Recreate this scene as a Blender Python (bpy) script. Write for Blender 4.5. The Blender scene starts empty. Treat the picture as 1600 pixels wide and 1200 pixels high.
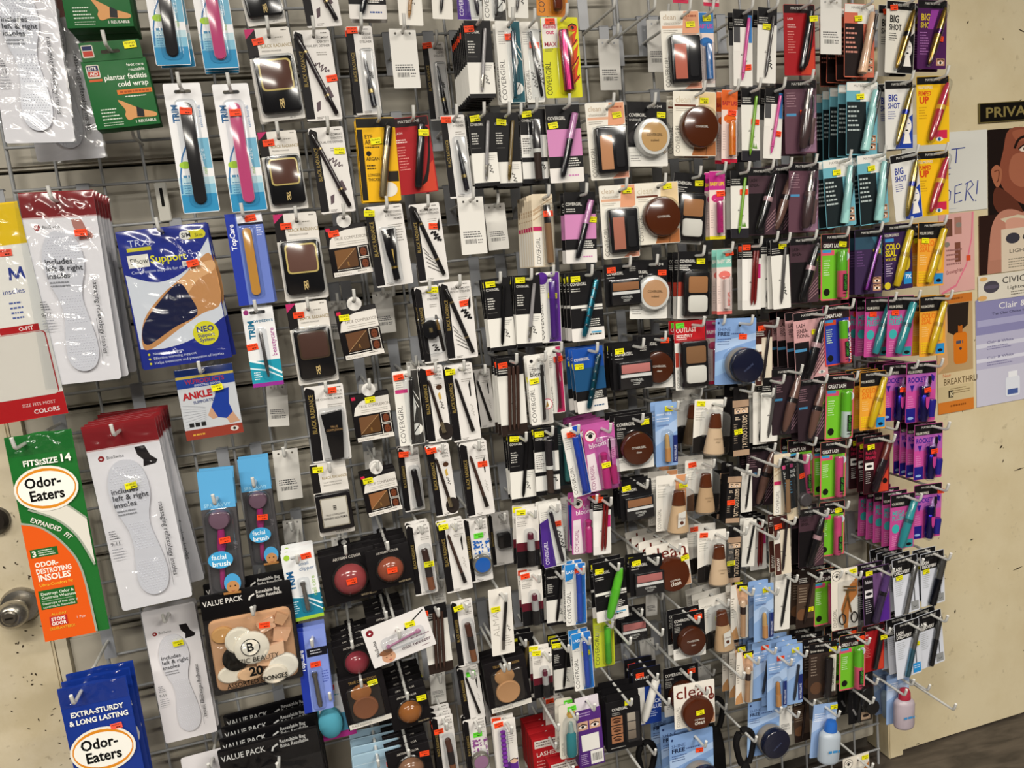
import bpy, bmesh, math, random
from mathutils import Matrix, Vector
random.seed(7)
scene = bpy.context.scene
COL = scene.collection

# ------------------------------------------------------------------ camera
F_PX, DIST, CAM_Z = 1205.4, 1.636, 1.462
RM = ((0.958, -0.266, -0.105), (-0.141, -0.122, -0.982), (0.249, 0.956, -0.155))   # world -> camera (x right, y down, z forward)
def _orth(rows):
    a = Vector(rows[0]).normalized(); c = Vector(rows[2]); c = (c - a*a.dot(c)).normalized(); b = c.cross(a)
    return a, b, c
RX, RY, RZ = _orth(RM)
cam_data = bpy.data.cameras.new('camera'); cam = bpy.data.objects.new('camera', cam_data); COL.objects.link(cam)
cam_data.sensor_fit = 'HORIZONTAL'; cam_data.sensor_width = 36.0; cam_data.lens = 36.0*F_PX/1600.0; cam_data.clip_start = 0.02
cam.matrix_world = Matrix(((RX.x, -RY.x, -RZ.x, 0.0), (RX.y, -RY.y, -RZ.y, -DIST), (RX.z, -RY.z, -RZ.z, CAM_Z), (0, 0, 0, 1)))
scene.camera = cam

# ------------------------------------------------------------------ light
world = bpy.data.worlds.new('world'); scene.world = world; world.use_nodes = True
world.node_tree.nodes['Background'].inputs[0].default_value = (1.0, 0.95, 0.88, 1)
world.node_tree.nodes['Background'].inputs[1].default_value = 0.03
def area(name, loc, rot, sx, sy, power, col=(1.0, 0.94, 0.84)):
    l = bpy.data.lights.new(name, 'AREA'); l.shape = 'RECTANGLE'; l.size = sx; l.size_y = sy; l.energy = power; l.color = col
    o = bpy.data.objects.new(name, l); COL.objects.link(o); o.location = loc; o.rotation_euler = rot
    return o
area('ceiling_tube_near', (-0.55, -1.9, 2.7), (0, 0, 0), 1.25, 0.2, 42)
area('ceiling_tube_far', (1.4, -1.9, 2.7), (0, 0, 0), 1.25, 0.2, 36)
area('ceiling_tube_left', (-2.5, -1.9, 2.7), (0, 0, 0), 1.25, 0.2, 26)
area('ceiling_tube_back', (-0.8, -4.0, 2.7), (0, 0, 0), 1.25, 0.3, 82)
area('ceiling_tube_back_far', (1.6, -4.0, 2.7), (0, 0, 0), 1.25, 0.3, 82)
scene.view_settings.view_transform = 'Standard'; scene.view_settings.look = 'None'
scene.view_settings.gamma = 1.0; scene.view_settings.use_curve_mapping = False
scene.view_settings.exposure = 0.4

# ------------------------------------------------------------------ helpers
def at(px, py, d):
    """point standing d metres in front of the grid that the photograph shows at pixel px, py"""
    v = RX*(px-800) + RY*(py-600) + RZ*F_PX
    t = (DIST-d)/v.y
    return Vector((v.x*t, -d, CAM_Z + v.z*t))
def lin(h):
    h = h.lstrip('#'); o = []
    for i in (0, 2, 4):
        c = int(h[i:i+2], 16)/255.0
        o.append(c/12.92 if c <= 0.04045 else ((c+0.055)/1.055)**2.4)
    return tuple(o) + (1.0,)
MATS = {}
def mat(col, kind='card'):
    key = (col, kind)
    if key in MATS: return MATS[key]
    m = bpy.data.materials.new(kind + '_' + col.strip('#')); m.use_nodes = True; nt = m.node_tree; b = nt.nodes['Principled BSDF']
    c = lin(col); b.inputs['Base Color'].default_value = c
    b.inputs['Specular IOR Level'].default_value = 0.14 if kind in ('card', 'matte', 'paper', 'powder') else 0.5
    if kind == 'clear':
        tr = nt.nodes.new('ShaderNodeBsdfTransparent'); gl = nt.nodes.new('ShaderNodeBsdfGlossy'); mx = nt.nodes.new('ShaderNodeMixShader')
        lw = nt.nodes.new('ShaderNodeLayerWeight'); pw = nt.nodes.new('ShaderNodeMath'); pw.operation = 'POWER'; pw.inputs[1].default_value = 4.0
        fr = nt.nodes.new('ShaderNodeMapRange'); fr.inputs['To Min'].default_value = 0.06; fr.inputs['To Max'].default_value = 0.75
        nt.links.new(lw.outputs['Facing'], pw.inputs[0]); nt.links.new(pw.outputs[0], fr.inputs['Value']); lw.inputs['Blend'].default_value = 0.5
        tr.inputs[0].default_value = c; gl.inputs['Roughness'].default_value = 0.13
        nt.links.new(fr.outputs[0], mx.inputs[0]); nt.links.new(tr.outputs[0], mx.inputs[1]); nt.links.new(gl.outputs[0], mx.inputs[2])
        nt.links.new(mx.outputs[0], nt.nodes['Material Output'].inputs[0]); nt.nodes.remove(b)
        MATS[key] = m; return m
    if kind == 'frost':
        b.inputs['Transmission Weight'].default_value = 0.35; b.inputs['Roughness'].default_value = 0.35
    tc = nt.nodes.new('ShaderNodeTexCoord'); no = nt.nodes.new('ShaderNodeTexNoise'); mr = nt.nodes.new('ShaderNodeMapRange')
    no.inputs['Scale'].default_value = 60 if kind in ('card', 'foil') else 25; no.inputs['Detail'].default_value = 2
    r = {'card': (0.38, 0.52), 'paper': (0.6, 0.8), 'gloss': (0.12, 0.22), 'metal': (0.2, 0.34), 'matte': (0.6, 0.8), 'foil': (0.2, 0.32), 'frost': (0.3, 0.4), 'powder': (0.8, 0.95), 'wire': (0.3, 0.42)}[kind]
    mr.inputs['To Min'].default_value, mr.inputs['To Max'].default_value = r
    nt.links.new(tc.outputs['Object'], no.inputs['Vector']); nt.links.new(no.outputs['Fac'], mr.inputs['Value']); nt.links.new(mr.outputs[0], b.inputs['Roughness'])
    if kind == 'metal': b.inputs['Metallic'].default_value = 0.9
    if kind == 'powder':
        bp = nt.nodes.new('ShaderNodeBump'); bp.inputs['Strength'].default_value = 0.15; bp.inputs['Distance'].default_value = 0.002
        nt.links.new(no.outputs['Fac'], bp.inputs['Height']); nt.links.new(bp.outputs[0], b.inputs['Normal']); no.inputs['Scale'].default_value = 120
    MATS[key] = m; return m

def me_from(bm, name, mats, smooth=None):
    me = bpy.data.meshes.new(name); bm.to_mesh(me); bm.free()
    for m in mats: me.materials.append(m)
    if smooth:
        for p in me.polygons: p.use_smooth = True
        me.set_sharp_from_angle(angle=smooth)
    return me
def link(name, data, parent=None, **props):
    o = bpy.data.objects.new(name, data); COL.objects.link(o)
    if parent is not None: o.parent = parent
    for k, v in props.items(): o[k] = v
    return o
def box_bm(bm, x0, x1, y0, y1, z0, z1):
    v = [bm.verts.new(p) for p in ((x0,y0,z0),(x1,y0,z0),(x1,y1,z0),(x0,y1,z0),(x0,y0,z1),(x1,y0,z1),(x1,y1,z1),(x0,y1,z1))]
    for f in ((0,3,2,1),(4,5,6,7),(0,1,5,4),(1,2,6,5),(2,3,7,6),(3,0,4,7)): bm.faces.new([v[i] for i in f])
    return v
def tube_bm(bm, pts, r, n=8, r1=None):
    rings = []; up0 = None
    for i, p in enumerate(pts):
        p = Vector(p)
        d = (Vector(pts[min(i+1, len(pts)-1)]) - Vector(pts[max(i-1, 0)])).normalized()
        a = d.cross(Vector((1, 0, 0)) if abs(d.x) < 0.9 else Vector((0, 0, 1))).normalized(); b = d.cross(a)
        rr = r if r1 is None else r + (r1-r)*i/(len(pts)-1)
        rings.append([bm.verts.new(p + (a*math.cos(t) + b*math.sin(t))*rr) for t in [2*math.pi*k/n for k in range(n)]])
    for A, B in zip(rings, rings[1:]):
        for k in range(n): bm.faces.new((A[k], A[(k+1) % n], B[(k+1) % n], B[k]))
    bm.faces.new(list(reversed(rings[0]))); bm.faces.new(rings[-1])
    bmesh.ops.recalc_face_normals(bm, faces=bm.faces)

_TXT = {}
def text_geo(s, bold=0.0):
    """flat letters: (verts, faces, width) at font size 1, cap height about 0.7"""
    key = (s, bold)
    if key not in _TXT:
        c = bpy.data.curves.new('t', 'FONT'); c.body = s; c.resolution_u = 2; c.offset = bold; c.space_line = 0.85
        o = bpy.data.objects.new('t', c); m = o.to_mesh()
        v = [(q.co.x, q.co.y) for q in m.vertices]; f = [tuple(p.vertices) for p in m.polygons]
        o.to_mesh_clear(); bpy.data.objects.remove(o); bpy.data.curves.remove(c)
        w = max([q[0] for q in v] or [0])
        _TXT[key] = (v, f, w)
    return _TXT[key]

def smooth(pts, closed=True, k=4):
    """Catmull-Rom through the points"""
    n = len(pts); out = []
    for i in range(n if closed else n-1):
        g = (lambda j: pts[j % n]) if closed else (lambda j: pts[min(max(j, 0), n-1)])
        a, b, c, d = g(i-1), g(i), g(i+1), g(i+2)
        for m in range(k):
            t = m/k
            out.append(tuple(0.5*(2*b[q] + (c[q]-a[q])*t + (2*a[q]-5*b[q]+4*c[q]-d[q])*t*t + (3*b[q]-a[q]-3*c[q]+d[q])*t**3) for q in (0, 1)))
    if not closed: out.append(pts[-1])
    return out
class Prints:
    """flat printing on one face: every shape in its own ink, stacked in hair-thin layers"""
    def __init__(s): s.v = []; s.f = []; s.m = []; s.cols = []; s.layer = 0
    def ink(s, col):
        if col not in s.cols: s.cols.append(col)
        return s.cols.index(col)
    def poly(s, pts, col, y=None):
        s.layer += 1; b = len(s.v); yy = 0.004*s.layer
        s.v += [(x, yy, z) for x, z in pts]; s.f.append(tuple(range(b, b+len(pts)))); s.m.append(s.ink(col))
    def R(s, x0, z0, x1, z1, col): s.poly([(x0,z0),(x1,z0),(x1,z1),(x0,z1)], col)
    def C(s, cx, cz, r, col, rz=None, rot=0, n=24):
        rz = rz or r; a = math.radians(rot)
        s.poly([(cx + r*math.cos(t)*math.cos(a) + rz*math.sin(t)*math.sin(a), cz - r*math.cos(t)*math.sin(a) + rz*math.sin(t)*math.cos(a)) for t in [2*math.pi*k/n for k in range(n)]], col)
    def RR(s, x0, z0, x1, z1, r, col):
        p = []
        for cx, cz, a0 in ((x1-r, z1-r, 0), (x0+r, z1-r, 90), (x0+r, z0+r, 180), (x1-r, z0+r, 270)):
            for k in range(4): t = math.radians(a0 + 30*k); p.append((cx + r*math.cos(t), cz + r*math.sin(t)))
        s.poly(p, col)
    def S(s, pts, col): s.poly(smooth(pts), col)
    def L(s, pts, w, col):
        """a drawn stroke along a polyline"""
        s.layer += 1; yy = 0.004*s.layer; b = len(s.v); n = len(pts); mi = s.ink(col)
        for i in range(n):
            a = pts[max(i-1, 0)]; c = pts[min(i+1, n-1)]; dx, dz = c[0]-a[0], c[1]-a[1]; l = math.hypot(dx, dz) or 1
            nx, nz = -dz/l*w/2, dx/l*w/2; x, z = pts[i]
            s.v += [(x+nx, yy, z+nz), (x-nx, yy, z-nz)]
        for i in range(n-1):
            k = b + 2*i; s.f.append((k, k+1, k+3, k+2)); s.m.append(mi)
    def W(s, x, z, pitch, amp, n, w, col, ang=0):
        """scribble swatch"""
        ca, sa = math.cos(math.radians(ang)), math.sin(math.radians(ang))
        pts = []
        for k in range(n*4+1):
            u = k*pitch/4; v = amp*math.sin(k*math.pi/2 + 0.3*math.sin(k))*(0.7+0.3*math.cos(k*.7))
            pts.append((x + u*ca - v*sa, z + u*sa + v*ca))
        s.L(smooth(pts, False, 3), w*1.25, col)
    def T(s, txt, x, z, size, col, rot=0, al='l', sx=1.0, bold=0.0):
        """x, z: start of the baseline; size: cap height"""
        v, f, w = text_geo(txt, bold); k = size/0.7; s.layer += 1; yy = 0.004*s.layer
        off = {'l': 0, 'c': -w/2, 'r': -w}[al]; ca, sa = math.cos(math.radians(rot)), math.sin(math.radians(rot)); b = len(s.v)
        for a, c in v:
            u = (a+off)*k*sx; q = c*k
            s.v.append((x + u*ca - q*sa, yy, z - (u*sa + q*ca)))
        mi = s.ink(col)
        for q in f: s.f.append(tuple(b+i for i in q)); s.m.append(mi)
    def M(s, x0, z0, x1, n, pitch, col, h=None, rag=0.35):
        """lines of print too small to read"""
        s.layer += 1; yy = 0.004*s.layer; h = h or pitch*0.36; mi = s.ink(col); rnd = random.Random(int(x0*100+z0*37+n))
        for i in range(n):
            x = x0; xe = x1 - (x1-x0)*rag*rnd.random(); z = z0 + i*pitch
            while x < xe:
                l = h*(0.7+1.5*rnd.random()); e = min(x+l, xe); b = len(s.v)
                s.v += [(x,yy,z),(e,yy,z),(e,yy,z+h),(x,yy,z+h)]; s.f.append((b,b+1,b+2,b+3)); s.m.append(mi); x = e + h*0.42
    def BAR(s, x0, z0, x1, z1, col='1a1a1a'):
        s.layer += 1; yy = 0.004*s.layer; mi = s.ink(col); x = x0; rnd = random.Random(3)
        while x < x1:
            w = (x1-x0)/60*rnd.choice((1,1,2,3)); b = len(s.v); e = min(x+w, x1)
            s.v += [(x,yy,z0),(e,yy,z0),(e,yy,z1),(x,yy,z1)]; s.f.append((b,b+1,b+2,b+3)); s.m.append(mi); x = e + (x1-x0)/60*rnd.choice((1,2,2))
    def mesh(s, name, x_mid, y0=0.0, matkind='card'):
        me = bpy.data.meshes.new(name)
        me.from_pydata([((x-x_mid)/100, -(y+y0)/100, -z/100) for x, y, z in s.v], [], s.f)
        for c in s.cols: me.materials.append(mat(c, matkind))
        me.polygons.foreach_set('material_index', s.m); me.update()
        # printing faces outward
        bm = bmesh.new(); bm.from_mesh(me)
        flip = [f for f in bm.faces if f.normal.y > 0]
        bmesh.ops.reverse_faces(bm, faces=flip); bm.to_mesh(me); bm.free()
        return me

KINDS = {}
class Kind:
    """one kind of goods; lengths in cm, x from the left edge, z down from the top edge, y towards the viewer"""
    def __init__(s, key, name, cat, w, h):
        s.key, s.name, s.cat, s.w, s.h = key, name, cat, w, h; s.parts = []; s.pr = Prints(); s.hole = (w/2, 0.9); s.st = (w*0.28, 1.4); s.py = 0.06; s.thick = 1.6; s.pegz = None
        KINDS[key] = s
    def X(s, x): return (x - s.w/2)/100
    def add(s, name, bm, col, mk='gloss', sub=None, smooth=0.6, **props):
        s.parts.append((name, me_from(bm, name, [mat(col, mk)], smooth), sub, props)); return name
    def outline(s, x0, z0, x1, z1, r, n=4):
        p = []
        for cx, cz, a0 in ((x1-r, z1-r, 0), (x0+r, z1-r, 90), (x0+r, z0+r, 180), (x1-r, z0+r, 270)):
            for k in range(n): t = math.radians(a0 + 90*k/(n-1)); p.append((cx + r*math.cos(t), cz + r*math.sin(t)))
        return p
    def sheet(s, name, pts, col, y0, y1, holes=(), mk='card', sub=None):
        bm = bmesh.new(); es = []
        for loop in [pts] + list(holes):
            vs = [bm.verts.new((s.X(x), -y0/100, -z/100)) for x, z in loop]
            es += [bm.edges.new((vs[i], vs[(i+1) % len(vs)])) for i in range(len(vs))]
        g = bmesh.ops.triangle_fill(bm, edges=es, use_beauty=True, use_dissolve=False)
        fs = [f for f in bm.faces]
        ex = bmesh.ops.extrude_face_region(bm, geom=fs)
        bmesh.ops.translate(bm, verts=[v for v in ex['geom'] if isinstance(v, bmesh.types.BMVert)], vec=(0, -(y1-y0)/100, 0))
        bmesh.ops.recalc_face_normals(bm, faces=bm.faces)
        return s.add(name, bm, col, mk, sub, smooth=None)
    def card(s, col, r=0.35, hole='round', hx=None, hz=0.9, name='backing_card', x0=0, z0=0, x1=None, z1=None):
        x1 = s.w if x1 is None else x1; z1 = s.h if z1 is None else z1; hx = s.w/2 if hx is None else hx
        s.hole = (hx, hz); hs = []
        if hole == 'round': hs = [[(hx + 0.38*math.cos(t), hz + 0.38*math.sin(t)) for t in [2*math.pi*k/10 for k in range(10)]]]
        elif hole == 'slot': hs = [s.outline(hx-1.35, hz-0.28, hx+1.35, hz+0.32, 0.27)]
        s.sheet(name, s.outline(x0, z0, x1, z1, r), col, 0, s.py, hs)
    def rbox(s, name, x0, z0, x1, z1, y0, y1, col, r=0.3, b=0.12, mk='gloss', sub=None):
        bm = bmesh.new(); loops = []
        for ins, y in ((0, y0), (0, y1-b), (b*0.35, y1-b*0.3), (b, y1)):
            loops.append([bm.verts.new((s.X(x), -y/100, -z/100)) for x, z in s.outline(x0+ins, z0+ins, x1-ins, z1-ins, max(r-ins*0.6, 0.03))])
        n = len(loops[0])
        for A, B in zip(loops, loops[1:]):
            for k in range(n): bm.faces.new((A[k], A[(k+1) % n], B[(k+1) % n], B[k]))
        bm.faces.new(loops[-1]); bm.faces.new(list(reversed(loops[0])))
        bmesh.ops.recalc_face_normals(bm, faces=bm.faces)
        return s.add(name, bm, col, mk, sub, smooth=0.7)
    def blister(s, x0, z0, x1, z1, y1, r=0.5, b=0.3, y0=None, sub=None, name='blister'):
        y0 = s.py+0.01 if y0 is None else y0
        bm = bmesh.new(); loops = []
        for ins, y in ((-0.08, y0), (0, y0+0.03), (0.02+b*0.1, y1-b), (b*0.4, y1-b*0.3), (b, y1)):
            loops.append([bm.verts.new((s.X(x), -y/100, -z/100)) for x, z in s.outline(x0+ins, z0+ins, x1-ins, z1-ins, max(r-ins*0.4, 0.05))])
        n = len(loops[0])
        for A, B in zip(loops, loops[1:]):
            for k in range(n): bm.faces.new((A[k], A[(k+1) % n], B[(k+1) % n], B[k]))
        bm.faces.new(loops[-1]); bmesh.ops.recalc_face_normals(bm, faces=bm.faces)
        s.thick = max(s.thick, y1+0.1)
        return s.add(name, bm, 'f4f6f8', 'clear', sub, smooth=0.9)
    def rod(s, name, a, b, prof, col, y=None, mk='gloss', sub=None, n=14, flat=1.0):
        """solid of revolution lying on the card from a to b; prof = [(t along, radius)]"""
        ax, az = a; bx, bz = b; ym = y if y is not None else s.py + max(r for t, r in prof)*flat + 0.03
        L = math.hypot(bx-ax, bz-az); dx, dz = (bx-ax)/L, (bz-az)/L; px, pz = -dz, dx
        bm = bmesh.new(); rings = []
        for t, r in prof:
            cx, cz = ax + (bx-ax)*t, az + (bz-az)*t
            rings.append([bm.verts.new((s.X(cx + px*r*math.cos(q)), -(ym + r*flat*math.sin(q))/100, -(cz + pz*r*math.cos(q))/100)) for q in [2*math.pi*k/n for k in range(n)]])
        for A, B in zip(rings, rings[1:]):
            for k in range(n): bm.faces.new((A[k], A[(k+1) % n], B[(k+1) % n], B[k]))
        bm.faces.new(rings[0]); bm.faces.new(rings[-1]); bmesh.ops.recalc_face_normals(bm, faces=bm.faces)
        s.thick = max(s.thick, ym + max(r for t, r in prof)*flat + 0.15)
        return s.add(name, bm, col, mk, sub, smooth=0.6)
    def capsule(s, a, b, r):
        """clear blister that follows a slanting tube"""
        L = math.hypot(b[0]-a[0], b[1]-a[1]); u = (r+.15)/L
        a2 = (a[0]-(b[0]-a[0])*u*.7, a[1]-(b[1]-a[1])*u*.7); b2 = (b[0]+(b[0]-a[0])*u*.5, b[1]+(b[1]-a[1])*u*.5)
        s.rod('blister', a2, b2, [(0, r*.5), (.03, r*.95), (.08, r*1.16), (.92, r*1.16), (.97, r*.95), (1, r*.5)], 'f4f6f8', mk='clear', y=s.py+r*1.0, n=16)
    def turn(s, name, cx, cz, prof, col, mk='gloss', sub=None, n=28, ell=1.0):
        """solid of revolution standing out of the card; prof = [(radius, y)]"""
        bm = bmesh.new(); rings = []
        for r, y in prof:
            rings.append([bm.verts.new((s.X(cx + r*math.cos(q)), -y/100, -(cz + r*ell*math.sin(q))/100)) for q in [2*math.pi*k/n for k in range(n)]])
        for A, B in zip(rings, rings[1:]):
            for k in range(n): bm.faces.new((A[k], A[(k+1) % n], B[(k+1) % n], B[k]))
        bm.faces.new(rings[0]); bm.faces.new(rings[-1]); bmesh.ops.recalc_face_normals(bm, faces=bm.faces)
        s.thick = max(s.thick, max(y for r, y in prof)+0.15)
        return s.add(name, bm, col, mk, sub, smooth=0.6)
    def face(s, name, prints, y, sub=None, mk='card', **props):
        s.parts.append((name, prints.mesh(name, s.w/2, y, mk), sub, props))
    def done(s):
        if s.pr.f: s.face('print', s.pr, s.py)
        return s

def stickers():
    out = {}
    for k, c in (('O', 'f04a24'), ('Y', 'e6e01c'), ('G', '62d43a'), ('P', 'f4604a')):
        q = Prints(); q.R(-0.95, -0.55, 0.95, 0.55, c); q.T('PEOPLE\'S', 0, -0.08, 0.27, '3a1408' if k in 'OP' else '2a2a08', al='c', bold=0.01)
        q.M(-0.1, 0.16, 0.7, 1, 0.4, '3a1408' if k in 'OP' else '2a2a08', h=0.2, rag=0)
        out[k] = q.mesh('price_sticker', 0)
    return out
STICK = stickers()

LABELS = {}
ORD = ('first', 'second', 'third', 'fourth', 'fifth', 'sixth', 'seventh', 'eighth', 'ninth')
ITEMS = []
def hang(kind, tx, ty, bx, by, label, d=0.19, n=0, sp=None, st=None, sp_at=None, peg=True, yaw=None, tilt=0.0, fan=1.6):
    """hang goods of a kind on a peg: tx, ty and bx, by are the middle of the top and bottom edge in the photograph at the peg's end"""
    K = KINDS[kind]; T = at(tx, ty, d); B = at(bx, by, d); v = B - T
    sc = v.length/(K.h/100); roll = math.atan2(-v.x, -v.z)
    sp = sp or (K.thick/100*sc*1.02 + 0.002)
    assert label not in LABELS, label
    LABELS[label] = 1
    hx, hz = K.hole; off = Matrix.Rotation(roll, 3, 'Y') @ Vector((K.X(hx)*sc, 0, -hz/100*sc)); H = T + off
    for k in range(n+1):
        rr = roll + (math.radians(random.uniform(-fan, fan)) if k else 0)
        o_ = Matrix.Rotation(rr, 3, 'Y') @ Vector((K.X(hx)*sc, 0, -hz/100*sc))
        root = bpy.data.objects.new(K.name, None); COL.objects.link(root); root.empty_display_size = 0.02
        root.location = H - o_ - Vector((0, -k*sp, 0)) if k else T
        y = yaw if (yaw is not None and k == 0) else random.uniform(-2.0, 2.0)
        root.rotation_euler = (math.radians(tilt), rr, math.radians(y)); root.scale = (sc, sc, sc)
        root['category'] = K.cat
        if k == 0: root['label'] = label
        else: root['label'] = (('pack hidden behind the ' if n == 1 else ORD[k-1] + ' pack back behind the ') + label)
        if n: root['group'] = 'packs sharing the peg of the ' + label
        made = {}
        for nm, me, sub, props in K.parts:
            c = bpy.data.objects.new(nm, me); COL.objects.link(c); c.parent = made.get(sub, root)
            for a, b in props.items(): c[a] = b
            made.setdefault(nm, c)
        if st and (k == 0 or random.random() < 0.7):
            x, z = sp_at if sp_at else K.st
            x += random.uniform(-.15, .15); z += random.uniform(-.15, .15)
            yo = K.py + 0.16 + (K.st_y if hasattr(K, 'st_y') else 0)
            c = bpy.data.objects.new('price_sticker', STICK[st]); COL.objects.link(c); c.parent = root
            c.location = (K.X(x), -yo/100, -z/100); c.rotation_euler = (0, math.radians(random.uniform(-7, 7)), 0)
            c.scale = (1/sc, 1/sc, 1/sc)
            c['label'] = {'O': 'orange price sticker', 'Y': 'yellow price sticker', 'G': 'green price sticker', 'P': 'orange price sticker'}[st]
    if peg: make_peg(H, d, label)
    return H

# ------------------------------------------------------------------ the setting
def wall_mat(name, base, spot, dirt, scale=6.0, amount=0.5, rough=0.55):
    m = bpy.data.materials.new(name); m.use_nodes = True; nt = m.node_tree; b = nt.nodes['Principled BSDF']
    tc = nt.nodes.new('ShaderNodeTexCoord'); n1 = nt.nodes.new('ShaderNodeTexNoise'); n2 = nt.nodes.new('ShaderNodeTexNoise')
    n1.inputs['Scale'].default_value = scale; n1.inputs['Detail'].default_value = 6; n1.inputs['Roughness'].default_value = 0.65
    n2.inputs['Scale'].default_value = scale*9; n2.inputs['Detail'].default_value = 3
    r1 = nt.nodes.new('ShaderNodeValToRGB'); r1.color_ramp.elements[0].position = 0.35; r1.color_ramp.elements[0].color = lin(spot); r1.color_ramp.elements[1].position = 0.6; r1.color_ramp.elements[1].color = lin(base)
    r2 = nt.nodes.new('ShaderNodeValToRGB'); r2.color_ramp.elements[0].position = 0.66; r2.color_ramp.elements[0].color = (0, 0, 0, 1); r2.color_ramp.elements[1].position = 0.78; r2.color_ramp.elements[1].color = (amount, amount, amount, 1)
    mx = nt.nodes.new('ShaderNodeMixRGB'); mx.inputs[2].default_value = lin(dirt)
    nt.links.new(tc.outputs['Object'], n1.inputs['Vector']); nt.links.new(tc.outputs['Object'], n2.inputs['Vector'])
    nt.links.new(n1.outputs['Fac'], r1.inputs[0]); nt.links.new(n2.outputs['Fac'], r2.inputs[0])
    nt.links.new(r2.outputs[0], mx.inputs[0]); nt.links.new(r1.outputs[0], mx.inputs[1]); nt.links.new(mx.outputs[0], b.inputs['Base Color'])
    b.inputs['Roughness'].default_value = rough
    bp = nt.nodes.new('ShaderNodeBump'); bp.inputs['Strength'].default_value = 0.12; bp.inputs['Distance'].default_value = 0.003
    nt.links.new(n2.outputs['Fac'], bp.inputs['Height']); nt.links.new(bp.outputs[0], b.inputs['Normal'])
    return m
M_DOOR = wall_mat('painted_door', 'dccfae', 'd3c4a0', '7d6c4c', 5.0, 0.35, 0.42)
M_DOORL = wall_mat('painted_door_scuffed', 'd6cab0', 'c6b898', '6b5a40', 6.0, 0.6, 0.42)
M_WALL = wall_mat('wall_paint', 'cfc6b0', 'c2b8a0', '8d8068', 4.0, 0.3, 0.6)
M_SLAT = wall_mat('slat_laminate', 'b3ad9f', 'a7a193', '857d6f', 3.0, 0.25, 0.5)
M_DARK = wall_mat('groove_dark', '3a352e', '2c2823', '1c1916', 6.0, 0.3, 0.8)
def slab(name, x0, x1, y0, y1, z0, z1, m, parent=None, bev=0.0, **props):
    bm = bmesh.new(); box_bm(bm, x0, x1, y0, y1, z0, z1); bmesh.ops.recalc_face_normals(bm, faces=bm.faces)
    if bev: bmesh.ops.bevel(bm, geom=list(bm.edges), offset=bev, segments=2, affect='EDGES')
    return link(name, me_from(bm, name, [m], 0.6 if bev else None), parent, **props)
S = {'kind': 'structure'}
def floor_mat():
    m = bpy.data.materials.new('vinyl_floor'); m.use_nodes = True; nt = m.node_tree; b = nt.nodes['Principled BSDF']
    tc = nt.nodes.new('ShaderNodeTexCoord'); mp = nt.nodes.new('ShaderNodeMapping'); mp.inputs['Scale'].default_value = (3, 14, 1); mp.inputs['Rotation'].default_value = (0, 0, 0.5)
    n = nt.nodes.new('ShaderNodeTexNoise'); n.inputs['Scale'].default_value = 2.2; n.inputs['Detail'].default_value = 8; n.inputs['Distortion'].default_value = 1.2
    r = nt.nodes.new('ShaderNodeValToRGB'); r.color_ramp.elements[0].position = .3; r.color_ramp.elements[0].color = lin('332d28'); r.color_ramp.elements[1].position = .75; r.color_ramp.elements[1].color = lin('5a5148')
    nt.links.new(tc.outputs['Object'], mp.inputs[0]); nt.links.new(mp.outputs[0], n.inputs['Vector']); nt.links.new(n.outputs['Fac'], r.inputs[0]); nt.links.new(r.outputs[0], b.inputs['Base Color']); b.inputs['Roughness'].default_value = 0.5
    return m
slab('floor', -3, 5, -6, 0.3, -0.05, 0.0, floor_mat(), **S)
slab('wall_back', -0.56, 1.375, 0.075, 0.12, 0.0, 2.9, M_DARK, **S)
# slatwall boards behind the grid, each a board of its own with an open groove between them
wb = link('wall_slatwall', None, kind='structure')
PH = (-0.006, 0.016, 0.034)
k = 0; z = 0.052
while z < 2.6:
    slab('plank', -0.548, 1.372, 0.04, 0.074, z, z+0.146, M_SLAT, wb, bev=0.006); z += 0.1524
# left door with its jamb
dl = slab('door_1', -1.9, -0.575, 0.035, 0.08, 0.012, 2.3, M_DOORL, bev=0.004, **S)
slab('trim_1', -0.570, -0.549, 0.03, 0.12, 0.0, 2.4, M_WALL, **S)
slab('wall_left', -3.0, -1.9, 0.06, 0.12, 0.0, 2.9, M_WALL, **S)
# right door and jamb
slab('trim_2', 1.385, 1.432, 0.0, 0.11, 0.0, 2.9, M_DOOR, bev=0.003, **S)
slab('door_2', 1.436, 2.75, 0.012, 0.06, 0.004, 2.9, M_DOOR, bev=0.003, **S)
slab('wall_right', 2.75, 5.0, 0.02, 0.12, 0.0, 2.9, M_WALL, **S)
# scuffs and chips on the right door
def scuffs(door, yf, marks):
    bm = bmesh.new()
    for x, z, l, a, w in marks:
        c, sn = math.cos(a), math.sin(a); n = 5; top = []; bot = []
        for k in range(n+1):
            u = (k/n-.5)*l; t = w*(1-abs(2*k/n-1))*.5 + .0002
            top.append(bm.verts.new((x+u*c-t*sn, yf, z+u*sn+t*c))); bot.append(bm.verts.new((x+u*c+t*sn, yf, z+u*sn-t*c)))
        for k in range(n): bm.faces.new((bot[k], bot[k+1], top[k+1], top[k]))
    link('scuff_marks', me_from(bm, 'scuff_marks', [mat('3a3024', 'matte')]), door, kind='stuff')
rs = random.Random(11)
mk_ = [(at(x, y, -.012).x, at(x, y, -.012).z, l, a, w) for x, y, l, a, w in ((1592, 733, .035, .1, .004), (1590, 888, .035, .15, .004), (1564, 698, .012, .8, .006), (1518, 843, .012, .1, .004), (1492, 955, .012, 1.4, .005), (1434, 1162, .014, .1, .003), (1567, 720, .01, 1.2, .003), (1512, 35, .008, 1.0, .004), (1596, 48, .02, -.4, .003), (1590, 160, .03, .5, .005))]
mk_ += [(rs.uniform(1.46, 2.0), rs.uniform(.15, 1.9), rs.uniform(.002, .006), rs.uniform(0, 3), rs.uniform(.001, .003)) for _ in range(40)]
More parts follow.
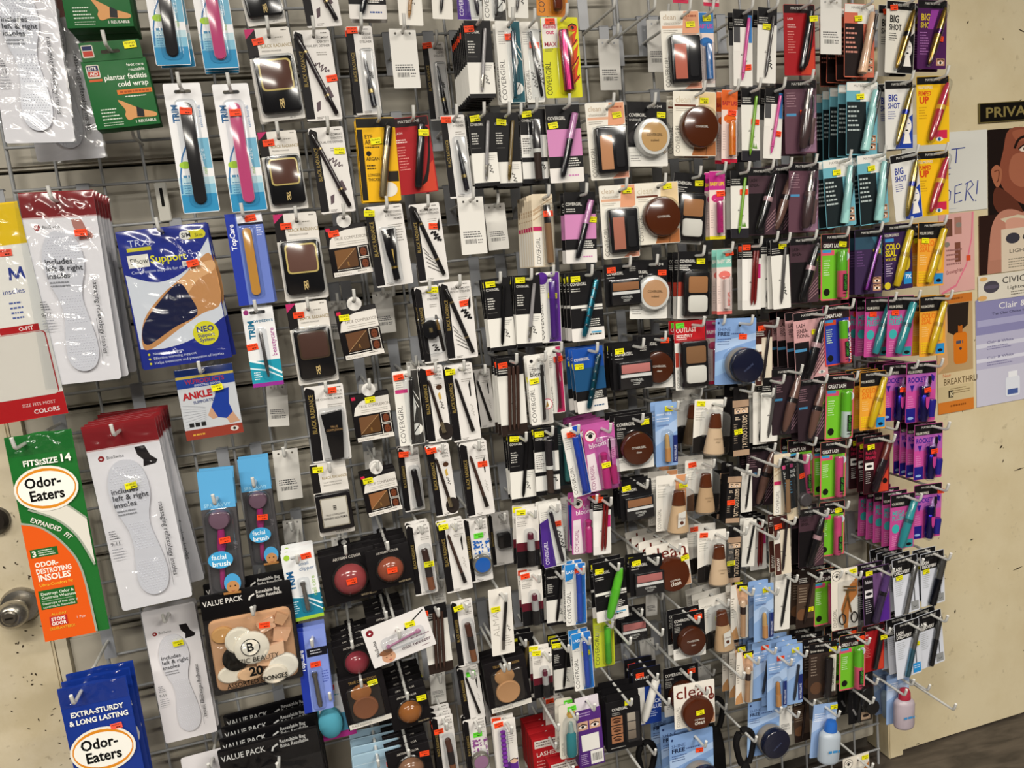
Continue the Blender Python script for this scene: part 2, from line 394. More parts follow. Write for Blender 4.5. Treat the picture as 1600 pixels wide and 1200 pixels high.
DOOR_R = bpy.data.objects['door_2']; scuffs(DOOR_R, .0112, mk_)
scuffs(dl, .0342, [(rs.uniform(-.68, -.58), rs.uniform(.35, 1.1), rs.uniform(.002, .008), rs.uniform(0, 3), rs.uniform(.001, .004)) for _ in range(70)])
# door knob on the left door
kp = at(33, 945, -0.035); kn = link('door_knob', None, dl, label='brushed steel door knob'); kn.location = (kp.x, 0.035, kp.z)
def yturn(prof, n=28):
    bm = bmesh.new(); rings = [[bm.verts.new((r*math.cos(q), y, r*math.sin(q))) for q in [2*math.pi*k/n for k in range(n)]] for r, y in prof]
    for A, B in zip(rings, rings[1:]):
        for k in range(n): bm.faces.new((A[k], A[(k+1) % n], B[(k+1) % n], B[k]))
    bm.faces.new(rings[0]); bm.faces.new(rings[-1]); bmesh.ops.recalc_face_normals(bm, faces=bm.faces); return bm
link('rosette', me_from(yturn([(0.037, 0), (0.037, -0.004), (0.033, -0.010), (0.018, -0.014)]), 'rosette', [mat('a9a49b', 'metal')], 0.7), kn)
link('neck', me_from(yturn([(0.016, -0.012), (0.014, -0.022), (0.016, -0.032)]), 'neck', [mat('a9a49b', 'metal')], 0.7), kn)
link('knob', me_from(yturn([(0.014, -0.028), (0.024, -0.033), (0.0275, -0.045), (0.026, -0.056), (0.019, -0.064), (0.016, -0.0655), (0.0155, -0.063), (0.002, -0.063)]), 'knob', [mat('b5b0a6', 'metal')], 0.7), kn)
link('lock_cylinder', me_from(yturn([(0.0135, -0.06), (0.0135, -0.066), (0.011, -0.068), (0.001, -0.068)]), 'lock_cylinder', [mat('8f8a80', 'metal')], 0.5), kn)
lk = at(-6, 812, -0.035); lo = link('lock_plate', me_from(yturn([(.026, 0), (.026, -.012), (.02, -.02), (.002, -.021)]), 'lock_plate', [mat('2a2622', 'gloss')], .6), dl, label='dark round lock plate'); lo.location = (lk.x, .035, lk.z)
slab('keyhole', -0.007, 0.007, -0.0688, -0.0675, -0.0016, 0.0016, mat('15130f', 'matte'), kn)

# ------------------------------------------------------------------ wire grid panels
M_GRID = mat('9a9c9e', 'wire')
_wm = {}
def wire_mesh(length, axis, r):
    key = (round(length, 4), axis, r)
    if key not in _wm:
        bm = bmesh.new()
        tube_bm(bm, [(0, 0, 0), ((length, 0, 0) if axis == 'x' else (0, 0, length))], r, 8)
        _wm[key] = me_from(bm, 'wire', [M_GRID], 0.9)
    return _wm[key]
GX = (-0.476, 0.134, 0.744, 1.352)
PLACE = ('at the left beside the scuffed door', 'in the middle between two others', 'at the right beside the private door')
for i in range(3):
    x0, x1 = GX[i]+0.004, GX[i+1]-0.004
    g = link('gridwall_panel', None, label='grey wire grid panel ' + PLACE[i], category='grid panel', group='grid panels on the wall'); g.location = (x0, 0, 0.0)
    zt = 2.45
    for k in range(9):
        o = link('wire', wire_mesh(zt, 'z', 0.0036 if k in (0, 8) else 0.0028), g); o.location = ((x1-x0)*k/8, 0.0, 0.0)
    zz = CAM_Z + PH[i]; zz -= 0.0762*int(zz/0.0762)
    while zz < zt:
        o = link('wire', wire_mesh(x1-x0, 'x', 0.0028), g); o.location = (0, -0.0056, zz); zz += 0.0762
def wire_above(x, z):
    i = 0 if x < GX[1] else (1 if x < GX[2] else 2)
    base = CAM_Z + PH[i]; k = math.ceil((z + 0.012 - base)/0.0762)
    return base + k*0.0762

# ------------------------------------------------------------------ peg hooks
M_PEG = mat('dadad6', 'gloss'); M_PLATE = mat('9a9da3', 'wire')
_pm = {}
PEGS = []
PLATES = []
def make_peg(H, d, label):
    for q in PEGS:
        if (q[0]-H.x)**2 + (q[1]-H.z)**2 < 0.008**2 and abs(q[2]-d) < 0.05: return
    PEGS.append((H.x, H.z, d))
    dr = max(0.05, round(d, 2)) + (0.026 if H.z > 1.36 else 0.04)
    if dr not in _pm:
        bm = bmesh.new()
        tube_bm(bm, [(0, -0.004, 0), (0, -dr*0.5, 0), (0, -dr, 0), (0, -dr-0.004, 0.0018), (0, -dr-0.007, 0.006), (0, -dr-0.0115, 0.0185), (0, -dr-0.0118, 0.0195)], 0.0031, 9)
        a = me_from(bm, 'wire', [M_PEG], 0.9)
        _pm[dr] = a
    if 'plate' not in _pm:
        bm = bmesh.new(); box_bm(bm, -0.011, 0.011, -0.0125, -0.0105, -0.079, 0.004); box_bm(bm, -0.011, 0.011, -0.0125, 0.002, 0.0025, 0.0045)
        bmesh.ops.recalc_face_normals(bm, faces=bm.faces); _pm['plate'] = me_from(bm, 'bracket', [M_PLATE])
    o = link('peg_hook', None, label='peg hook holding the ' + label, category='peg hook', group='peg hooks on the grid'); zh = H.z + 0.0028
    o.location = (H.x, 0, zh)
    w = link('wire', _pm[dr], o); zb = wire_above(H.x, zh)
    if any(abs(q[0]-H.x) < 0.0225 and abs(q[1]-zb) < 0.08 for q in PLATES): return
    PLATES.append((H.x, zb)); b = link('bracket', _pm['plate'], o); b.location = (0, 0, zb - zh)

# ------------------------------------------------------------------ notices on the right door
def notice(name, px0, py0, px1, py1, prints, w, h, label, cat='poster', paper='e4e0d6', d=-0.0105, mk='paper', thick=0.0006):
    """a flat sheet on the door: top left pixel and bottom right pixel set its place; w, h its drawing units"""
    A = at(px0, py0, d); B = at(px1, py1, d); sx = (B.x-A.x)/w; sz = (A.z-B.z)/h
    bm = bmesh.new(); box_bm(bm, 0, B.x-A.x, -thick, 0, B.z-A.z, 0); bmesh.ops.recalc_face_normals(bm, faces=bm.faces)
    r = link(name, None, label=label, category=cat); r.location = (A.x, -d, A.z)
    link('sheet', me_from(bm, 'sheet', [mat(paper, mk)]), r)
    me = bpy.data.meshes.new('print'); me.from_pydata([(x*sx, -thick-0.00006*(y/0.004), -z*sz) for x, y, z in prints.v], [], prints.f)
    for c in prints.cols: me.materials.append(mat(c, mk))
    me.polygons.foreach_set('material_index', prints.m); me.update()
    bm = bmesh.new(); bm.from_mesh(me); bmesh.ops.reverse_faces(bm, faces=[f for f in bm.faces if f.normal.y > 0]); bm.to_mesh(me); bm.free()
    link('print', me, r)
    return r
q = Prints(); q.R(0.15, 0.15, 11.85, 3.35, '14110c'); q.T('PRIVATE', 0.9, 2.6, 1.75, '8a7c4a', bold=0.02, sx=0.9)
notice('door_sign', 1528, 162, 1655, 184, q, 12, 3.5, 'black sign reading PRIVATE in gold letters on the door', 'sign', '6b6038', thick=0.003, mk='gloss')
q = Prints()
for p in ([(12.6, 4.2), (16.2, 4.0)], [(14.0, 4.1), (13.7, 7.6)], [(10.5, 8.8), (12.4, 8.7)], [(10.4, 10.2), (12.2, 10.1)],
          [(10.8, 13.0), (10.3, 17.6)], [(10.6, 13.1), (12.2, 14.4), (12.0, 16.3), (10.2, 17.6)],
          [(15.2, 12.7), (13.4, 13.2), (13.2, 17.3), (15.2, 16.8)], [(13.4, 15.0), (14.8, 14.8)],
          [(16.6, 12.6), (16.0, 17.0)], [(16.0, 12.9), (17.6, 12.2), (18.2, 13.2), (16.6, 14.6), (18.2, 17.2)], [(19.4, 12.2), (19.0, 15.6)], [(18.7, 17.0), (18.8, 17.3)]):
    q.L(p, 0.26, '2b3a8c')
q.M(10.4, 18.5, 14, 1, 0.5, 'b9c0cc', h=0.1)
notice('handwritten_note', 1408, 212, 1543, 326, q, 22, 19.5, 'white paper note with blue handwriting ending in DER', 'note', 'd8d8d2')
# face advert: dark hair, face in profile, bare shoulder
q = Prints(); q.R(0, 0, 14, 22, '1a0f0c')
q.S([(3.7, .15), (8, .1), (13.8, .1), (13.9, 13), (8, 13.5), (4.5, 12), (2.3, 9.5), (1.9, 7), (2.6, 3.6)], '8a4c38')
q.S([(4.2, 4.6), (7, 4.4), (9, 6), (8.6, 9), (5.6, 10), (3.6, 8)], 'a5654c'); q.S([(4.2, .6), (7, .3), (9, 1), (7, 2), (5, 2.2)], '9c5a42')
q.S([(.5, 6.8), (1.4, 5.9), (2.3, 6.8), (2.2, 8.6), (1.6, 9.7), (.9, 8.8)], 'a5664a'); q.L(smooth([(1.0, 7.0), (1.8, 6.9), (1.7, 8.4), (1.4, 8.8)], False), .16, '5d2d1e')
q.L(smooth([(4.5, 3.4), (5.3, 1.9), (6.9, 1.5), (8.4, 2.0)], False), .42, '1d100c'); q.C(6.3, 3.6, 1.0, 'e6d4c6', .5); q.C(6.5, 3.6, .48, '20140f'); q.L(smooth([(5.2, 3.6), (6.2, 2.95), (7.4, 3.5)], False), .24, '1d100c'); q.L([(9.6, 4.0), (11.4, 7.2), (10.2, 7.9)], .2, '6d3826'); q.S([(9, 9.6), (11.6, 9.5), (11.2, 10.6), (9.6, 10.8)], '8c3a36')
q.S([(1.4, 9.6), (4.6, 12.0), (6, 15), (2.5, 14.6), (.8, 12.4)], '5d3022')
q.poly(smooth([(.1, 22), (.3, 17), (1.6, 14.2), (4, 13.6), (8, 15.2), (14, 16)], False) + [(14, 22)], 'b9806c'); q.S([(3, 15.4), (6, 15.4), (9, 17.4), (7, 19.6), (3.6, 18.6)], 'cf9a86')
notice('face_poster', 1543, 203, 1668, 392, q, 14, 22, 'poster of a dark haired head in profile beside note', 'poster', '1a0f0c')
q = Prints(); q.R(0, 0, 14, 12, 'b07a66'); q.poly([(0, 0), (3.5, 0), (1.5, 6), (1.2, 12), (0, 12)], '2a1712'); q.poly([(3.2, 1), (6, 0.5), (9, 1.5), (14, 0), (14, 2.6), (9, 3.4), (5, 2.8)], 'cfc2a8')
q.R(3.4, 3.2, 14, 12, 'd8c9b4'); q.C(5.2, 5.2, 1.1, '3c3a44'); q.T('CIVIC', 6.6, 5.9, 1.5, '33322f'); q.T('LIGHTENING', 4.6, 8.2, 0.75, '57534a'); q.M(4.5, 9.4, 9, 4, 0.55, '8d8676')
notice('torn_leaflet', 1529, 338, 1668, 412, q, 14, 12, 'torn leaflet with dark dot reading CIVIC LIGHTENING', 'leaflet', 'b98f7a', d=-0.0098)
q = Prints(); q.C(2.0, 2.4, 1.2, '4a4650'); q.C(2.0, 2.4, 1.15, '5c5566', 0.4); q.T('CIVIC CREAM', 3.6, 2.0, 1.25, '2a2826', sx=0.82); q.T('Lightening Complex', 4.4, 3.3, 0.7, '3c3934'); q.M(5, 3.8, 10, 2, 0.5, '6d675c'); q.C(0.8, 0.7, 0.6, 'd9a868', 0.4); q.C(0.6, 4.4, 0.7, 'd9a868', 0.5)
notice('cream_label', 1528, 432, 1668, 452, q, 14, 5, 'white strip notice reading CIVIC CREAM with grey dot', 'leaflet', 'dcd6c8', d=-0.0092)
q = Prints(); q.R(0, 0, 14, 6.5, '8a88b4'); q.R(0.2, 3.8, 14, 5.0, 'a9a8cc'); q.R(0, 6.5, 14, 13, 'b7b5cf'); q.R(0, 13, 14, 20, 'c9c8da')
q.R(0, 8.2, 14, 9.0, 'd2d2e2'); q.R(0, 11.0, 14, 11.7, 'd8d8e8')
q.T('Clair & White', 3.4, 2.1, 1.15, 'f2f0ee', bold=0.0, sx=0.9); q.T('The Clair Choice for Beautiful Skin', 2.4, 3.1, 0.45, '2d2c48')
q.poly([(8.0, 5.0), (10.2, 3.6), (13, 4.4), (14, 7), (14, 13), (11, 12), (9.4, 10), (8.6, 7.5)], '6d4a3c'); q.poly([(8.8, 6.2), (10.6, 5.2), (11.6, 7.8), (10.6, 10.2), (9.2, 9.4)], 'c69a84'); q.poly([(7.6, 4.6), (9, 4.2), (8.8, 8.6), (8.0, 8.8)], 'e6d8cc')
q.T('Clair & White', 1.6, 8.3, 0.5, '6d6a92'); q.T('Clair & White', 1.6, 11.2, 0.5, '6d6a92'); q.M(1.6, 8.8, 6, 2, 0.45, '8683a8'); q.M(1.6, 11.8, 6, 2, 0.45, '8683a8')
q.RR(4.4, 15.2, 6.6, 19.0, 0.4, 'dfe3ee'); q.R(4.8, 14.2, 6.2, 15.3, 'eceef4'); q.R(4.7, 17.6, 6.3, 18.6, '4a5f9c'); q.RR(9.0, 13.6, 10.6, 19.0, 0.5, 'e6e8f0'); q.R(9.4, 12.8, 10.2, 13.7, '2c2e3a')
notice('lotion_poster', 1524, 470, 1665, 611, q, 14, 20, 'lilac poster reading Clair and White, lowest on right', 'poster', 'c9c8da')
KINDS_NOTE = None
q = Prints(); q.R(0, 0, 10, 1.9, 'c9772e'); q.M(1.0, 0.7, 9, 1, 1, '8a4a16', h=0.4); q.R(0, 1.9, 10, 17, 'b99a6e'); q.poly([(0, 2), (4.2, 2), (2.6, 9), (3.0, 15), (0, 17)], 'd2a678'); q.poly([(3.0, 2), (9, 2), (8.6, 7), (5, 9), (3, 8)], '2a201a')
q.RR(4.6, 8.4, 8.4, 15.4, 0.9, 'd4761c'); q.R(5.9, 6.9, 7.1, 8.5, 'b8621a'); q.R(6.2, 5.4, 6.6, 7.0, '2a2018'); q.M(5.3, 10.2, 7.8, 1, 1, '4a4f60', h=0.7); q.C(6.5, 12.0, 0.35, '3a3a48')
q.T('New', 2.0, 17.8, 0.8, 'c9602a'); q.R(0, 17, 10, 20, 'd6c29a'); q.T('New', 1.4, 17.9, 0.8, 'c9602a'); q.T('BREAKTHRU', 1.6, 19.7, 1.4, '55401e', sx=0.85); q.R(0, 20, 10, 24.5, 'cdbb92'); q.M(3.4, 20.6, 9.4, 3, 0.5, '7a6540'); q.R(2.9, 21, 4.3, 22.6, '2b2418'); q.T('K', 3.3, 22.4, 1.1, 'e0d2ac', bold=.03)
q.R(0, 23.4, 10, 26, 'd07a2c'); q.M(3.4, 24.3, 9, 1, 1, '8a4a16', h=0.4)
notice('hair_oil_poster', 1462, 464, 1521, 638, q, 10, 26, 'tan poster with orange bottle reading New BREAKTHRU', 'poster', 'cdbb92', d=-0.0108)
q = Prints(); q.R(0, 0, 10, 12, 'dcaaa4'); q.R(1.4, 0.8, 3.8, 3.4, '6b4436'); q.R(4.4, 0.6, 6.4, 3.2, 'a8776a'); q.R(4.4, 4.4, 6.0, 7.4, '7d4c3c'); q.C(5.6, 1.8, 0.8, '8a8278', 0.4); q.C(2.2, 4.6, 0.8, '8a8278', 0.4); q.M(2, 5.4, 6.8, 4, 0.7, '9c6f6c'); q.T('Growing Hair', 1.8, 9.2, 0.6, '8c4a4c', rot=4)
q.L([(9.6, 0), (9.2, 4), (7.6, 8), (4.6, 11), (0.6, 12)], 0.35, 'e07a90'); q.R(7.6, 6.6, 8.8, 7.4, 'd8502c')
notice('pink_leaflet', 1466, 336, 1523, 452, q, 10, 12, 'pink hair leaflet with curved red line under note', 'leaflet', 'dcaaa4', d=-0.0112)

# slotted metal bracket on the grid
bp_ = at(255, 316, .012); br_ = link('slotted_bracket', None, label='white slotted metal bracket on grid above elbow support', category='bracket'); br_.location = (bp_.x, -.012, bp_.z)
slab('plate', -.0105, .0105, -.004, .004, -.036, .036, mat('c9c7bd', 'wire'), br_, bev=.0015); slab('slot', -.0028, .0028, -.0048, -.0038, -.008, .026, mat('121110', 'matte'), br_)

# ------------------------------------------------------------------ kinds of goods
WH, BK, GR = 'e2ded6', '141315', '8d8a86'
PI2 = math.pi*2
def wrinkle_bag(K, x0, z0, x1, z1, y, seed, amp=0.25, hx=None, hz=0, nx=56, nz=120, name='clear_bag'):
    """clear film with folds that fan out from the peg hole"""
    rnd = random.Random(seed); hx = K.w/2 if hx is None else hx
    folds = [(rnd.uniform(-0.5, 0.5), rnd.uniform(0.015, 0.04), rnd.uniform(0.3, 1.0), rnd.uniform(0, .4), rnd.uniform(.5, 1)) for _ in range(14)]
    bumps = [(rnd.uniform(x0, x1), rnd.uniform(z0, z1), rnd.uniform(0.5, 2.0), rnd.uniform(0, 3.14), rnd.uniform(-1, 1)) for _ in range(60)]
    bm = bmesh.new(); g = []
    for j in range(nz+1):
        row = []
        for i in range(nx+1):
            u, v = i/nx, j/nz; x = x0 + (x1-x0)*u; z = z0 + (z1-z0)*v
            e = min(u, 1-u, v*2, (1-v)*2)*6; e = min(e, 1)
            a = math.atan2(x-hx, z-hz+2.5); h = 0
            for c, wd, s, f0, f1 in folds:
                if f0 < v < f1: h += s*math.exp(-((a-c*1.1)/wd)**2)*math.sin(math.pi*(v-f0)/(f1-f0))
            for bx, bz, br, ba, bs in bumps:
                dx, dz = (x-bx), (z-bz); q = dx*math.cos(ba)+dz*math.sin(ba); w = -dx*math.sin(ba)+dz*math.cos(ba)
                h += 0.7*bs*math.exp(-(q/0.24)**2-(w/br)**2)
            h += 0.26*math.sin(z*0.9 + 1.8*math.sin(x*0.7+seed) + seed) + 0.18*math.sin(z*2.3 - x*1.1 + 2*math.sin(x*.5+z*.2))
            row.append(bm.verts.new((K.X(x), -(y + amp*e*(0.4+h))/100, -z/100)))
        g.append(row)
    for j in range(nz):
        for i in range(nx): bm.faces.new((g[j][i], g[j+1][i], g[j+1][i+1], g[j][i+1]))
    K.thick = max(K.thick, y+amp*1.6)
    K.add(name, bm, 'f4f6f8', 'clear', None, smooth=1.2)
FOOT = smooth([(5.2,6.6),(6.8,7.0),(8.0,8.6),(8.5,11),(8.4,13.4),(7.7,16),(7.4,18.5),(7.9,21.5),(8.5,25),(8.6,28),(7.8,30.2),(6.2,31),(4.6,30.4),(3.7,28.6),(3.7,25.5),(4.1,22),(3.9,19),(2.9,16),(2.2,13),(2.2,10.4),(3.0,8.0),(4.0,6.9)], True, 3)
def insole(key, header='7c1c20', bag=1, plain=False):
    K = Kind(key, 'insole_pack', 'insoles', 11.5, 33); K.card('e3e0e3', r=0.5, hole='round', hz=1.9)
    q = K.pr
    if not plain: q.R(0, 0, 11.5, 4.2, header); q.R(0, 4.2, 11.5, 4.45, 'c9a6a6')
    q.C(2.0, 5.9, 0.5, '8a1f22'); q.T('+', 1.72, 6.2, 0.55, 'f0e6e6', bold=.03); q.T('BioSwiss', 2.8, 6.15, 0.55, '3a3a3c')
    q.poly([(7.4, 4.8), (9.0, 4.8), (9.6, 6.6), (10.6, 7.6), (10.2, 8.2), (8.2, 8.4), (8.4, 7.2), (7.6, 6.2)], '1e1a1c' if header != '7c1c20' or plain else 'b07a70')
    card_print = q; q = Prints()
    for i in range(3): q.T('includes\nleft & right\ninsoles'.split('\n')[i], 2.5, 12.2+1.2*i, 0.92, '3c3d42', bold=.006)
    q.M(2.8, 15.2, 6.6, 2, 0.6, '8a8b90'); q.M(0.8, 18.4, 2.3, 4, 0.42, '55565c'); q.T('9-11', 0.7, 21.0, 0.62, '2e2e30', bold=.01); q.M(0.7, 21.6, 2.6, 4, 0.5, 'a0a0a6')
    q.T('massaging reflexology insoles', 9.4, 14.8, 0.8, '26262a', rot=-90, bold=.005)
    q.L([(9.1, 22), (9.1, 30)], 0.06, '6a6a70'); K.face('lettering', q, K.py+0.72); q = card_print
    K.sheet('insole', FOOT, 'd3d3da', K.py+0.2, K.py+0.55, mk='gloss')
    bm = bmesh.new(); rnd = random.Random(2)
    def inside(x, z, P):
        c = False
        for i in range(len(P)):
            a, b = P[i], P[i-1]
            if (a[1] > z) != (b[1] > z) and x < (b[0]-a[0])*(z-a[1])/(b[1]-a[1])+a[0]: c = not c
        return c
    for j in range(52):
        for i in range(15):
            x = 2.3+i*0.45+(j%2)*0.22; z = 7.2+j*0.46
            if inside(x, z, FOOT) and inside(x-.35, z, FOOT) and inside(x+.35, z, FOOT) and (abs(z-11) < 3.5 or abs(z-20) < 2.6 or abs(z-27.5) < 3):
                a = [bm.verts.new((K.X(x+0.11*math.cos(t)), -(K.py+0.55)/100, -(z+0.11*math.sin(t))/100)) for t in (0.8, 2.36, 3.93, 5.5)]
                b = bm.verts.new((K.X(x), -(K.py+0.68)/100, -z/100))
                for m in range(4): bm.faces.new((a[m], a[(m+1) % 4], b))
    K.add('massage_nubs', bm, 'dcdde6', 'gloss', 'insole', smooth=None, kind='stuff')
    if bag: wrinkle_bag(K, -0.5, 0.3, 12.0, 33.5, K.py+1.05, hash(key) % 97 if False else len(key)*7+3, 0.4, hz=1.9)
    K.thick = 1.5; K.st = (5.8, 11); K.st_y = 1.0
    return K.done()
insole('insole'); insole('insole_boot', header='7c1c21'); insole('insole_front', bag=1); insole('insole_card', bag=0, plain=True)

def odor(key, base, accent, l2):
    K = Kind(key, 'insole_pouch', 'insoles', 10.2, 36.3); K.py = 0.5
    # soft pouch: pillowed front
    bm = bmesh.new(); g = []; nx, nz = 10, 26
    for j in range(nz+1):
        row = []
        for i in range(nx+1):
            u, v = i/nx, j/nz; p = (math.sin(math.pi*u)**0.5)*(min(1, max(0, (v-0.05)*7))*min(1, (1-v)*9)) if 0 < u < 1 else 0
            row.append(bm.verts.new((K.X(10.2*u), -(0.05+0.45*p)/100, -(36.3*v + (0.25*math.sin(u*7+1) if j == 0 else 0))/100)))
        g.append(row)
    for j in range(nz):
        for i in range(nx): bm.faces.new((g[j][i], g[j+1][i], g[j+1][i+1], g[j][i+1]))
    bk = [bm.verts.new((K.X(x), 0.0005, -z/100)) for x, z in ((0, 0), (0, 36.3), (10.2, 36.3), (10.2, 0))]; bm.faces.new(bk)
    K.add('pouch', bm, base, 'foil', smooth=1.2)
    q = Prints()
    if accent:
        q.poly(smooth([(0.1, 15.0), (3.2, 16.4), (6.2, 20.2), (7.8, 25), (8.2, 36.2)], False) + [(0.1, 36.2)], accent)
        q.poly(smooth([(2.6, 13.0), (5.5, 15.0), (8.2, 18.6), (10.1, 24.0)], False) + [(10.1, 15.4)] + smooth([(8.6, 13.8), (7.4, 12.6), (6.0, 12.4)], False), 'd9d6cc')
        q.L(smooth([(0.1, 14.8), (3.2, 16.2), (6.2, 20.0), (7.9, 25), (8.3, 36)], False), 0.35, '9aa394'); q.L(smooth([(1.6, 12.6), (5.5, 15.0), (8.2, 18.6), (10.0, 24.0)], False), 0.35, '9aa394'); q.L(smooth([(6.0, 12.4), (7.6, 12.9), (10.1, 15.6)], False), .3, '9aa394')
        q.T('EXPANDED', 1.5, 14.7, 0.8, 'e8e6dc', rot=-31, bold=.02, sx=.85); q.T('FIT', 6.1, 17.9, 0.8, 'e8e6dc', rot=-50, bold=.02, sx=.85)
        q.R(0.6, 19.6, 4.8, 21.1, '23602a'); q.T('3', 0.8, 20.9, 1.0, 'f2f0e6', bold=.03); q.M(1.8, 19.9, 4.6, 3, 0.4, 'dfe6d6')
        q.T('ODOR-', .9, 22.8, 0.85, 'f4ede0', bold=.03, sx=.9); q.T('DESTROYING', .9, 24.0, 0.85, 'f4ede0', bold=.03, sx=.74); q.T('INSOLES', 1.0, 25.3, 1.05, 'f4ede0', bold=.03, sx=.9)
        q.T('Ultra-Comfort Fit', 1.0, 26.3, 0.5, 'f0c23a', bold=.01)
        q.R(.6, 27.0, 6.2, 30.4, '23602a'); q.T('Destroys Odor &', .9, 27.9, .5, 'e6eede', bold=.01); q.T('Controls Wetness', .9, 28.6, .5, 'e6eede', bold=.01); q.L([(.9, 28.95), (5.8, 28.95)], .05, 'c9d8c2'); q.T('Destruye el mal olor y', .9, 29.6, .42, 'e6eede'); q.T('controla la humedad', .9, 30.2, .42, 'e6eede')
        q.T('ALL-DAY', 1.9, 31.7, .42, 'e0b83a', bold=.01); q.R(1.5, 31.9, 4.2, 33.6, 'b02a2c'); q.T('STOPS', 2.85, 32.7, .6, 'f2ece4', al='c', bold=.03, sx=.9); q.T('ODOR', 2.85, 33.5, .6, 'f2ece4', al='c', bold=.03, sx=.9); q.T('GUARANTEED!', 1.2, 34.3, .46, 'e0b83a', bold=.01, sx=.9); q.T('1 Pair', 5.6, 33.0, .45, 'f2ddd0')
    else:
        q.poly([(0.1, 20), (4, 19.4), (8, 21.5), (10.1, 25), (10.1, 36.2), (0.1, 36.2)], '9c9589'); q.L([(0.1, 19.6), (4, 19.0), (8, 21), (10.1, 24.4)], 0.4, 'd9d9dc')
        q.poly([(0.1, 24), (3.4, 23.4), (7.4, 27), (8.2, 36.2), (0.1, 36.2)], base); q.T('ULTRA-DURABLE', 0.8, 22.4, 0.9, 'e8e6ea', rot=-8, bold=.02, sx=.8)
    if accent:
        q.T('FITS', 2.2, 5.2, 0.95, 'f2f2ea', bold=.03); q.T('UP\nTO', 4.45, 4.8, 0.4, 'f2f2ea', bold=.02); q.T('SIZE', 5.2, 5.2, 0.95, 'f2f2ea', bold=.03, sx=.9); q.T('14', 7.7, 5.2, 1.3, 'f2f2ea', bold=.03)
    else:
        q.T('EXTRA-STURDY', 5.3, 5.0, 0.85, 'f2f2ea', al='c', bold=.03, sx=.9); q.T('& LONG LASTING', 5.3, 6.4, 0.85, 'f2f2ea', al='c', bold=.03, sx=.9)
    zc = 9.4 if accent else 11.4
    q.C(5.0, zc, 4.9, 'e9e6dc', 3.9); q.C(5.0, zc, 4.55, 'd98a24', 3.5); q.C(5.0, zc, 4.35, 'f0efe8', 3.0)
    q.T('Odor-', 4.6, zc-0.35, 1.75, '0e0e0e', al='c', bold=.03, sx=.85); q.T('Eaters', 4.9, zc+1.9, 1.75, '0e0e0e', al='c', bold=.03, sx=.85)
    K.face('print', q, 0.62)
    if accent:
        pass
    K.hole = (2.9, 1.7) if accent else (3.4, 1.3); K.st = (6.9, 6.9) if accent else (7.5, 8.0); K.thick = 1.6
    wrinkle_bag(K, 0.1, 0.1, 10.1, 3.4, 00.35, 5, 0.2, nz=24, nx=44, name='clear_seal')
    return K.done()
odor('odor_green', '1f6a2c', 'de5a1a', ''); odor('odor_blue', '17358c', None, '')

def yellow_insole():
    K = Kind('foam_insole', 'insole_pouch', 'insoles', 13.5, 37); K.card('e6e2da', hole='round', hx=4.5, hz=1.2); q = K.pr
    q.R(0, 0, 13.5, 7.0, 'e2bd1c'); q.R(0, 33, 13.5, 37, 'b01c20'); [q.L(p, .42, '2c3a86') for p in ([(9.6, 12.9), (9.9, 10.8)], [(9.8, 10.8), (10.7, 12.7)], [(10.7, 12.7), (11.6, 10.8)], [(11.5, 10.8), (11.8, 12.9)])]; q.T('insoles', 7.9, 15.2, 0.9, '3a4a8c'); q.M(8.5, 16.6, 11.2, 4, 0.85, '5a68a0')
    q.R(6, 20.7, 12.2, 21.9, 'b01c20'); q.T('O-FIT', 9.0, 21.6, 0.65, 'f2e6e2', bold=.02); q.RR(3, 22, 13.0, 33, 0.6, 'b02428'); q.RR(3, 22.1, 12.8, 33.2, 0.6, 'd8d2c8')
    q.T('SIZE FITS MOST', 6.6, 34.8, 0.55, 'e8c9c4'); q.T('COLORS', 8.2, 36.2, 0.75, 'f0dcd8', bold=.02); K.st = (9.6, 8.2)
    wrinkle_bag(K, -0.2, 0.2, 13.7, 36.8, K.py+0.2, 31, 0.25)
    return K.done()
yellow_insole()

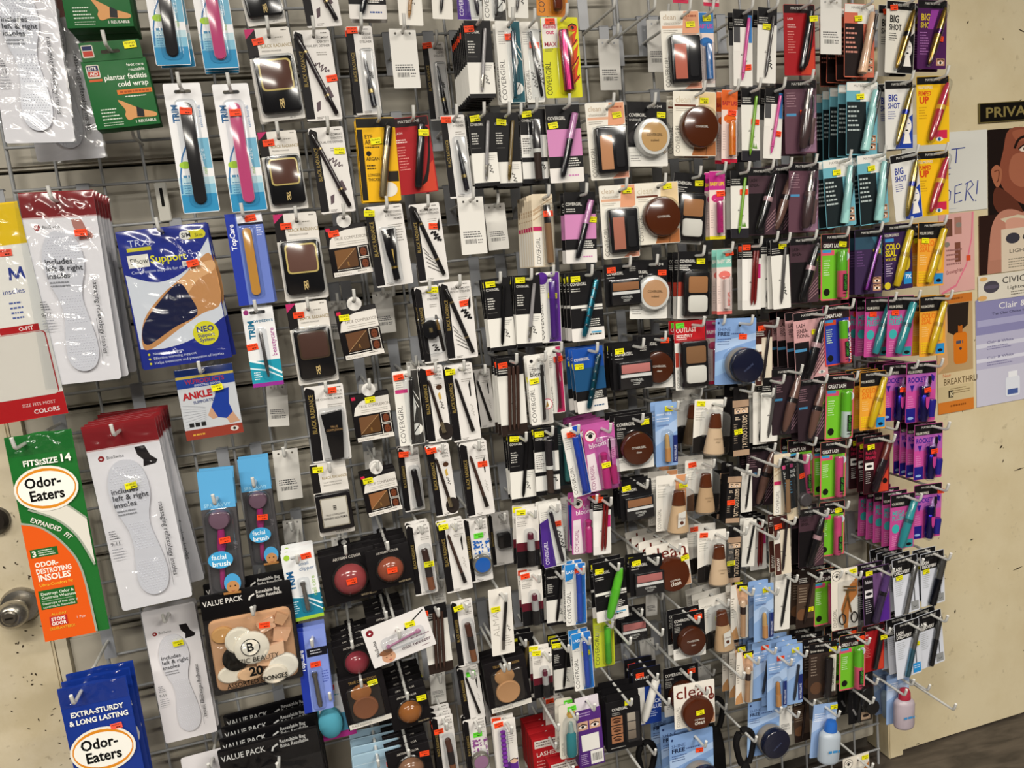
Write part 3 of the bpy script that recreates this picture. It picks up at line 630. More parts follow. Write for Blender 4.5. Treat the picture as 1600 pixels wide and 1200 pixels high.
def cold_box():
    K = Kind('cold_box', 'cold_wrap_box', 'box', 9.5, 13.2); K.py = 0.06
    K.sheet('hang_flap', K.outline(0.3, 0, 9.2, 3.0, 0.2), '1d5a2c', 0, 0.06, [K.outline(3.2, 1.3, 6.0, 1.85, 0.25)])
    K.rbox('carton', 0, 2.8, 9.5, 13.2, -3.2, 0.06, '1f5f30', r=0.08, b=0.05, mk='card'); q = K.pr
    q.RR(0.5, 0.4, 2.2, 2.3, .2, 'c7c0b4'); q.R(0.65, .55, 2.05, 1.2, '1c2450'); q.R(.65, 1.3, 2.05, 2.1, 'b23a2c')
    q.RR(0.5, 3.4, 2.4, 5.4, .25, 'c7c0b4'); q.R(0.65, 3.55, 2.25, 4.3, '1c2450'); q.T('RITE', .8, 4.15, .42, 'dedad2', bold=.02); q.R(.65, 4.4, 2.25, 5.15, 'b23a2c'); q.T('AID', .9, 5.0, .5, 'dedad2', bold=.02); q.R(0.6, 5.6, 2.5, 5.95, 'c0562c')
    q.T('foot care', 9.0, 4.0, 0.48, 'e4e8de', al='r', bold=.01); q.T('reusable', 9.0, 4.75, 0.5, 'e4e8de', al='r', bold=.01); q.T('plantar faciitis', 9.1, 5.9, 0.8, 'eef0e8', al='r', bold=.01); q.T('cold wrap', 9.1, 7.0, 0.8, 'eef0e8', al='r', bold=.01)
    q.R(4.2, 7.5, 9.4, 8.2, 'd2702c'); q.M(4.6, 7.7, 9.2, 1, 1, '9c4a18', h=.3, rag=0); q.M(5.2, 8.5, 9.2, 1, 1, 'c9d2c4', h=.18)
    q.S([(4.0, 9.0), (5.6, 9.8), (7.0, 10.6), (9.2, 11.4), (8.9, 12.0), (6.4, 11.9), (5.0, 12.2), (4.6, 11.4), (4.8, 10.6)], 'c8905a'); q.poly([(6.5, 10.2), (7.5, 10.8), (7.4, 11.9), (6.3, 11.8)], '16181c')
    q.M(1.2, 10.2, 4.2, 4, 0.5, 'c9d8c6'); q.M(1.2, 12.3, 4.6, 2, .35, 'a9c0a8'); q.T('1 REUSABLE', 9.0, 12.7, 0.42, 'e4e8de', al='r', bold=.01)
    K.hole = (4.6, 1.6); K.st = (7.8, 0.9); K.thick = 3.4
    return K.done()
cold_box()

def emery(key, col, edge):
    K = Kind(key, 'nail_file_pack', 'nail file', 5.9, 21.3); K.card('e4e4e6', r=0.3, hole='slot', hz=1.35); q = K.pr
    q.R(0.1, 18.2, 5.8, 21.2, '2b86b4'); q.R(0.1, 16.6, 5.8, 18.2, '7db4cc'); q.R(0.1, 15.4, 5.8, 16.6, 'b4cfd8'); q.poly([(3.9, 9.0), (5.8, 9.0), (5.8, 14), (4.6, 14)], '6fa9c4')
    q.L([(2.4, 9.6), (1.2, 12), (0.5, 15), (0.3, 18)], 0.25, '2f6ea4')
    q.T('TRIM', 1.75, 6.3, 1.0, '1f5b8c', rot=90, bold=.04, sx=.9); q.T('salon boards', 5.3, 7.3, 0.5, '2f6ea4', rot=90); q.C(1.5, 13.3, 0.95, '9cc23a', .6)
    q.M(0.9, 15.0, 2.2, 1, .7, '4a86ac', h=.4); q.M(0.8, 16.2, 2.1, 6, .42, '4a86ac'); q.T('nail', 4.85, 15.0, .6, '9cc86a', rot=90); q.T('care', 4.85, 12.6, 0.75, 'd6e6ee', rot=90)
    K.sheet('nail_file', K.outline(2.15, 3.2, 4.0, 19.8, 0.9, 6), col, K.py+.25, K.py+.55, mk='matte'); K.sheet('file_edge', K.outline(2.05, 3.1, 4.1, 19.9, 1.0, 6), edge, K.py+.1, K.py+.28, mk='matte', sub='nail_file')
    K.blister(1.3, 2.6, 4.8, 20.3, K.py+0.75, r=1.0); K.st = (3.0, 4.8); K.st_y = .75
    return K.done()
emery('emery_black', '1b191a', '3a3638'); emery('emery_pink', 'c04878', 'e0a0b8')
def topcare_emery():
    K = Kind('emery_tan', 'nail_file_pack', 'nail file', 6.1, 15.8); K.card('6478c0', r=.2, hole='round', hx=3.2, hz=.9); q = K.pr
    q.R(1.9, 0, 6.1, 1.7, 'e0e2ea'); q.R(0, 0, 1.7, 15.8, '23379c'); q.T('TopCare', 1.2, 6.2, .85, 'eef0f6', rot=90, bold=.02); q.M(4.9, 2.2, 5.9, 5, .4, 'd6dcf2'); q.R(2, 1.7, 6.1, 2.1, '1a1c30')
    K.sheet('nail_file', K.outline(2.5, 2.6, 4.0, 14.2, .7, 6), 'c08a3c', K.py+.2, K.py+.5, mk='matte'); K.blister(2.1, 2.3, 4.6, 14.6, K.py+.7); K.st = (4.3, .9)
    return K.done()
topcare_emery()
def tweezer():
    K = Kind('tweezers', 'tweezer_pack', 'tweezers', 5.3, 14.3); K.card('dfe0e2', r=.25, hole='slot', hz=1.0, hx=2.6); q = K.pr
    q.R(0, 9.6, 5.3, 13.6, '1f90a8'); q.R(0, 13.6, 5.3, 14.3, '8c2f8c'); q.L([(0, 9.4), (2.4, 10.2), (5.3, 12.2)], .35, 'e6eef0'); q.L([(0, 10.8), (2.6, 11.4), (5.3, 13)], .25, 'cfe4ea')
    q.T('TRIM', 1.7, 5.6, 1.0, '1f6a8c', rot=90, bold=.04); q.T('tweezers', 5.0, 2.8, .65, '1f6a8c', al='r', bold=.01); q.T('beautycare', 4.9, 9.0, .8, '9a2c84', rot=90, bold=.01); q.M(.5, 11.6, 1.8, 4, .4, 'e6f2f4'); q.C(.7, .9, .45, '8c2f6c')
    K.rod('tweezers', (2.6, 4.4), (2.9, 12.6), [(0, .1), (.05, .3), (.45, .28), (.75, .34), (.95, .2), (1, .12)], '8d8a88', mk='metal', flat=.6)
    K.blister(2.0, 3.8, 3.6, 13, K.py+.8); K.st = (1.0, 6.9)
    return K.done()
tweezer()
def elbow():
    K = Kind('elbow_pack', 'elbow_support_pack', 'support', 14.5, 23.4); K.card('1f2c86', r=.15, hole='round', hx=7.2, hz=.9); q = K.pr
    q.poly(smooth([(0.2, 7.2), (5, 9.0), (10, 7.4), (14.3, 2.5)], False) + smooth([(14.4, 16.2), (9, 19.2), (4, 20.2), (.2, 19.8)], False), 'd2d6de')
    q.S([(0.6, 19.5), (1.6, 15), (5.2, 11.2), (9, 8.6), (12, 6.2), (14.3, 5.6), (14.4, 13.6), (11, 15.2), (7, 17.2), (2.4, 19.8)], 'c08a58'); q.S([(8.2, 9.6), (11, 7.2), (14.2, 6.4), (14.3, 8), (11.4, 9.4), (9, 11.6)], 'dcaa78')
    q.S([(.8, 18.6), (1.2, 16.2), (3.4, 13.4), (8.0, 9.6), (9.6, 12.0), (10.2, 15.2), (6.4, 16.8), (3.0, 18.6), (1.6, 19.2)], '151a3c')
    q.R(1.2, 1.4, 5.0, 2.9, '26348e'); q.T('TRX', 1.5, 2.7, 1.1, 'c9cee6', sx=1.1); q.R(1.2, 2.9, 5.0, 3.5, 'c9c024'); q.RR(9.8, 1.0, 14, 2.5, .7, 'd6cc2c'); q.RR(9.8, 1.0, 11.6, 2.5, .7, 'e6e4dc'); q.T('S/M', 10.1, 2.1, .7, '1c1c24', bold=.02); q.T('Size', 12.2, 2.2, .6, '3c3c18')
    q.R(1.0, 4.1, 4.3, 6.2, 'e6e2d6'); q.T('Elbow', 1.3, 5.6, .95, '15151a', sx=.85); q.T('Support', 4.5, 5.7, 1.25, 'd8d02c', bold=.02); q.T('Compression support for the', 1.2, 7.2, .5, 'ccd2ee'); q.R(9.4, 6.0, 11, 6.9, 'dedcd4'); q.T('Elbow', 9.6, 6.65, .42, '2a2a30')
    q.C(11.0, 18.6, 2.1, 'd6d02a'); q.T('NEO', 11.0, 18.3, .95, '1f2c7c', al='c', bold=.03); q.T('Support', 11, 19.2, .6, '1f2c7c', al='c', bold=.02); q.T('System', 11, 20.0, .6, '1f2c7c', al='c', bold=.02)
    for i, t in enumerate(('Neoprene support', 'Effective warming support', 'Helps treatment and prevention of injuries')): q.T(t, 1.9, 21.1+.8*i, .46, 'd0d6ee'); q.C(1.3, 20.9+.8*i, .2, 'd0c82c')
    wrinkle_bag(K, -.1, .1, 14.6, 23.3, K.py+.2, 77, .3, hz=1); K.st = (11.3, 6.6); K.st_y = .6; K.thick = 1.6
    return K.done()
elbow()
def ankle():
    K = Kind('ankle_pack', 'ankle_support_pack', 'support', 9.6, 12.6); K.card('d2d3d6', r=.2, hole='round', hz=.8); q = K.pr
    q.R(0, 0, 9.6, 3.4, '1e3f94'); q.R(0, 1.3, 9.6, 1.75, 'c9b04a'); q.T('W.PRODUCTS', 1.4, 2.7, .75, 'b03040', bold=.02, sx=.95); q.T('SPORTING GOODS', 2.8, 3.25, .36, 'dfe2ee', bold=.01); q.R(0, 10.8, 9.6, 12.6, '9c3a2a'); q.M(1.2, 11.6, 4, 1, 1, 'e0a83a', h=.3); q.C(8.2, 11.6, .7, 'e0d6cc', .45); q.C(8.2, 11.6, .25, '2a1814')
    q.poly([(5.0, 7.2), (5.8, 5.6), (6.2, 4.4), (8.4, 4.2), (8.0, 7), (8.4, 8.6), (7.2, 9.6), (5.8, 9.2)], '1f3f9c'); q.poly([(4.2, 8.6), (5.0, 7.2), (5.8, 9.2), (4.9, 9.4)], 'cfa080'); q.poly([(7.2, 9.6), (8.4, 8.6), (9.3, 10.4), (7.6, 10.6)], 'cfa080')
    for i in range(8): q.L([(0.3, 10.5-i*.6), (4.0, 9.2-i*.3)], .05, 'b4b6bc')
    q.T('ANKLE', .7, 5.4, 1.15, 'b8242c', bold=.04, sx=.95, rot=3); q.T('SUPPORTER', 2.2, 6.3, .5, '3a4c86', bold=.01, rot=3)
    for x in (.9, 1.9, 2.9): q.R(x, 9.6, x+.75, 10.3, '1a1a1c')
    K.blister(-.1, -.1, 9.7, 12.7, .5, r=.3, b=.1); K.st = (6.6, 4.0); K.st_y = .5
    return K.done()
ankle()
def sponge_bag(key, contents=True):
    K = Kind(key, 'sponge_bag', 'sponges', 15.5, 19); K.py = .1
    K.sheet('bag_back', K.outline(0, 0, 15.5, 19, .4), '121113', 0, .08, mk='foil')
    if contents: K.rbox('sponge_layer', .7, 4.8, 14.8, 18.3, .1, .5, 'b98f6c', r=1.2, b=.3, mk='matte')
    K.rbox('header', 0, 0, 15.5, 4.6, .1, .22, '0e0d0f', r=.3, b=.05, mk='card'); q = K.pr
    q = Prints(); q.T('VALUE PACK', .4, 2.1, .95, 'd6d4d0', bold=.01, sx=.85); q.T('Resealable Bag', 9.4, 1.4, .6, 'd6d4d0', bold=.01, sx=.8); q.T('Bolsa Resellable', 9.4, 2.2, .6, 'd6d4d0', bold=.01, sx=.8); q.L([(9.1, 1.4), (8.3, 1.8), (8.1, 2.4)], .3, 'd6d4d0')
    K.face('header_print', q, .24)
    if contents:
        rnd = random.Random(5)
        for i, (x, z, r, e, c) in enumerate(((2.9, 7.6, 1.9, .8, 'c2935c'), (4.6, 12.2, 2.3, 1, '15130f'), (5.6, 8.8, 2.4, 1, 'e0d8c6'), (7.6, 10.4, 3.0, 1, 'e4dccb'), (3.4, 15.2, 2.3, .7, 'e2d9c6'), (6.6, 15.6, 2.2, .6, 'ddb48c'), (12.4, 15.2, 2.6, .9, 'e6e0d2'), (10.8, 16.2, 2.2, .8, 'e0d6c4'))):
            y0 = .2 + (i % 4)*.5; K.turn('round_sponge', x, z, [(r*.9, y0), (r, y0+.2), (r, y0+.7), (r*.85, y0+.95)], c, 'matte', ell=e, n=20)
        for i, (x, z, w, h, a, c) in enumerate(((10.6, 7.2, 3.2, 2.0, -20, 'dfb08c'), (12.8, 9.4, 3.0, 2.2, 15, 'd9a884'), (11.2, 11.8, 4.2, 2.2, -12, 'e4bc9a'), (13.0, 6.6, 2.2, 2.0, 30, 'c89a74'), (9.4, 13.6, 3.0, 1.8, 12, 'deb08a'))):
            ca, sa = math.cos(math.radians(a)), math.sin(math.radians(a)); y0 = .3 + (i % 3)*.5
            K.sheet('wedge_sponge', [(x+u*ca-v*sa, z+u*sa+v*ca) for u, v in ((-w/2, -h/2), (w/2, -h/2), (w/2*.7, h/2), (-w/2*.9, h/2))], c, y0, y0+1.1, mk='matte')
        q = Prints(); q.C(7.4, 10.0, 1.6, '121212'); q.C(7.4, 10.0, 1.45, 'e2dccd'); q.T('B', 6.7, 10.7, 1.6, '121212', bold=.02); q.T('BAZIC BEAUTY', 7.8, 12.8, .95, '1c1814', al='c', sx=.9); q.T('20', 7.8, 15.3, 1.6, '0e0e0e', al='c', bold=.04); q.T('ASSORTED SPONGES', 7.8, 16.8, .85, '0e0e0e', al='c', bold=.02, sx=.9)
        K.face('print', q, 2.9)
        wrinkle_bag(K, .1, 4.4, 15.4, 18.9, 2.55, 12, .45)
        q = None
    else: wrinkle_bag(K, .1, .2, 15.4, 18.9, .5, 9, .4)
    K.hole = (8.9, 4.0); K.st = (10.2, 6.2); K.st_y = 3.0; K.thick = 2.8 if contents else 1.8
    return K.done()
sponge_bag('sponge_bag'); sponge_bag('value_bag', False)
def spa_brush():
    K = Kind('spa_brush', 'facial_brush_pack', 'brush', 5.6, 21.5); K.card('4c4a4c', r=.2, hole='round', hz=5.0); q = K.pr
    q.R(0, 0, 5.6, 6.6, '5aa4d6'); q.T('SPA SAVVY', .5, 6.3, .65, 'a9d8f0', bold=.0, sx=.95); q.T('SPA', 4.6, 12.6, .6, '8a8488', rot=-90); q = Prints(); q.C(2.5, 15.0, 2.0, '3f9cd0', 1.5); q.T('facial', 1.1, 14.9, .85, 'e6f0f4', bold=.01); q.T('brush', 1.1, 16.1, .9, 'e6f0f4', bold=.02)
    q.C(4.0, 19.3, 1.35, '4a9cd0', 1.7); q.C(4.0, 20.0, 1.05, 'b98656', 1.1); q.C(3.6, 19.8, .14, '201410'); q.C(4.4, 19.8, .14, '201410'); q.L([(3.7, 20.6), (4.0, 20.75), (4.3, 20.6)], .1, '8a3a34'); q.R(2.4, 20.8, 5.2, 21.2, 'a07040'); K.face('front_print', q, 1.92)
    K.turn('brush_head', 2.8, 8.4, [(1.6, .1), (1.75, .4), (1.75, .8), (1.5, 1.2), (.6, 1.35)], '8a6a7c', 'frost'); K.rod('handle', (2.9, 9.8), (2.2, 20.6), [(0, .5), (.3, .75), (.45, .4), (.9, .45), (1, .2)], '9c2f6c', flat=.7, mk='gloss')
    K.blister(.5, 6.7, 5.1, 21.2, 1.9, r=1.2); K.st = (3.4, 11.6); K.st_y = 1.9; K.thick = 2.2
    return K.done()
spa_brush()
def clipper_trim():
    K = Kind('trim_clipper', 'nail_clipper_pack', 'nail clipper', 5.4, 12.6); K.card('e2e4e6', r=.3, hole='slot', hz=1.2, hx=2.8); q = K.pr
    q.R(0, 8.2, 5.4, 12.0, '1f7a96'); q.R(0, 12.0, 5.4, 12.6, '9cc23a'); q.L([(0, 8.0), (3, 8.6), (5.4, 10.2)], .3, 'e4ecee'); q.L([(2.6, 9.0), (5.4, 11.2)], .2, 'cfe2ea')
    q.T('TRIM', 1.5, 7.0, 1.1, '1f5b8c', rot=90, bold=.04); q.T('small', 2.6, 2.8, .6, '1f5b8c'); q.T('clipper', 2.6, 3.7, .65, '1f5b8c'); q.C(.9, 1.0, .5, '9cc23a'); q.T('nail care', 4.9, 8.6, .75, '8cb44a', rot=90); q.M(.4, 9.0, 1.6, 6, .4, 'cfe6ee')
    K.rod('nail_clipper', (2.8, 5.6), (3.0, 10.8), [(0, .4), (.08, .5), (.15, .36), (.9, .42), (1, .3)], 'a9a6a2', mk='metal', flat=.7); K.blister(2.0, 5.0, 3.9, 11.2, .9); K.st = (4.2, 1.3)
    return K.done()
clipper_trim()
def clipper_topcare():
    K = Kind('blue_clipper', 'nail_clipper_pack', 'nail clipper', 5.2, 15.5); K.card('7f92d8', r=.2, hole='round', hz=1.6, hx=2.9); q = K.pr
    q.R(0, 0, 1.4, 15.5, '23379c'); q.T('TopCare', 1.05, 7.6, .8, 'eef0f6', rot=90, bold=.02); q.R(1.6, 3.4, 5.2, 5.0, '16161e'); q.M(2.2, 3.8, 4.6, 2, .5, 'c9ccd8'); q.M(3.8, 8, 5, 5, .5, '4a5cae')
    K.rod('nail_clipper', (2.5, 7.8), (2.9, 14.6), [(0, .45), (.08, .55), (.16, .4), (.9, .48), (1, .3)], '9c9994', mk='metal', flat=.7); K.blister(1.7, 7.2, 3.9, 15.1, .9); K.st = (2.8, 6.4)
    return K.done()
clipper_topcare()
def pumice():
    K = Kind('pumice', 'pumice_stone_pack', 'pumice stone', 6.0, 11); K.card('d6d8dc', r=.2, hole='round', hz=1.4, hx=2.5); q = K.pr; q.R(0, 9.8, 6, 11, '9c2f7c'); q.R(0, 6.2, 6, 9.8, '4a8eac'); q.T('pumice', 4.9, 9.4, .8, '4a6e9c', rot=90); q.M(1, 2.4, 4, 2, .5, '2a8ca8')
    K.turn('pumice_stone', 1.8, 7.0, [(1.9, .1), (2.2, .8), (2.1, 1.6), (1.5, 2.2), (.5, 2.5)], '4a93a8', 'matte', ell=1.35, n=22); K.st = (2.6, 1.0)
    return K.done()
pumice()
def mini_tweezer():
    K = Kind('mini_tweezer', 'tweezer_pack', 'tweezers', 12.2, 8.1); K.card('dfdcdc', r=.25, hole='round', hx=6.2, hz=2.6); q = K.pr
    q.C(1.3, 1.2, .7, '7c1c28'); q.T('+', 1.0, 1.6, .7, 'eeeeee', bold=.03); q.T('BioSwiss', 1.8, 6.2, .65, '2a2426', rot=90, bold=.02); q.C(3.2, 6.9, 1.3, 'c99a7c', 1.15); q.C(3.0, 5.9, 1.3, '8a5f44', .6); q.L([(2.6, 6.8), (2.9, 6.9)], .12, '2a1a14'); q.L([(3.5, 6.7), (3.8, 6.8)], .12, '2a1a14'); q.C(3.3, 7.5, .25, 'a8504c', .12)
    q.L([(7.6, 2.8), (11.8, .5)], .25, '1a1a1a'); q.L([(7.5, 3.0), (9, 2.2)], .4, '1a1a1a'); q.T('mini tweezer', 11.6, 6.6, .75, '4a2a3c', al='r', bold=.005, rot=1); q.M(8, 5.0, 11.6, 1, 1, '7a5a6c', h=.2, rag=0); q.M(9.6, 7.2, 11.4, 1, 1, '7a5a6c', h=.15)
    K.rod('tweezers', (3.4, 4.9), (10.2, 4.0), [(0, .35), (.06, .5), (.1, .22), (.85, .25), (.92, .5), (1, .3)], 'b07a98', flat=.7); K.blister(2.6, 3.2, 10.9, 5.7, 1.2, r=.9); K.st = (8.8, 2.3); K.st_y = .1
    return K.done()
mini_tweezer()

# ---- gold-and-black pressed powders, pencils and tubes
def br_powder(key, pan, gold='d2bc74', frame=True):
    K = Kind(key, 'pressed_powder_pack', 'face powder', 7.4, 15.3); K.card('d6d2cc', r=.3, hole='round', hx=3.9, hz=1.4); q = K.pr
    q.R(0, 0, 1.7, 4.8, '1a1718'); q.poly([(0, 0), (1.8, 0), (0, 1.6)], 'b02860'); q.T('BLACK RADIANCE', 2.1, 3.2, .58, '8a7640', sx=.78, bold=.008); q.T('PRESSED POWDER', 2.2, 3.9, .28, '4a4640'); q.M(4.8, 1.5, 6.6, 1, 1, '8a867e', h=.2); q.M(6.0, .4, 7, 1, 1, '4a4640', h=.15); q.T('NET WT', 4.8, 15.0, .2, '4a4640')
    K.rbox('compact', .5, 4.9, 7.1, 14.2, .1, 1.3, '131214', r=.7, b=.25); K.rbox('gold_rim', 1.1, 5.4, 6.6, 10.6, 1.29, 1.42, gold, r=.7, b=.06, mk='gloss', sub='compact')
    K.rbox('powder_pan', 1.4, 5.7, 6.3, 10.3, 1.3, 1.47, pan, r=.55, b=.05, mk='powder', sub='compact')
    p = Prints(); p.T('R', 3.5, 13.5, 1.5, 'd0b478', bold=.01, sx=.55); p.T('R', 4.4, 13.2, 1.3, 'd0b478', bold=.01, sx=-.5); K.face('emblem', p, 1.31, 'compact')
    K.blister(.3, 4.6, 7.3, 14.5, 1.75, r=.8); K.st = (1.9, 2.2); K.thick = 1.9
    return K.done()
br_powder('powder_brown', '5a3a30'); br_powder('powder_tan', '6b4c42'); br_powder('powder_dark', '4f362e', gold='4a3a2c')
def br_card(K, title, lines=2, flap=1.25):
    K.card('dad7d4', r=.3, hole='round', hx=K.w*.55, hz=1.05); q = K.pr
    q.R(0, .7, flap, K.h-.3, '151315'); q.poly([(0, .7), (.4, .15), (flap, .7)], '151315'); q.T('BLACK RADIANCE', flap*.78, K.h*.62, flap*.46, '9a8448', rot=90, sx=.75)
    for i, t in enumerate(title): q.T(t, K.w-.3, 1.5+.65*i, .4, '45423e', al='r', sx=.85, bold=.004)
    q.M(K.w*.55, 1.7+.65*len(title), K.w-.3, lines, .38, '8a8680'); q.M(K.w-1.6, .45, K.w-.4, 1, 1, '4a4640', h=.15); q.M(flap+.3, K.h-.6, flap+1.8, 2, .25, '5a5650')
    K.st = (.9, .7)
def br_pencil(key, w, col, ends, title, ink, metal='9a958c', r=.42, a=None, b=None, swash=True, band='a8946a', flap=1.45, h=15.0, pname='cosmetic_pencil', kname='eyeliner_pack', cat='eyeliner'):
    K = Kind(key, kname, cat, w, h); br_card(K, title, flap=flap); q = K.pr
    if swash:
        q.W(w*.5, h*.36, .62, .7, 4, .13, ink, 42); q.poly([(w*.55, h*.68), (w*.75, h*.62), (w*.85, h*.74), (w*.62, h*.80)], ink); q.poly([(w*.34, h*.80), (w*.46, h*.78), (w*.42, h*.88), (w*.32, h*.90)], ink)
    a = a or (w*.16, 1.1); b = b or (w*.86, h-1.0); m = lambda t: (a[0]+(b[0]-a[0])*t, a[1]+(b[1]-a[1])*t)
    K.rod(pname, m(.2), m(.76), [(0, r), (1, r)], col); K.rod('upper_cap', a, m(.2), [(0, r*.55), (.1, r*.95), (1, r)], ends, sub=pname); K.rod('lower_cap', m(.76), b, [(0, r), (.92, r), (1, r*.7)], ends, sub=pname)
    K.rod('band', m(.2), m(.225), [(0, r*1.04), (1, r*1.04)], band, mk='metal', sub=pname); K.rod('band', m(.745), m(.77), [(0, r*1.04), (1, r*1.04)], band, mk='metal', sub=pname)
    x0 = min(a[0], b[0])
    return K.done()
br_pencil('dual_brow', 6.1, '2c2528', '1d181a', ('COMBAT', 'IDENTITY', 'DUAL EYE DEFINER'), '5a4c52', a=(.5, .9), b=(5.2, 14.2)); br_pencil('bold_duo', 6.0, '1c1a1b', '151314', ('BOLD & SMOKEY', 'SHADOW EYELINER'), '141214', swash=False, a=(.9, 1.1), b=(5.0, 14.0))
K = KINDS['bold_duo']; p = Prints(); p.W(4.0, 5.4, .6, .7, 4, .22, '141214', 60)
for i in range(5): p.L([(1.6+i*.12, 8.4+i*.9), (2.6+i*.55, 9.8+i*.95)], .1, '141214')
p.poly([(5.0, 4.2), (5.6, 3.0), (5.5, 5.0), (5.1, 5.6)], '141214'); K.face('print', p, .2)
def br_liner(key, title, w=4.5):
    K = Kind(key, 'eyeliner_pack', 'eyeliner', w, 14.9); br_card(K, title, flap=1.2); q = K.pr; q.W(w*.75, 7.6, .3, .4, 4, .08, '1a1a1a', 80)
    K.rod('liner_bottle', (w*.56, 4.6), (w*.72, 13.6), [(0, .12), (.04, .2), (.55, .42), (.7, .5), (1, .5)], '1a1820'); K.rod('band', (w*.665, 10.8), (w*.68, 11.4), [(0, .52), (1, .52)], 'b9a26a', mk='metal', sub='liner_bottle'); K.blister(w*.4, 3.9, w*.92, 14.2, 1.3, r=.4)
    return K.done()
br_liner('fine_liner', ('FINE LINE', 'LIQUID', 'EYELINER')); br_liner('fine_liner_b', ('LIQUID', 'EYELINER'))
def br_brow(key, title, col='2a211e', brush=True, ink='4a3020', w=4.6, h=15.0):
    K = Kind(key, 'eyebrow_pencil_pack', 'eyebrow pencil', w, h); br_card(K, title, flap=1.45); q = K.pr
    if brush: q.C(w*.75, 4.3, .6, ink, .5); q.poly([(w*.66, 5.6), (w*.76, 5.2), (w*.8, 6.6), (w*.7, 6.8)], 'c0a050'); q.W(w*.75, 7.0, .55, .35, 3, .09, '2a2420', 80); q.C(w*.8, h-1.9, 1.4, '2a2422', 1.7)
    else: q.poly([(w*.78, 4.2), (w*.86, 3.2), (w*.84, 6.4), (w*.8, 6.6)], '1a1816'); q.W(w*.8, 8.0, .6, .3, 4, .06, '9a9690', 85)
    a, b = (w*.34, 2.6), (w*.72, h-1.8); K.rod('eyebrow_pencil', a, (a[0]+(b[0]-a[0])*.8, a[1]+(b[1]-a[1])*.8), [(0, .12), (.06, .3), (1, .34)], col); K.rod('pencil_end', (a[0]+(b[0]-a[0])*.8, a[1]+(b[1]-a[1])*.8), b, [(0, .36), (1, .42)], 'b8a888' if brush else '1e1a18', sub='eyebrow_pencil', mk='metal' if brush else 'gloss')
    return K.done()
br_brow('brow_smudge', ('EYE', 'APPEAL', 'KOHL')); br_brow('brow_fine', ('PERFECT', 'BROW'), '1d1a1a', False, w=5.4); br_brow('brow_brown', ('PERFECT', 'BROW'), '3a2a24', False, w=5.4)
def br_tube():
    K = Kind('lid_primer', 'eye_primer_pack', 'eye primer', 7.0, 15); br_card(K, ('STRETCHING', 'EYE SHADOW', 'PRIMER'), flap=1.6); K.pr.M(5.2, 4.6, 6.6, 5, .5, '8a8680')
    K.sheet('tube', [(2.4, 4.6), (4.8, 4.4), (4.6, 9), (4.3, 11.6), (3.3, 11.7), (2.7, 9)], '121013', K.py+.1, K.py+1.1, mk='gloss'); K.rod('cap', (3.8, 11.7), (3.9, 13.9), [(0, .62), (1, .66)], '0e0d0f', sub='tube'); K.rod('band', (3.8, 11.4), (3.82, 11.8), [(0, .66), (1, .66)], 'c9a858', mk='metal', sub='tube')
    p = Prints(); p.W(3.0, 5.0, .4, .3, 3, .12, 'e6e2da', 60); p.poly([(3.7, 8.2), (4.0, 8.2), (3.9, 11)], 'c9a858'); K.face('tube_print', p, K.py+1.12, 'tube'); K.blister(2.1, 4.0, 5.1, 14.3, 1.7, r=.5); K.st = (.9, 1.2); return K.done()
br_tube()
def br_primer():
    K = Kind('tube_primer', 'face_primer_pack', 'face primer', 7.0, 14.3); br_card(K, ('TRUE', 'COMPLEXION', 'SHINE CONTROL PRIMER'), flap=1.8)
    K.sheet('tube', [(2.4, 5.2), (6.2, 4.7), (6.0, 9), (5.6, 13.6), (3.4, 13.8), (2.9, 9)], '131214', K.py+.1, K.py+1.6, mk='gloss'); p = Prints(); p.T('TRUE', 4.5, 7.8, .4, 'b08a5a', al='c'); p.T('COMPLEXION', 4.5, 8.4, .4, 'b08a5a', al='c', sx=.8); K.face('tube_print', p, K.py+1.62, 'tube'); K.blister(2.1, 4.3, 6.6, 14.0, 2.0, r=.4); K.st = (4.8, 1.0); K.thick = 2; return K.done()
br_primer()
def br_skin():
    K = Kind('skin_primer', 'face_primer_pack', 'face primer', 6.5, 14); K.card('d6d2cc', r=.25, hole='round', hx=3.5, hz=1.2); q = K.pr; q.R(0, .2, 1.4, 5.6, '1a1718'); q.T('BLACK RADIANCE', 1.9, 3.2, .52, '8a7640', sx=.75, bold=.008); q.T('TRUE COMPLEXION', 2.0, 4.0, .26, '4a4640'); q.T('REFINING SKIN PRIMER', 2.0, 4.5, .26, '4a4640', sx=.85); q.M(3, 13.4, 6, 1, 1, '6a6660', h=.2)
    K.rbox('compact', .1, 5.7, 6.5, 12.9, .1, 1.3, '161416', r=.25, b=.2); K.rbox('window', .9, 6.5, 5.8, 12.1, 1.28, 1.36, '8a8476', r=.15, b=.05, sub='compact'); K.rbox('window_centre', 1.1, 6.7, 5.6, 11.9, 1.3, 1.4, 'b9b6ae', r=.15, b=.03, sub='compact', mk='card')
    p = Prints(); p.T('R', 3.1, 8.9, .9, '2a2826', bold=.01, sx=.6); p.T('R', 3.75, 8.9, .9, '2a2826', bold=.01, sx=-.6); p.T('TRUE COMPLEXION', 3.35, 9.9, .34, '2a2826', al='c', sx=.8); p.T('REFINING SKIN PRIMER', 3.35, 10.6, .42, '1a1816', al='c', sx=.7, bold=.01); K.face('window_print', p, 1.42, 'compact'); K.st = (1.4, 1.1); return K.done()
br_skin()
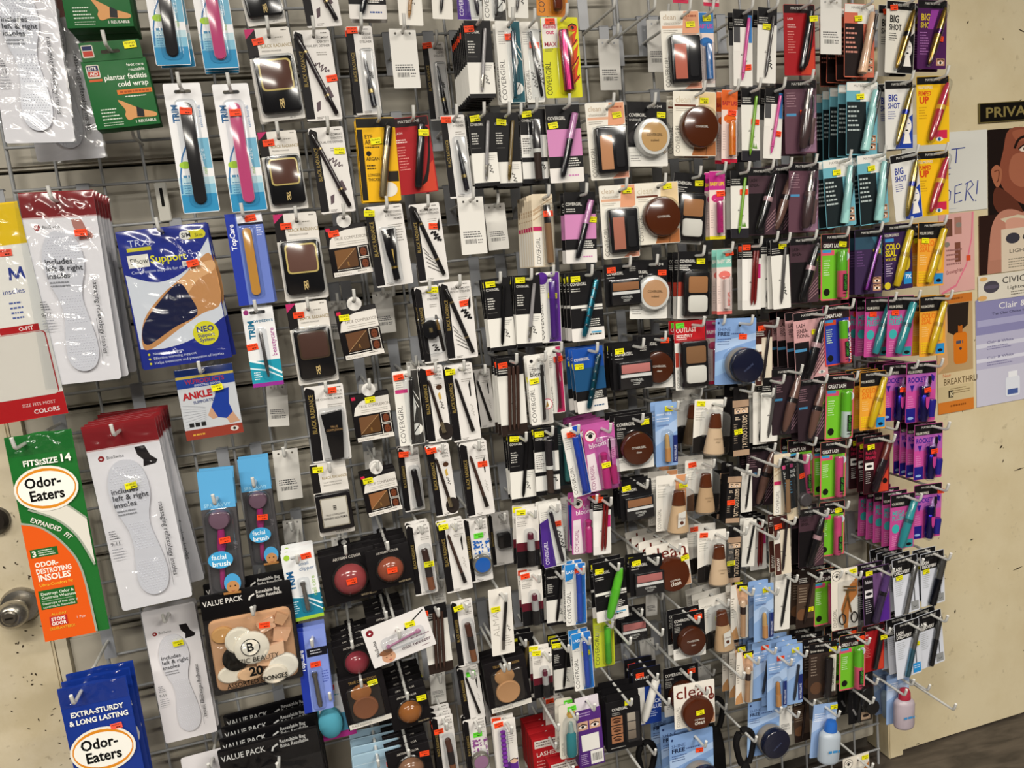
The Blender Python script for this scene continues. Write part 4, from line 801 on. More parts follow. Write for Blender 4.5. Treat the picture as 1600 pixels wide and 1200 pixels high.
def tc_box(key, c1, c2):
    K = Kind(key, 'contour_powder_box', 'face powder', 7.2, 11.0); K.py = .06
    K.sheet('hang_tab', [(3.6+1.3*math.cos(t), 1.3+1.25*math.sin(t)) for t in [PI2*k/16 for k in range(16)]] , 'dcdad6', 0, .1, [[(3.6+.35*math.cos(t), .9+.3*math.sin(t)) for t in [PI2*k/8 for k in range(8)]]])
    K.rbox('carton', 0, 2.0, 7.2, 11.0, -1.6, .06, '151214', r=.08, b=.04, mk='card'); q = K.pr
    q.poly([(.2, 5.9), (.6, 4.4), (1.8, 3.3), (3.4, 2.9), (7.1, 2.8), (7.1, 5.9)], 'dad6d0'); q.T('TRUE COMPLEXION', 4.2, 4.6, .55, '6a6258', al='c', sx=.82); q.M(1.6, 5.0, 6.8, 2, .35, '9a968e', h=.12, rag=.1); q.R(.2, 10.1, 7.1, 10.9, 'dad6d0'); q.T('BLACK RADIANCE', .4, 10.7, .35, '8a8276', sx=.7); q.M(4.4, 10.3, 6.8, 1, 1, '6a6660', h=.15)
    q.poly([(1.0, 6.3), (4.8, 6.2), (1.0, 9.6)], c1); q.poly([(4.8, 6.2), (4.8, 9.3), (4.6, 9.5), (1.0, 9.6)], c2); q.L([(1.0, 9.5), (4.7, 6.3)], .06, 'b89468'); q.M(1.0, 9.75, 4.9, 1, 1, 'dad6d0', h=.12, rag=0); q.T('R', 2.9, 9.2, .7, 'a07840', sx=.6)
    for z in (6.1, 8.15): q.R(5.1, z, 6.9, z+1.9, 'dedad2'); q.R(5.2, z+.1, 6.8, z+1.8, '241512'); q.C(6.0, z+1.0, .55, '6a3822', .75); q.L([(5.7, z+.9), (5.9, z+.9)], .1, '1a0c08'); q.L([(6.1, z+.9), (6.3, z+.9)], .1, '1a0c08'); q.L([(5.85, z+1.4), (6.15, z+1.4)], .1, '5a2018')
    q.RR(.15, 2.3, .9, 2.9, .1, 'c02448')
    K.hole = (3.6, .9); K.st = (1.4, 3.4); K.thick = 1.9; return K.done()
tc_box('contour_a', '74502f', '573b25'); tc_box('contour_b', '60402a', '46301f'); tc_box('contour_c', '6b4a30', '54381f'); tc_box('contour_d', '885a38', '5a4028')
def br_pot():
    K = Kind('creme_pot', 'creme_eyeliner_pack', 'eyeliner', 4.6, 15); br_card(K, ('WATERPROOF', 'CREME', 'EYELINER'), flap=1.3); K.pr.W(2.4, 11.4, .5, .6, 3, .14, '141214', 70)
    K.turn('pot', 2.0, 8.4, [(1.75, .1), (1.85, .3), (1.85, 1.2), (1.6, 1.4), (.3, 1.45)], '151416'); p = Prints(); p.T('R', 1.6, 8.9, .9, '8a7850', sx=.6); p.T('R', 2.3, 8.9, .9, '8a7850', sx=-.6); K.face('pot_print', p, 1.47, 'pot')
    K.rod('brush', (3.2, 5.6), (3.8, 12.8), [(0, .15), (.12, .4), (.14, .28), (.45, .3), (.5, .38), (1, .3)], '1a1614', y=1.9); K.rod('ferrule', (3.28, 6.6), (3.45, 8.6), [(0, .34), (1, .34)], 'c09858', y=1.9, mk='metal', sub='brush'); K.blister(.3, 6.2, 4.4, 13.2, 2.2, r=1); K.st = (3.5, 1.0); K.thick = 2.2; return K.done()
br_pot()
def br_stick(key, c_top, c_mid, title, low='15131a', w=4.6, h=15):
    K = Kind(key, 'makeup_stick_pack', 'makeup stick', w, h); br_card(K, title, flap=1.25)
    K.rod('stick', (w*.62, 5.2), (w*.68, 8.0), [(0, .55), (.1, .68), (1, .7)], c_top); K.rod('barrel', (w*.68, 8.0), (w*.7, 11.0), [(0, .75), (1, .75)], c_mid, sub='stick'); K.rod('cap', (w*.7, 11.0), (w*.74, 13.8), [(0, .72), (1, .72)], low, sub='stick'); K.blister(w*.4, 4.4, w*.93, 14.2, 1.9, r=.7); K.st = (w*.7, 8); K.st_y = 1.6; K.thick = 2; return K.done()
br_stick('lip_crayon', '1a1618', '1a1618', ('SOFT FOCUS', 'LIP CRAYON')); br_stick('contour_stick', '4a2a20', '201a1a', ('TRUE', 'COMPLEXION'), '7a4a2c'); br_stick('foundation_stick', '3c2a24', '2a2426', ('TRUE', 'COMPLEXION'), '7c4a30')
def br_round(key, col, w=5.0, h=14, scatter=None):
    K = Kind(key, 'cream_shadow_pack', 'eyeshadow', w, h); br_card(K, ('INTENSE', 'COLOR', 'PIGMENTS'), flap=1.2); q = K.pr; rnd = random.Random(4)
    for i in range(60): x = 1.5+rnd.random()*(w-1.7); z = 5.0+rnd.random()*5*rnd.random(); q.R(x, z, x+.15+rnd.random()*.25, z+.15+rnd.random()*.3, scatter or col)
    K.turn('pot', w*.58, 10.0, [(2.0, .1), (2.0, 1.1), (1.85, 1.3), (1.5, 1.35)], '8c8678', 'frost'); K.turn('shadow_pan', w*.58, 10.0, [(1.6, 1.2), (1.6, 1.4), (.2, 1.42)], col, 'powder', sub='pot'); K.blister(.7, 7.7, w-.1, 12.3, 1.9, r=1.4); K.st = (w*.6, 4); return K.done()
br_round('blue_pigment', '1f5fb4'); br_round('mauve_pigment', '9a7090', scatter='8a4a8c')
def sharpener():
    K = Kind('sharpener', 'sharpener_pack', 'sharpener', 4.6, 12); br_card(K, ('EYE',), flap=.8); K.rbox('sharpener', 1.4, 4.6, 4.2, 7.8, .1, 1.6, '1a1819', r=.3, b=.2); K.blister(1.1, 4.2, 4.5, 8.2, 1.9); return K.done()
sharpener()
def dome(key, col, foil=False):
    K = Kind(key, 'baked_blush_box', 'blush', 7.2, 7.8); K.rbox('carton', 0, .9, 7.2, 7.8, -.6, .06, '161416', r=.1, b=.05, mk='card'); K.sheet('hang_tab', K.outline(2.8, 0, 4.4, 1.2, .25), '141214', -.05, .05, [[(3.6+.4*math.cos(t), .5+.35*math.sin(t)) for t in [PI2*k/8 for k in range(8)]]]); q = K.pr
    q.T('ARTISAN COLOR', 3.6, 1.9, .36, 'cfcac2', al='c', sx=.9, bold=.01); q.T('BAKED BLUSH', 5.6, 7.4, .28, 'b9a888', al='c', sx=.8); K.turn('bowl', 3.6, 4.6, [(2.35, .08), (2.4, .35), (2.25, .5)], '1e1c1c'); K.turn('baked_blush', 3.6, 4.6, [(2.15, .3), (2.0, .9), (1.5, 1.5), (.8, 1.8), (.1, 1.9)], col, 'gloss', sub='bowl'); K.hole = (3.6, .5); K.st = (3.6, 4.2); K.st_y = 1.9; K.thick = 1.3; return K.done()
dome('blush_rose', '863c3e'); dome('blush_copper', '844634'); dome('blush_berry', '80323c'); dome('blush_bronze', '86542c'); dome('blush_taupe', '7a5a46')
def sculpt(key, c1, c2):
    K = Kind(key, 'powder_box', 'face powder', 7.4, 9.2); K.rbox('carton', 0, 0, 7.4, 9.2, -1.8, .06, '171416', r=.1, b=.05, mk='card'); q = K.pr; q.T('TRUE COMPLEXION', 3.9, 1.2, .45, 'a8884c', al='c', sx=.8); q.R(.2, 8.2, 7.3, 9.1, 'd6d2ca'); q.T('BLACK RADIANCE', .6, 8.85, .4, '7a766c', sx=.7); q.RR(1.0, 1.8, 6.4, 7.9, .6, '2c2724')
    K.turn('powder_disc', 3.3, 2.9, [(1.7, .1), (1.7, .4), (1.5, .5), (.2, .52)], c1, 'powder', ell=.8); K.turn('powder_disc', 3.5, 5.7, [(2.1, .1), (2.1, .5), (1.9, .65), (1.7, .6), (.2, .62)], c2, 'powder', ell=.95); K.blister(.8, 1.6, 6.6, 8.0, .95, r=.6); K.hole = (3.7, .4); K.st = (5.4, 1.6); K.thick = 2.6; K.st_y = .2; return K.done()
sculpt('sculpt_brown', '9a6238', '7d4e34'); sculpt('sculpt_tan', 'b98a5c', 'b88a60')

# ---- drugstore cosmetics in the middle
def tag():
    K = Kind('tag', 'price_tag', 'price tag', 4.8, 10.2); K.py = .08; K.sheet('tag_card', K.outline(0, 0, 4.8, 10.2, .12), 'd9d7d2', 0, .08, [[(x+.22*math.cos(t), .8+.22*math.sin(t)) for t in [PI2*k/8 for k in range(8)]] for x in (1.1, 2.4, 3.7)], mk='card'); q = K.pr
    q.M(.6, 6.1, 4.2, 3, .42, '4a4a4c', h=.22, rag=.15); q.BAR(.8, 7.5, 3.0, 8.3, '2a2a2c'); q.M(3.2, 7.6, 4.2, 2, .45, '4a4a4c', h=.2); K.hole = (2.4, .8); K.thick = .5; return K.done()
tag()
def cg_pencil(key, col, tip='b8b4ac', white_to=1.0, sw='2a2a2a', lab='9a9a98', kname='eyeliner_pack', cat='eyeliner', split=.54):
    K = Kind(key, kname, cat, 4.9, 13.2); K.card('e0ded8', r=.15, hole='round', hz=1.0); q = K.pr; s = 13.2*split
    q.R(0, 0, 4.9, s, '151416'); q.R(0, 12.5, 4.9, 13.2, '151416'); q.T('COVERGIRL', .3, 2.2, .45, 'dedcd6', sx=.72, bold=.01); q.M(.4, 3.5, 1.9, 5, .45, 'c9c7c2', h=.2); q.M(3.0, s+.5, 4.6, 3, .35, lab, h=.12); q.W(3.2, s+2.0, .6, .35, 3, .1, sw, 75)
    q.L([(.2, 4.6*1.35), (2, 4.6*1.35)], .04, '8a8884')
    K.rod('eyeliner', (3.7, 1.5), (2.2, 12.2), [(0, .3), (.05, .34), (.85, .34), (.95, .28), (1, .1)], col); K.rod('tip', (2.6, 9.4), (2.2, 12.3), [(0, .36), (.7, .3), (1, .06)], tip, mk='metal', sub='eyeliner'); K.st = (1.2, 1.0); return K.done()
cg_pencil('cg_liner_black', '1a191b'); cg_pencil('cg_liner_silver', '8a888a'); cg_pencil('cg_liner_gold', '6a5a3a', '8a7444', split=.66)
cg_pencil('cg_liner_dark', '121113', '2a2a2a', split=.55)
def cg_mascara_white(key, col, band, low):
    K = Kind(key, 'mascara_pack', 'mascara', 4.9, 13.3); K.card('dfddd8', r=.15, hole='round', hz=.9); q = K.pr; q.R(0, 0, 4.9, 4.6, '151416'); q.R(0, 8.6, 4.9, 9.4, '151416'); q.R(0, 12.4, 4.9, 13.3, '151416'); q.T('COVERGIRL', .3, 2.3, .45, 'dedcd6', sx=.7, bold=.01); q.M(.3, 5.2, 1.9, 7, .42, '5a5856', h=.2); q.W(3.9, 9.8, .5, .4, 2, .12, '1c1a1a', 70)
    K.rod('tube', (2.6, 2.2), (2.7, 7.4), [(0, .75), (1, .75)], col); K.rod('band', (2.7, 7.2), (2.7, 7.9), [(0, .78), (1, .78)], band, sub='tube'); K.rod('base', (2.7, 7.9), (2.75, 12.6), [(0, .72), (1, .7)], low, sub='tube'); K.blister(1.6, 1.8, 3.7, 12.9, 1.8); K.st = (1.2, 1.0); return K.done()
cg_mascara_white('cg_fill', '2a2628', 'd6d4ce', '3a2c26')
def cg_side(key, tube, cap, accent, card='e0ded8', w=4.8, h=14, diag=0, txt='3a3838', name='mascara_pack', cat='mascara', prod='mascara_tube', thin=.55, extra=None, cl=.42, dark=None):
    """white card with the upright maker's name along the left edge"""
    K = Kind(key, name, cat, w, h); K.card(card, r=.3, hole='round', hx=w*.55, hz=1.0); q = K.pr
    if accent: q.poly([(w*.62, .1), (w-.1, .1), (w-.1, h-.1), (w*.45, h-.1), (w*.8, h*.5)], accent)
    if dark: q.R(w*.4, 0, w, 2.0, dark)
    q.T('COVERGIRL', w*.26, h-.5, w*.2, txt, rot=90, sx=min(1.0, h*.62/(w*.2/.7*5.3)), bold=-.005); q.M(w*.1, 1.8, w*.42, 6, .42, '9a9896', h=.15)
    if extra: extra(q)
    a = (w*.62+diag*.4, 1.9); b = (w*.62-diag*.6, h-1.0); m = (a[0]+(b[0]-a[0])*cl, a[1]+(b[1]-a[1])*cl)
    K.rod('cap', a, m, [(0, thin*.9), (.04, thin), (1, thin)], cap, sub=None); K.rod(prod, m, b, [(0, thin*1.02), (.93, thin), (1, thin*.8)], tube); K.blister(min(a[0], b[0])-thin-.25, 1.5, max(a[0], b[0])+thin+.25, h-.6, thin*2+.4, r=.5); K.st = (w*.7, 2.4); K.st_y = .2; return K.done()
cg_side('cg_brow_white', '2a2624', '221e1d', '3a3836', w=4.9, h=14.6, diag=.8, thin=.36, name='eyebrow_pencil_pack', cat='eyebrow pencil', prod='eyebrow_pencil', extra=lambda q: (q.R(.2, 3.6, 2.6, 4.3, 'c23a78'), q.C(3.6, 11.6, 1.15, 'e4e2dc'), q.L([(2.9, 12.4), (4.2, 10.8)], .2, '1c1a1a'), q.L([(3, 2.6), (4.6, 6)], .14, 'e4e2dc'), q.L([(2.9, 3.8), (4.4, 7.4)], .14, 'e4e2dc')))
cg_side('cg_teal', '1f4a56', '2a3c4a', '1f5460', w=4.8, h=14.6, diag=.5, thin=.36, name='eyeliner_pack', cat='eyeliner', prod='eyeliner', extra=lambda q: (q.C(3.4, 12, 1.1, 'e0ded8'), q.L([(2.8, 13), (4, 11)], .15, '3a2a20'), q.L([(3, 4), (4.6, 7)], .14, 'e4e2dc'), q.L([(3, 2.6), (4.6, 5.6)], .14, 'e4e2dc')))
cg_side('cg_script', '1c1b1c', '201f20', None, w=3.6, h=14.6, diag=-1.2, thin=.32, name='eyeliner_pack', cat='eyeliner', prod='eyeliner', extra=lambda q: (q.W(2.6, 6.6, .8, .5, 6, .12, '1c1a1a', 80), q.W(1.6, 9, .6, .4, 5, .1, '2c2a2a', 80)))
def flames(q):
    q.poly([(3.3, 0.1), (7.3, .1), (7.3, 14.4), (1.6, 14.4), (3.0, 12)], 'd6d21c')
    q.T('flamed', .5, 2.0, .75, 'c21f60', bold=.02, sx=.85); q.T('out', .9, 3.0, .8, 'c21f60', bold=.02); q.T('MAX', .4, 5.2, .8, '9a1c3c', bold=.01); q.M(.5, 5.6, 2.2, 2, .35, '6a6a40')
    for dx, dz, s in ((0, 0, 1), (.2, 3.2, 1.1), (-.1, 6.6, 1.2)): q.poly([(4.6+dx, 5+dz), (5.4+dx, 3.6+dz), (7.2, 2.2+dz*.8), (6.6+dx, 3.8+dz), (7.2, 4.2+dz), (5.8+dx, 5.6+dz), (4.9+dx, 7.2+dz)], 'd8491c'); q.L([(5.2+dx, 5.8+dz), (6.2+dx, 4.9+dz), (7.1, 3.8+dz)], .16, '1a1412'); q.L([(5.4+dx, 6.6+dz), (6.6+dx, 5.4+dz)], .2, 'e0c82a')
    q.C(6.2, 1.9, 1.0, 'd8401c', .7); q.C(6.2, 1.9, .35, '1a1412'); q.L([(5.4, 1.6), (6.2, 1.2), (7.0, 1.5)], .25, '1a1412')
def flamed():
    K = Kind('cg_flame', 'mascara_pack', 'mascara', 7.4, 14.5); K.card('cfd02a', r=.35, hole='round', hx=4.2, hz=.9); q = K.pr; q.poly([(.1, .1), (3.6, .1), (3.0, 5.4), (.1, 5.6)], 'e2ded6'); q.T('COVERGIRL', 1.4, 14.0, 1.1, '2a2c10', rot=90, sx=.72); flames(q)
    K.rod('mascara_tube', (4.1, 7.2), (4.4, 13.4), [(0, .98), (1, .98)], 'a02a5c', mk='metal'); K.rod('cap', (4.0, 2.6), (4.1, 7.2), [(0, .9), (.05, .97), (1, .97)], 'b02c58', mk='metal', sub='mascara_tube'); K.blister(2.9, 2.2, 5.5, 13.8, 2.2); K.st = (1.7, .9); K.thick = 2.3; return K.done()
flamed()
def cg_blush(key, pan):
    K = Kind(key, 'blush_pack', 'blush', 8.1, 14.5); K.card('e2ded4', r=.3, hole='round', hx=4.6, hz=1.3); q = K.pr; q.poly([(4.9, .1), (8.0, .1), (8.0, 4), (7.0, 4.6), (4.4, 4.4)], 'd89a78'); q.poly([(8.0, 4), (8.0, 14.4), (4.4, 14.4), (5.8, 13.4), (7.6, 13)], 'd8957c'); q.R(.3, 2.7, 4.6, 3.2, 'd8a88c'); q.T('clean', .5, 1.6, 1.0, 'b9a48c', sx=.95); q.T('classiccolor', .6, 2.5, .55, '8a7c6c'); q.M(.5, 3.5, 4.2, 2, .35, '9a948a', h=.12)
    q.T('COVERGIRL', 1.35, 14.0, .95, '5a564e', rot=90, sx=.8, bold=-.01); q.M(5.4, .8, 7.6, 1, 1, 'a05a40', h=.35)
    K.rbox('compact', 1.3, 4.8, 7.5, 13.4, .1, 1.5, '19181a', r=.4, b=.25); K.rbox('blush_pan', 1.9, 6.4, 4.4, 12.8, 1.45, 1.56, pan, r=.06, b=.03, mk='powder', sub='compact'); K.rbox('brush', 4.9, 6.3, 6.8, 12.6, 1.4, 1.7, '242325', r=.5, b=.2, sub='compact', mk='matte'); K.blister(1.1, 4.5, 7.7, 13.7, 1.95, r=.5); K.st = (6.3, 2.4); K.thick = 2.1; return K.done()
cg_blush('cg_blush_pink', 'c9705c'); cg_blush('cg_blush_peach', 'c99068'); cg_blush('cg_blush_rose', 'b87460')
def round_lid(K, cx, cz, r, col, ht=1.7, y0=.1, txt=None, tcol='d6cfc4', rim=None):
    K.turn('compact', cx, cz, [(r, y0), (r*1.02, y0+ht*.3), (r*.99, y0+ht*.75), (r*.94, y0+ht*.95), (r*.86, y0+ht), (.1, y0+ht)], rim or col, n=36)
    if rim: K.turn('lid_inset', cx, cz, [(r*.78, y0+ht*.97), (r*.78, y0+ht+.06), (.1, y0+ht+.06)], col, 'powder', sub='compact', n=32)
    if txt:
        p = Prints()
        for i, (t, dz, s) in enumerate(txt): p.T(t, cx, cz+dz, s, tcol, al='c', bold=.015, sx=.9)
        K.face('lid_print', p, y0+ht+(.08 if rim else .02), 'compact')
def cg_round_clean(key='cg_clean_tan'):
    K = Kind(key, 'pressed_powder_pack', 'face powder', 9.6, 12.4); K.card('e2ddd0', r=.3, hole='round', hx=5.2, hz=1.0); q = K.pr; q.poly([(5.8, .1), (9.5, .1), (9.5, 9), (7, 9), (5.6, 3)], 'ddc49a'); q.poly([(4, 12.3), (5.0, 9.6), (9.5, 9.4), (9.5, 12.3)], 'a8683c'); q.L([(7.4, 9.6), (7.2, 12.2)], .1, '2a1810'); q.T('clean', .5, 2.2, 1.3, 'c9bda6', sx=.9); q.R(.3, 2.5, 5, 2.9, '6a3a2c'); q.M(.6, 3.2, 4.4, 2, .4, '9a948a', h=.12); q.T('COVERGIRL', 1.4, 11.8, 1.0, '5a564e', rot=90, sx=.72, bold=-.01)
    round_lid(K, 5.3, 7.0, 4.0, '54260f', txt=(('COVERGIRL', .2, .42),)); K.blister(1.2, 2.9, 9.4, 11.1, 2.2, r=3.6, b=.3); K.st = (7.0, 1.8); K.thick = 2.4; return K.done()
cg_round_clean()
def cg_round_black(key, lid='4c220e', w=8.8, h=11.9, label='CLEAN'):
    K = Kind(key, 'pressed_powder_pack', 'face powder', w, h); K.card('e0ded8', r=.2, hole='round', hz=1.2); q = K.pr; q.R(0, 0, w, h*.76, '141315'); q.T('COVERGIRL', .5, 2.2, .7, 'dedcd6', sx=.8, bold=.015); q.T(label, .5, 3.0, .45, 'c9c7c2'); q.M(.5, 3.4, 2.6, 4, .4, 'a9a7a2', h=.16); q.M(6.6, .8, 8.4, 2, .35, 'a9a7a2', h=.14); q.M(.6, h*.8, 3, 2, .4, '8a8884', h=.15)
    round_lid(K, w*.52, h*.6, 3.6, lid, txt=(('COVERGIRL', -.1, .48), ('clean', .9, .45))); K.blister(w*.52-3.8, h*.6-3.8, w*.52+3.8, h*.6+3.8, 2.2, r=3.4, b=.3); K.st = (w*.8, 1.7); K.thick = 2.4; return K.done()
cg_round_black('cg_round_black')
def cg_round_white():
    K = Kind('cg_round_white', 'pressed_powder_pack', 'face powder', 9.8, 10.4); K.card('e4dfd6', r=.25, hole='round', hx=5.5, hz=.9); q = K.pr; q.T('clean', .4, 3.4, 2.8, '6a241c', bold=.005, sx=1.1); q.T('COVERGIRL', 1.3, 10.0, .8, '5a564e', rot=90, sx=.8, bold=-.01); q.poly([(7, 9), (9.7, 8), (9.7, 10.3), (6.4, 10.3)], 'c09070'); q.C(9.0, 4.0, .75, '6a241c'); q.T('165', 9.0, 4.2, .45, 'e4dcd0', al='c')
    round_lid(K, 5.2, 6.8, 3.7, '4a200e', txt=(('COVERGIRL', 1.2, .35), ('clean', 2.2, .95))); K.st = (5.2, 6.2); K.st_y = 1.8; K.thick = 2.2; return K.done()
cg_round_white()
def cg_123(key, col):
    K = Kind(key, 'pressed_powder_pack', 'face powder', 8.6, 12.3); K.card('e0ded8', r=.2, hole='round', hz=1.3, hx=4.6); q = K.pr; q.R(0, 0, 8.6, 8.6, '141315'); q.T('1+2+3+4', 5.0, 1.2, .6, 'dedcd6', sx=.8); q.T('COVERGIRL', .4, 2.8, .6, 'dedcd6', sx=.8, bold=.015); q.T('trublend', .4, 3.6, .5, 'c9c7c2'); q.C(1.3, 6.8, 1.2, '2c2a2c'); q.L([(.2, 9.6), (8.4, 9.6)], .06, 'b4b2ac'); q.M(.5, 10.2, 3, 3, .45, '8a8884', h=.15); q.C(7.6, 9.2, .5, col)
    round_lid(K, 4.9, 6.9, 3.6, col, txt=(('COVERGIRL', -.1, .5), ('trublend', .9, .4)), tcol='4a3a24', rim='e4e2dc'); K.blister(1.1, 3.0, 8.7, 10.8, 2.3, r=3.5, b=.3); K.st = (7.3, 2.6); K.thick = 2.4; return K.done()
cg_123('cg_123_tan', 'c9a06a'); cg_123('cg_123_peach', 'c89a72')
def baby(key, col, head, stick, tail, txt='e8e0dc', pale='e2cfc8'):
    K = Kind(key, 'lip_balm_pack', 'lip balm', 3.6, 14.1); K.card(pale, r=.3, hole='round', hz=1.0); q = K.pr; q.R(0, .1, 3.6, 3.9, head); q.T('BABY LIPS', 1.8, 3.0, .75, txt, al='c', bold=.03, sx=.7); q.C(1.9, 5.6, 1.4, col, .9); q.R(0, 13.4, 3.6, 14.1, tail); q.M(.3, 8, 1.0, 8, .5, 'b9a4a0', h=.15)
    K.rod('balm_stick', (2.0, 6.4), (2.05, 12.8), [(0, .5), (.03, .66), (1, .68)], stick); p = Prints(); p.T('BABY LIPS', 2.35, 12.2, .55, col, rot=90, bold=.03, sx=.85); K.face('stick_print', p, K.py+1.43, 'balm_stick'); K.blister(1.0, 5.9, 3.1, 13.2, 1.7); K.st = (2.0, 1.2); return K.done()
baby('balm_blue', '2a6cb0', '3a7cc0', '2a6cae', 'd6d2cc', 'c23a8c'); baby('balm_orange', 'd8641c', 'd8642c', 'e07a1c', 'b8203a', '9c1c2c'); baby('balm_magenta', 'c22c74', 'b82c84', 'a82a6a', 'd8c81c', 'e6c81c'); baby('balm_pale', 'd87068', '7cbcae', 'e6d2cc', 'd86a64', 'e8e4dc'); baby('balm_pink', 'c24a6c', 'c23a70', 'b84a6a', 'c22a4c')
def cg_sponge(key, pan, head='141315', txt='dedcd6', title='COVERGIRL'):
    K = Kind(key, 'foundation_compact_pack', 'foundation', 7.0, 14.2); K.card('dfdcd6', r=.2, hole='round', hx=4.2, hz=1.2); q = K.pr; q.R(0, 0, 7, 9.4 if head == '141315' else 4.4, head); q.T(title, .4, 2.3, .62 if head == '141315' else .95, txt, sx=.78, bold=.015); q.M(.4, 2.8, 3.2, 3, .4, txt, h=.16); q.R(.1, 6.4, .9, 9.4, 'a83a2c')
    if head != '141315': q.T('ALL-DAY', .5, 3.4, .7, txt, sx=.9); q.T('COVERGIRL', .9, 13.8, .6, '5a564e', rot=90, sx=.9)
    K.rbox('compact', 1.0, 4.2, 6.9, 13.6, .1, 1.4, '1a1819', r=.45, b=.25); K.rbox('powder_pan', 1.9, 5.2, 6.3, 8.7, 1.36, 1.5, pan, r=.4, b=.06, mk='powder', sub='compact'); K.rbox('puff', 1.8, 9.2, 6.3, 12.8, 1.36, 1.75, 'dedad0', r=.7, b=.2, mk='matte', sub='compact'); K.blister(.8, 3.9, 7.05, 13.9, 2.1, r=.5); K.st = (5.4, 2.0); K.thick = 2.2; return K.done()
cg_sponge('cg_sponge', 'a8754c'); cg_sponge('cg_outlast', '8a6444', 'b01c24', 'e8dcd6', 'OUTLAST')
def cg_shadow(key, pan, w=7.6, h=8.6):
    K = Kind(key, 'eyeshadow_pack', 'eyeshadow', w, h); K.card('161517', r=.2, hole='round', hx=4.4, hz=.9); q = K.pr; q.T('COVERGIRL', .5, 2.2, .62, 'dedcd6', sx=.78, bold=.015); q.M(.5, 2.6, 2.6, 1, 1, 'a9a7a2', h=.18); q.M(5.6, .8, 7, 3, .35, 'a9a7a2', h=.14)
    K.rbox('compact', .9, 3.4, w-.2, h-.3, .1, 1.1, '201f21', r=.15, b=.1); K.rbox('shadow_pan', 1.3, 3.8, w-.6, 5.4, 1.08, 1.16, pan, r=.08, b=.02, mk='powder', sub='compact'); p = Prints(); p.R(1.1, 5.6, w-.4, 6.2, 'e0deda'); p.T('COVERGIRL', (w+.9)/2, 7.0, .42, 'dedcd6', al='c', sx=.8, bold=.01); p.M(w*.45, 7.2, w*.7, 2, .3, 'b9b7b2', h=.14); K.face('compact_print', p, 1.12, 'compact'); K.blister(.8, 3.3, w-.1, h-.2, 1.35, r=.2, b=.1); K.st = (1.5, 1.2); return K.done()
cg_shadow('cg_shadow_brown', '9a6a48'); cg_shadow('cg_shadow_pink', 'c47a74'); cg_shadow('cg_shadow_rose', 'b8706c')
def cg_lash(key, body, card2, cap, top='141315', ribs=False, title='COVERGIRL', w=6.8, h=14.3, swirl=None, fat=1.0):
    K = Kind(key, 'mascara_pack', 'mascara', w, h); K.card('e0dcd8', r=.25, hole='round', hx=w*.55, hz=1.0); q = K.pr; q.R(0, 0, w, h*.31, top); q.R(0, h*.31, w, h*.66, card2); q.R(0, h*.66, w, h*.81, '161517'); q.T(title, .3, 2.7, .62, 'dedcd6', sx=.75, bold=.015); q.M(.4, 3.3, 2.4, 2, .45, 'c9c7c2', h=.18); q.M(w*.52, h*.685, w-.3, 4, .42, 'dedcd6', h=.22); q.M(w*.55, h*.9, w-.5, 1, 1, card2, h=.3)
    if card2 == '161517': q.R(.1, 6.8, w-.1, 7.4, 'dedcd6'); q.R(2.4, 7.6, w-.1, 7.9, 'dedcd6'); q.R(w*.55, h*.86, w-.2, h*.9, 'dedcd6'); q.R(w*.6, h*.868, w-.6, h*.892, '4a9ac4')
    a, b = (w*.82, 1.8), (w*.33, h-1.0); m = (a[0]+(b[0]-a[0])*.4, a[1]+(b[1]-a[1])*.4)
    prof = [(i/12, (.62 if not ribs or i % 2 else .7)*(fat if fat == 1 else fat*(.55+.45*min(1, i/6)))) for i in range(13)]
    K.rod('cap', a, m, [(0, .5)] + prof, cap, sub=None, mk='metal' if swirl else 'gloss'); K.rod('mascara_tube', m, b, [(0, .66*fat), (.5, .64*fat), (.9, .5*fat+.1*(2-fat)*.5), (1, .4)], body, mk='metal' if swirl else 'gloss')
    if swirl:
        for i in range(5):
            t = .15+i*.16; c1 = (a[0]+(b[0]-a[0])*t, a[1]+(b[1]-a[1])*t); K.rod('stripe', (c1[0]+.1, c1[1]), (c1[0]-.25, c1[1]+.35), [(0, .68), (1, .68)], swirl, sub='mascara_tube')
    K.capsule(a, b, .68*fat); K.st = (1.3, 3.6); K.thick = 2.0; return K.done()
cg_lash('cg_lash_pink', '17161a', 'c884b4', 'b878a8', ribs=True); cg_lash('cg_lash_teal', '1f8aa4', '161517', '2a9ab4', swirl='0f2c38', w=7.2); cg_lash('cg_lash_blue', '1c6a80', '1c4a74', '2a6a84', top='1c4ca0', swirl='12303c', w=7.2); cg_lash('cg_lash_green', '5ab82c', '161517', '62c22e', w=7.4, h=13.4, fat=1.5)
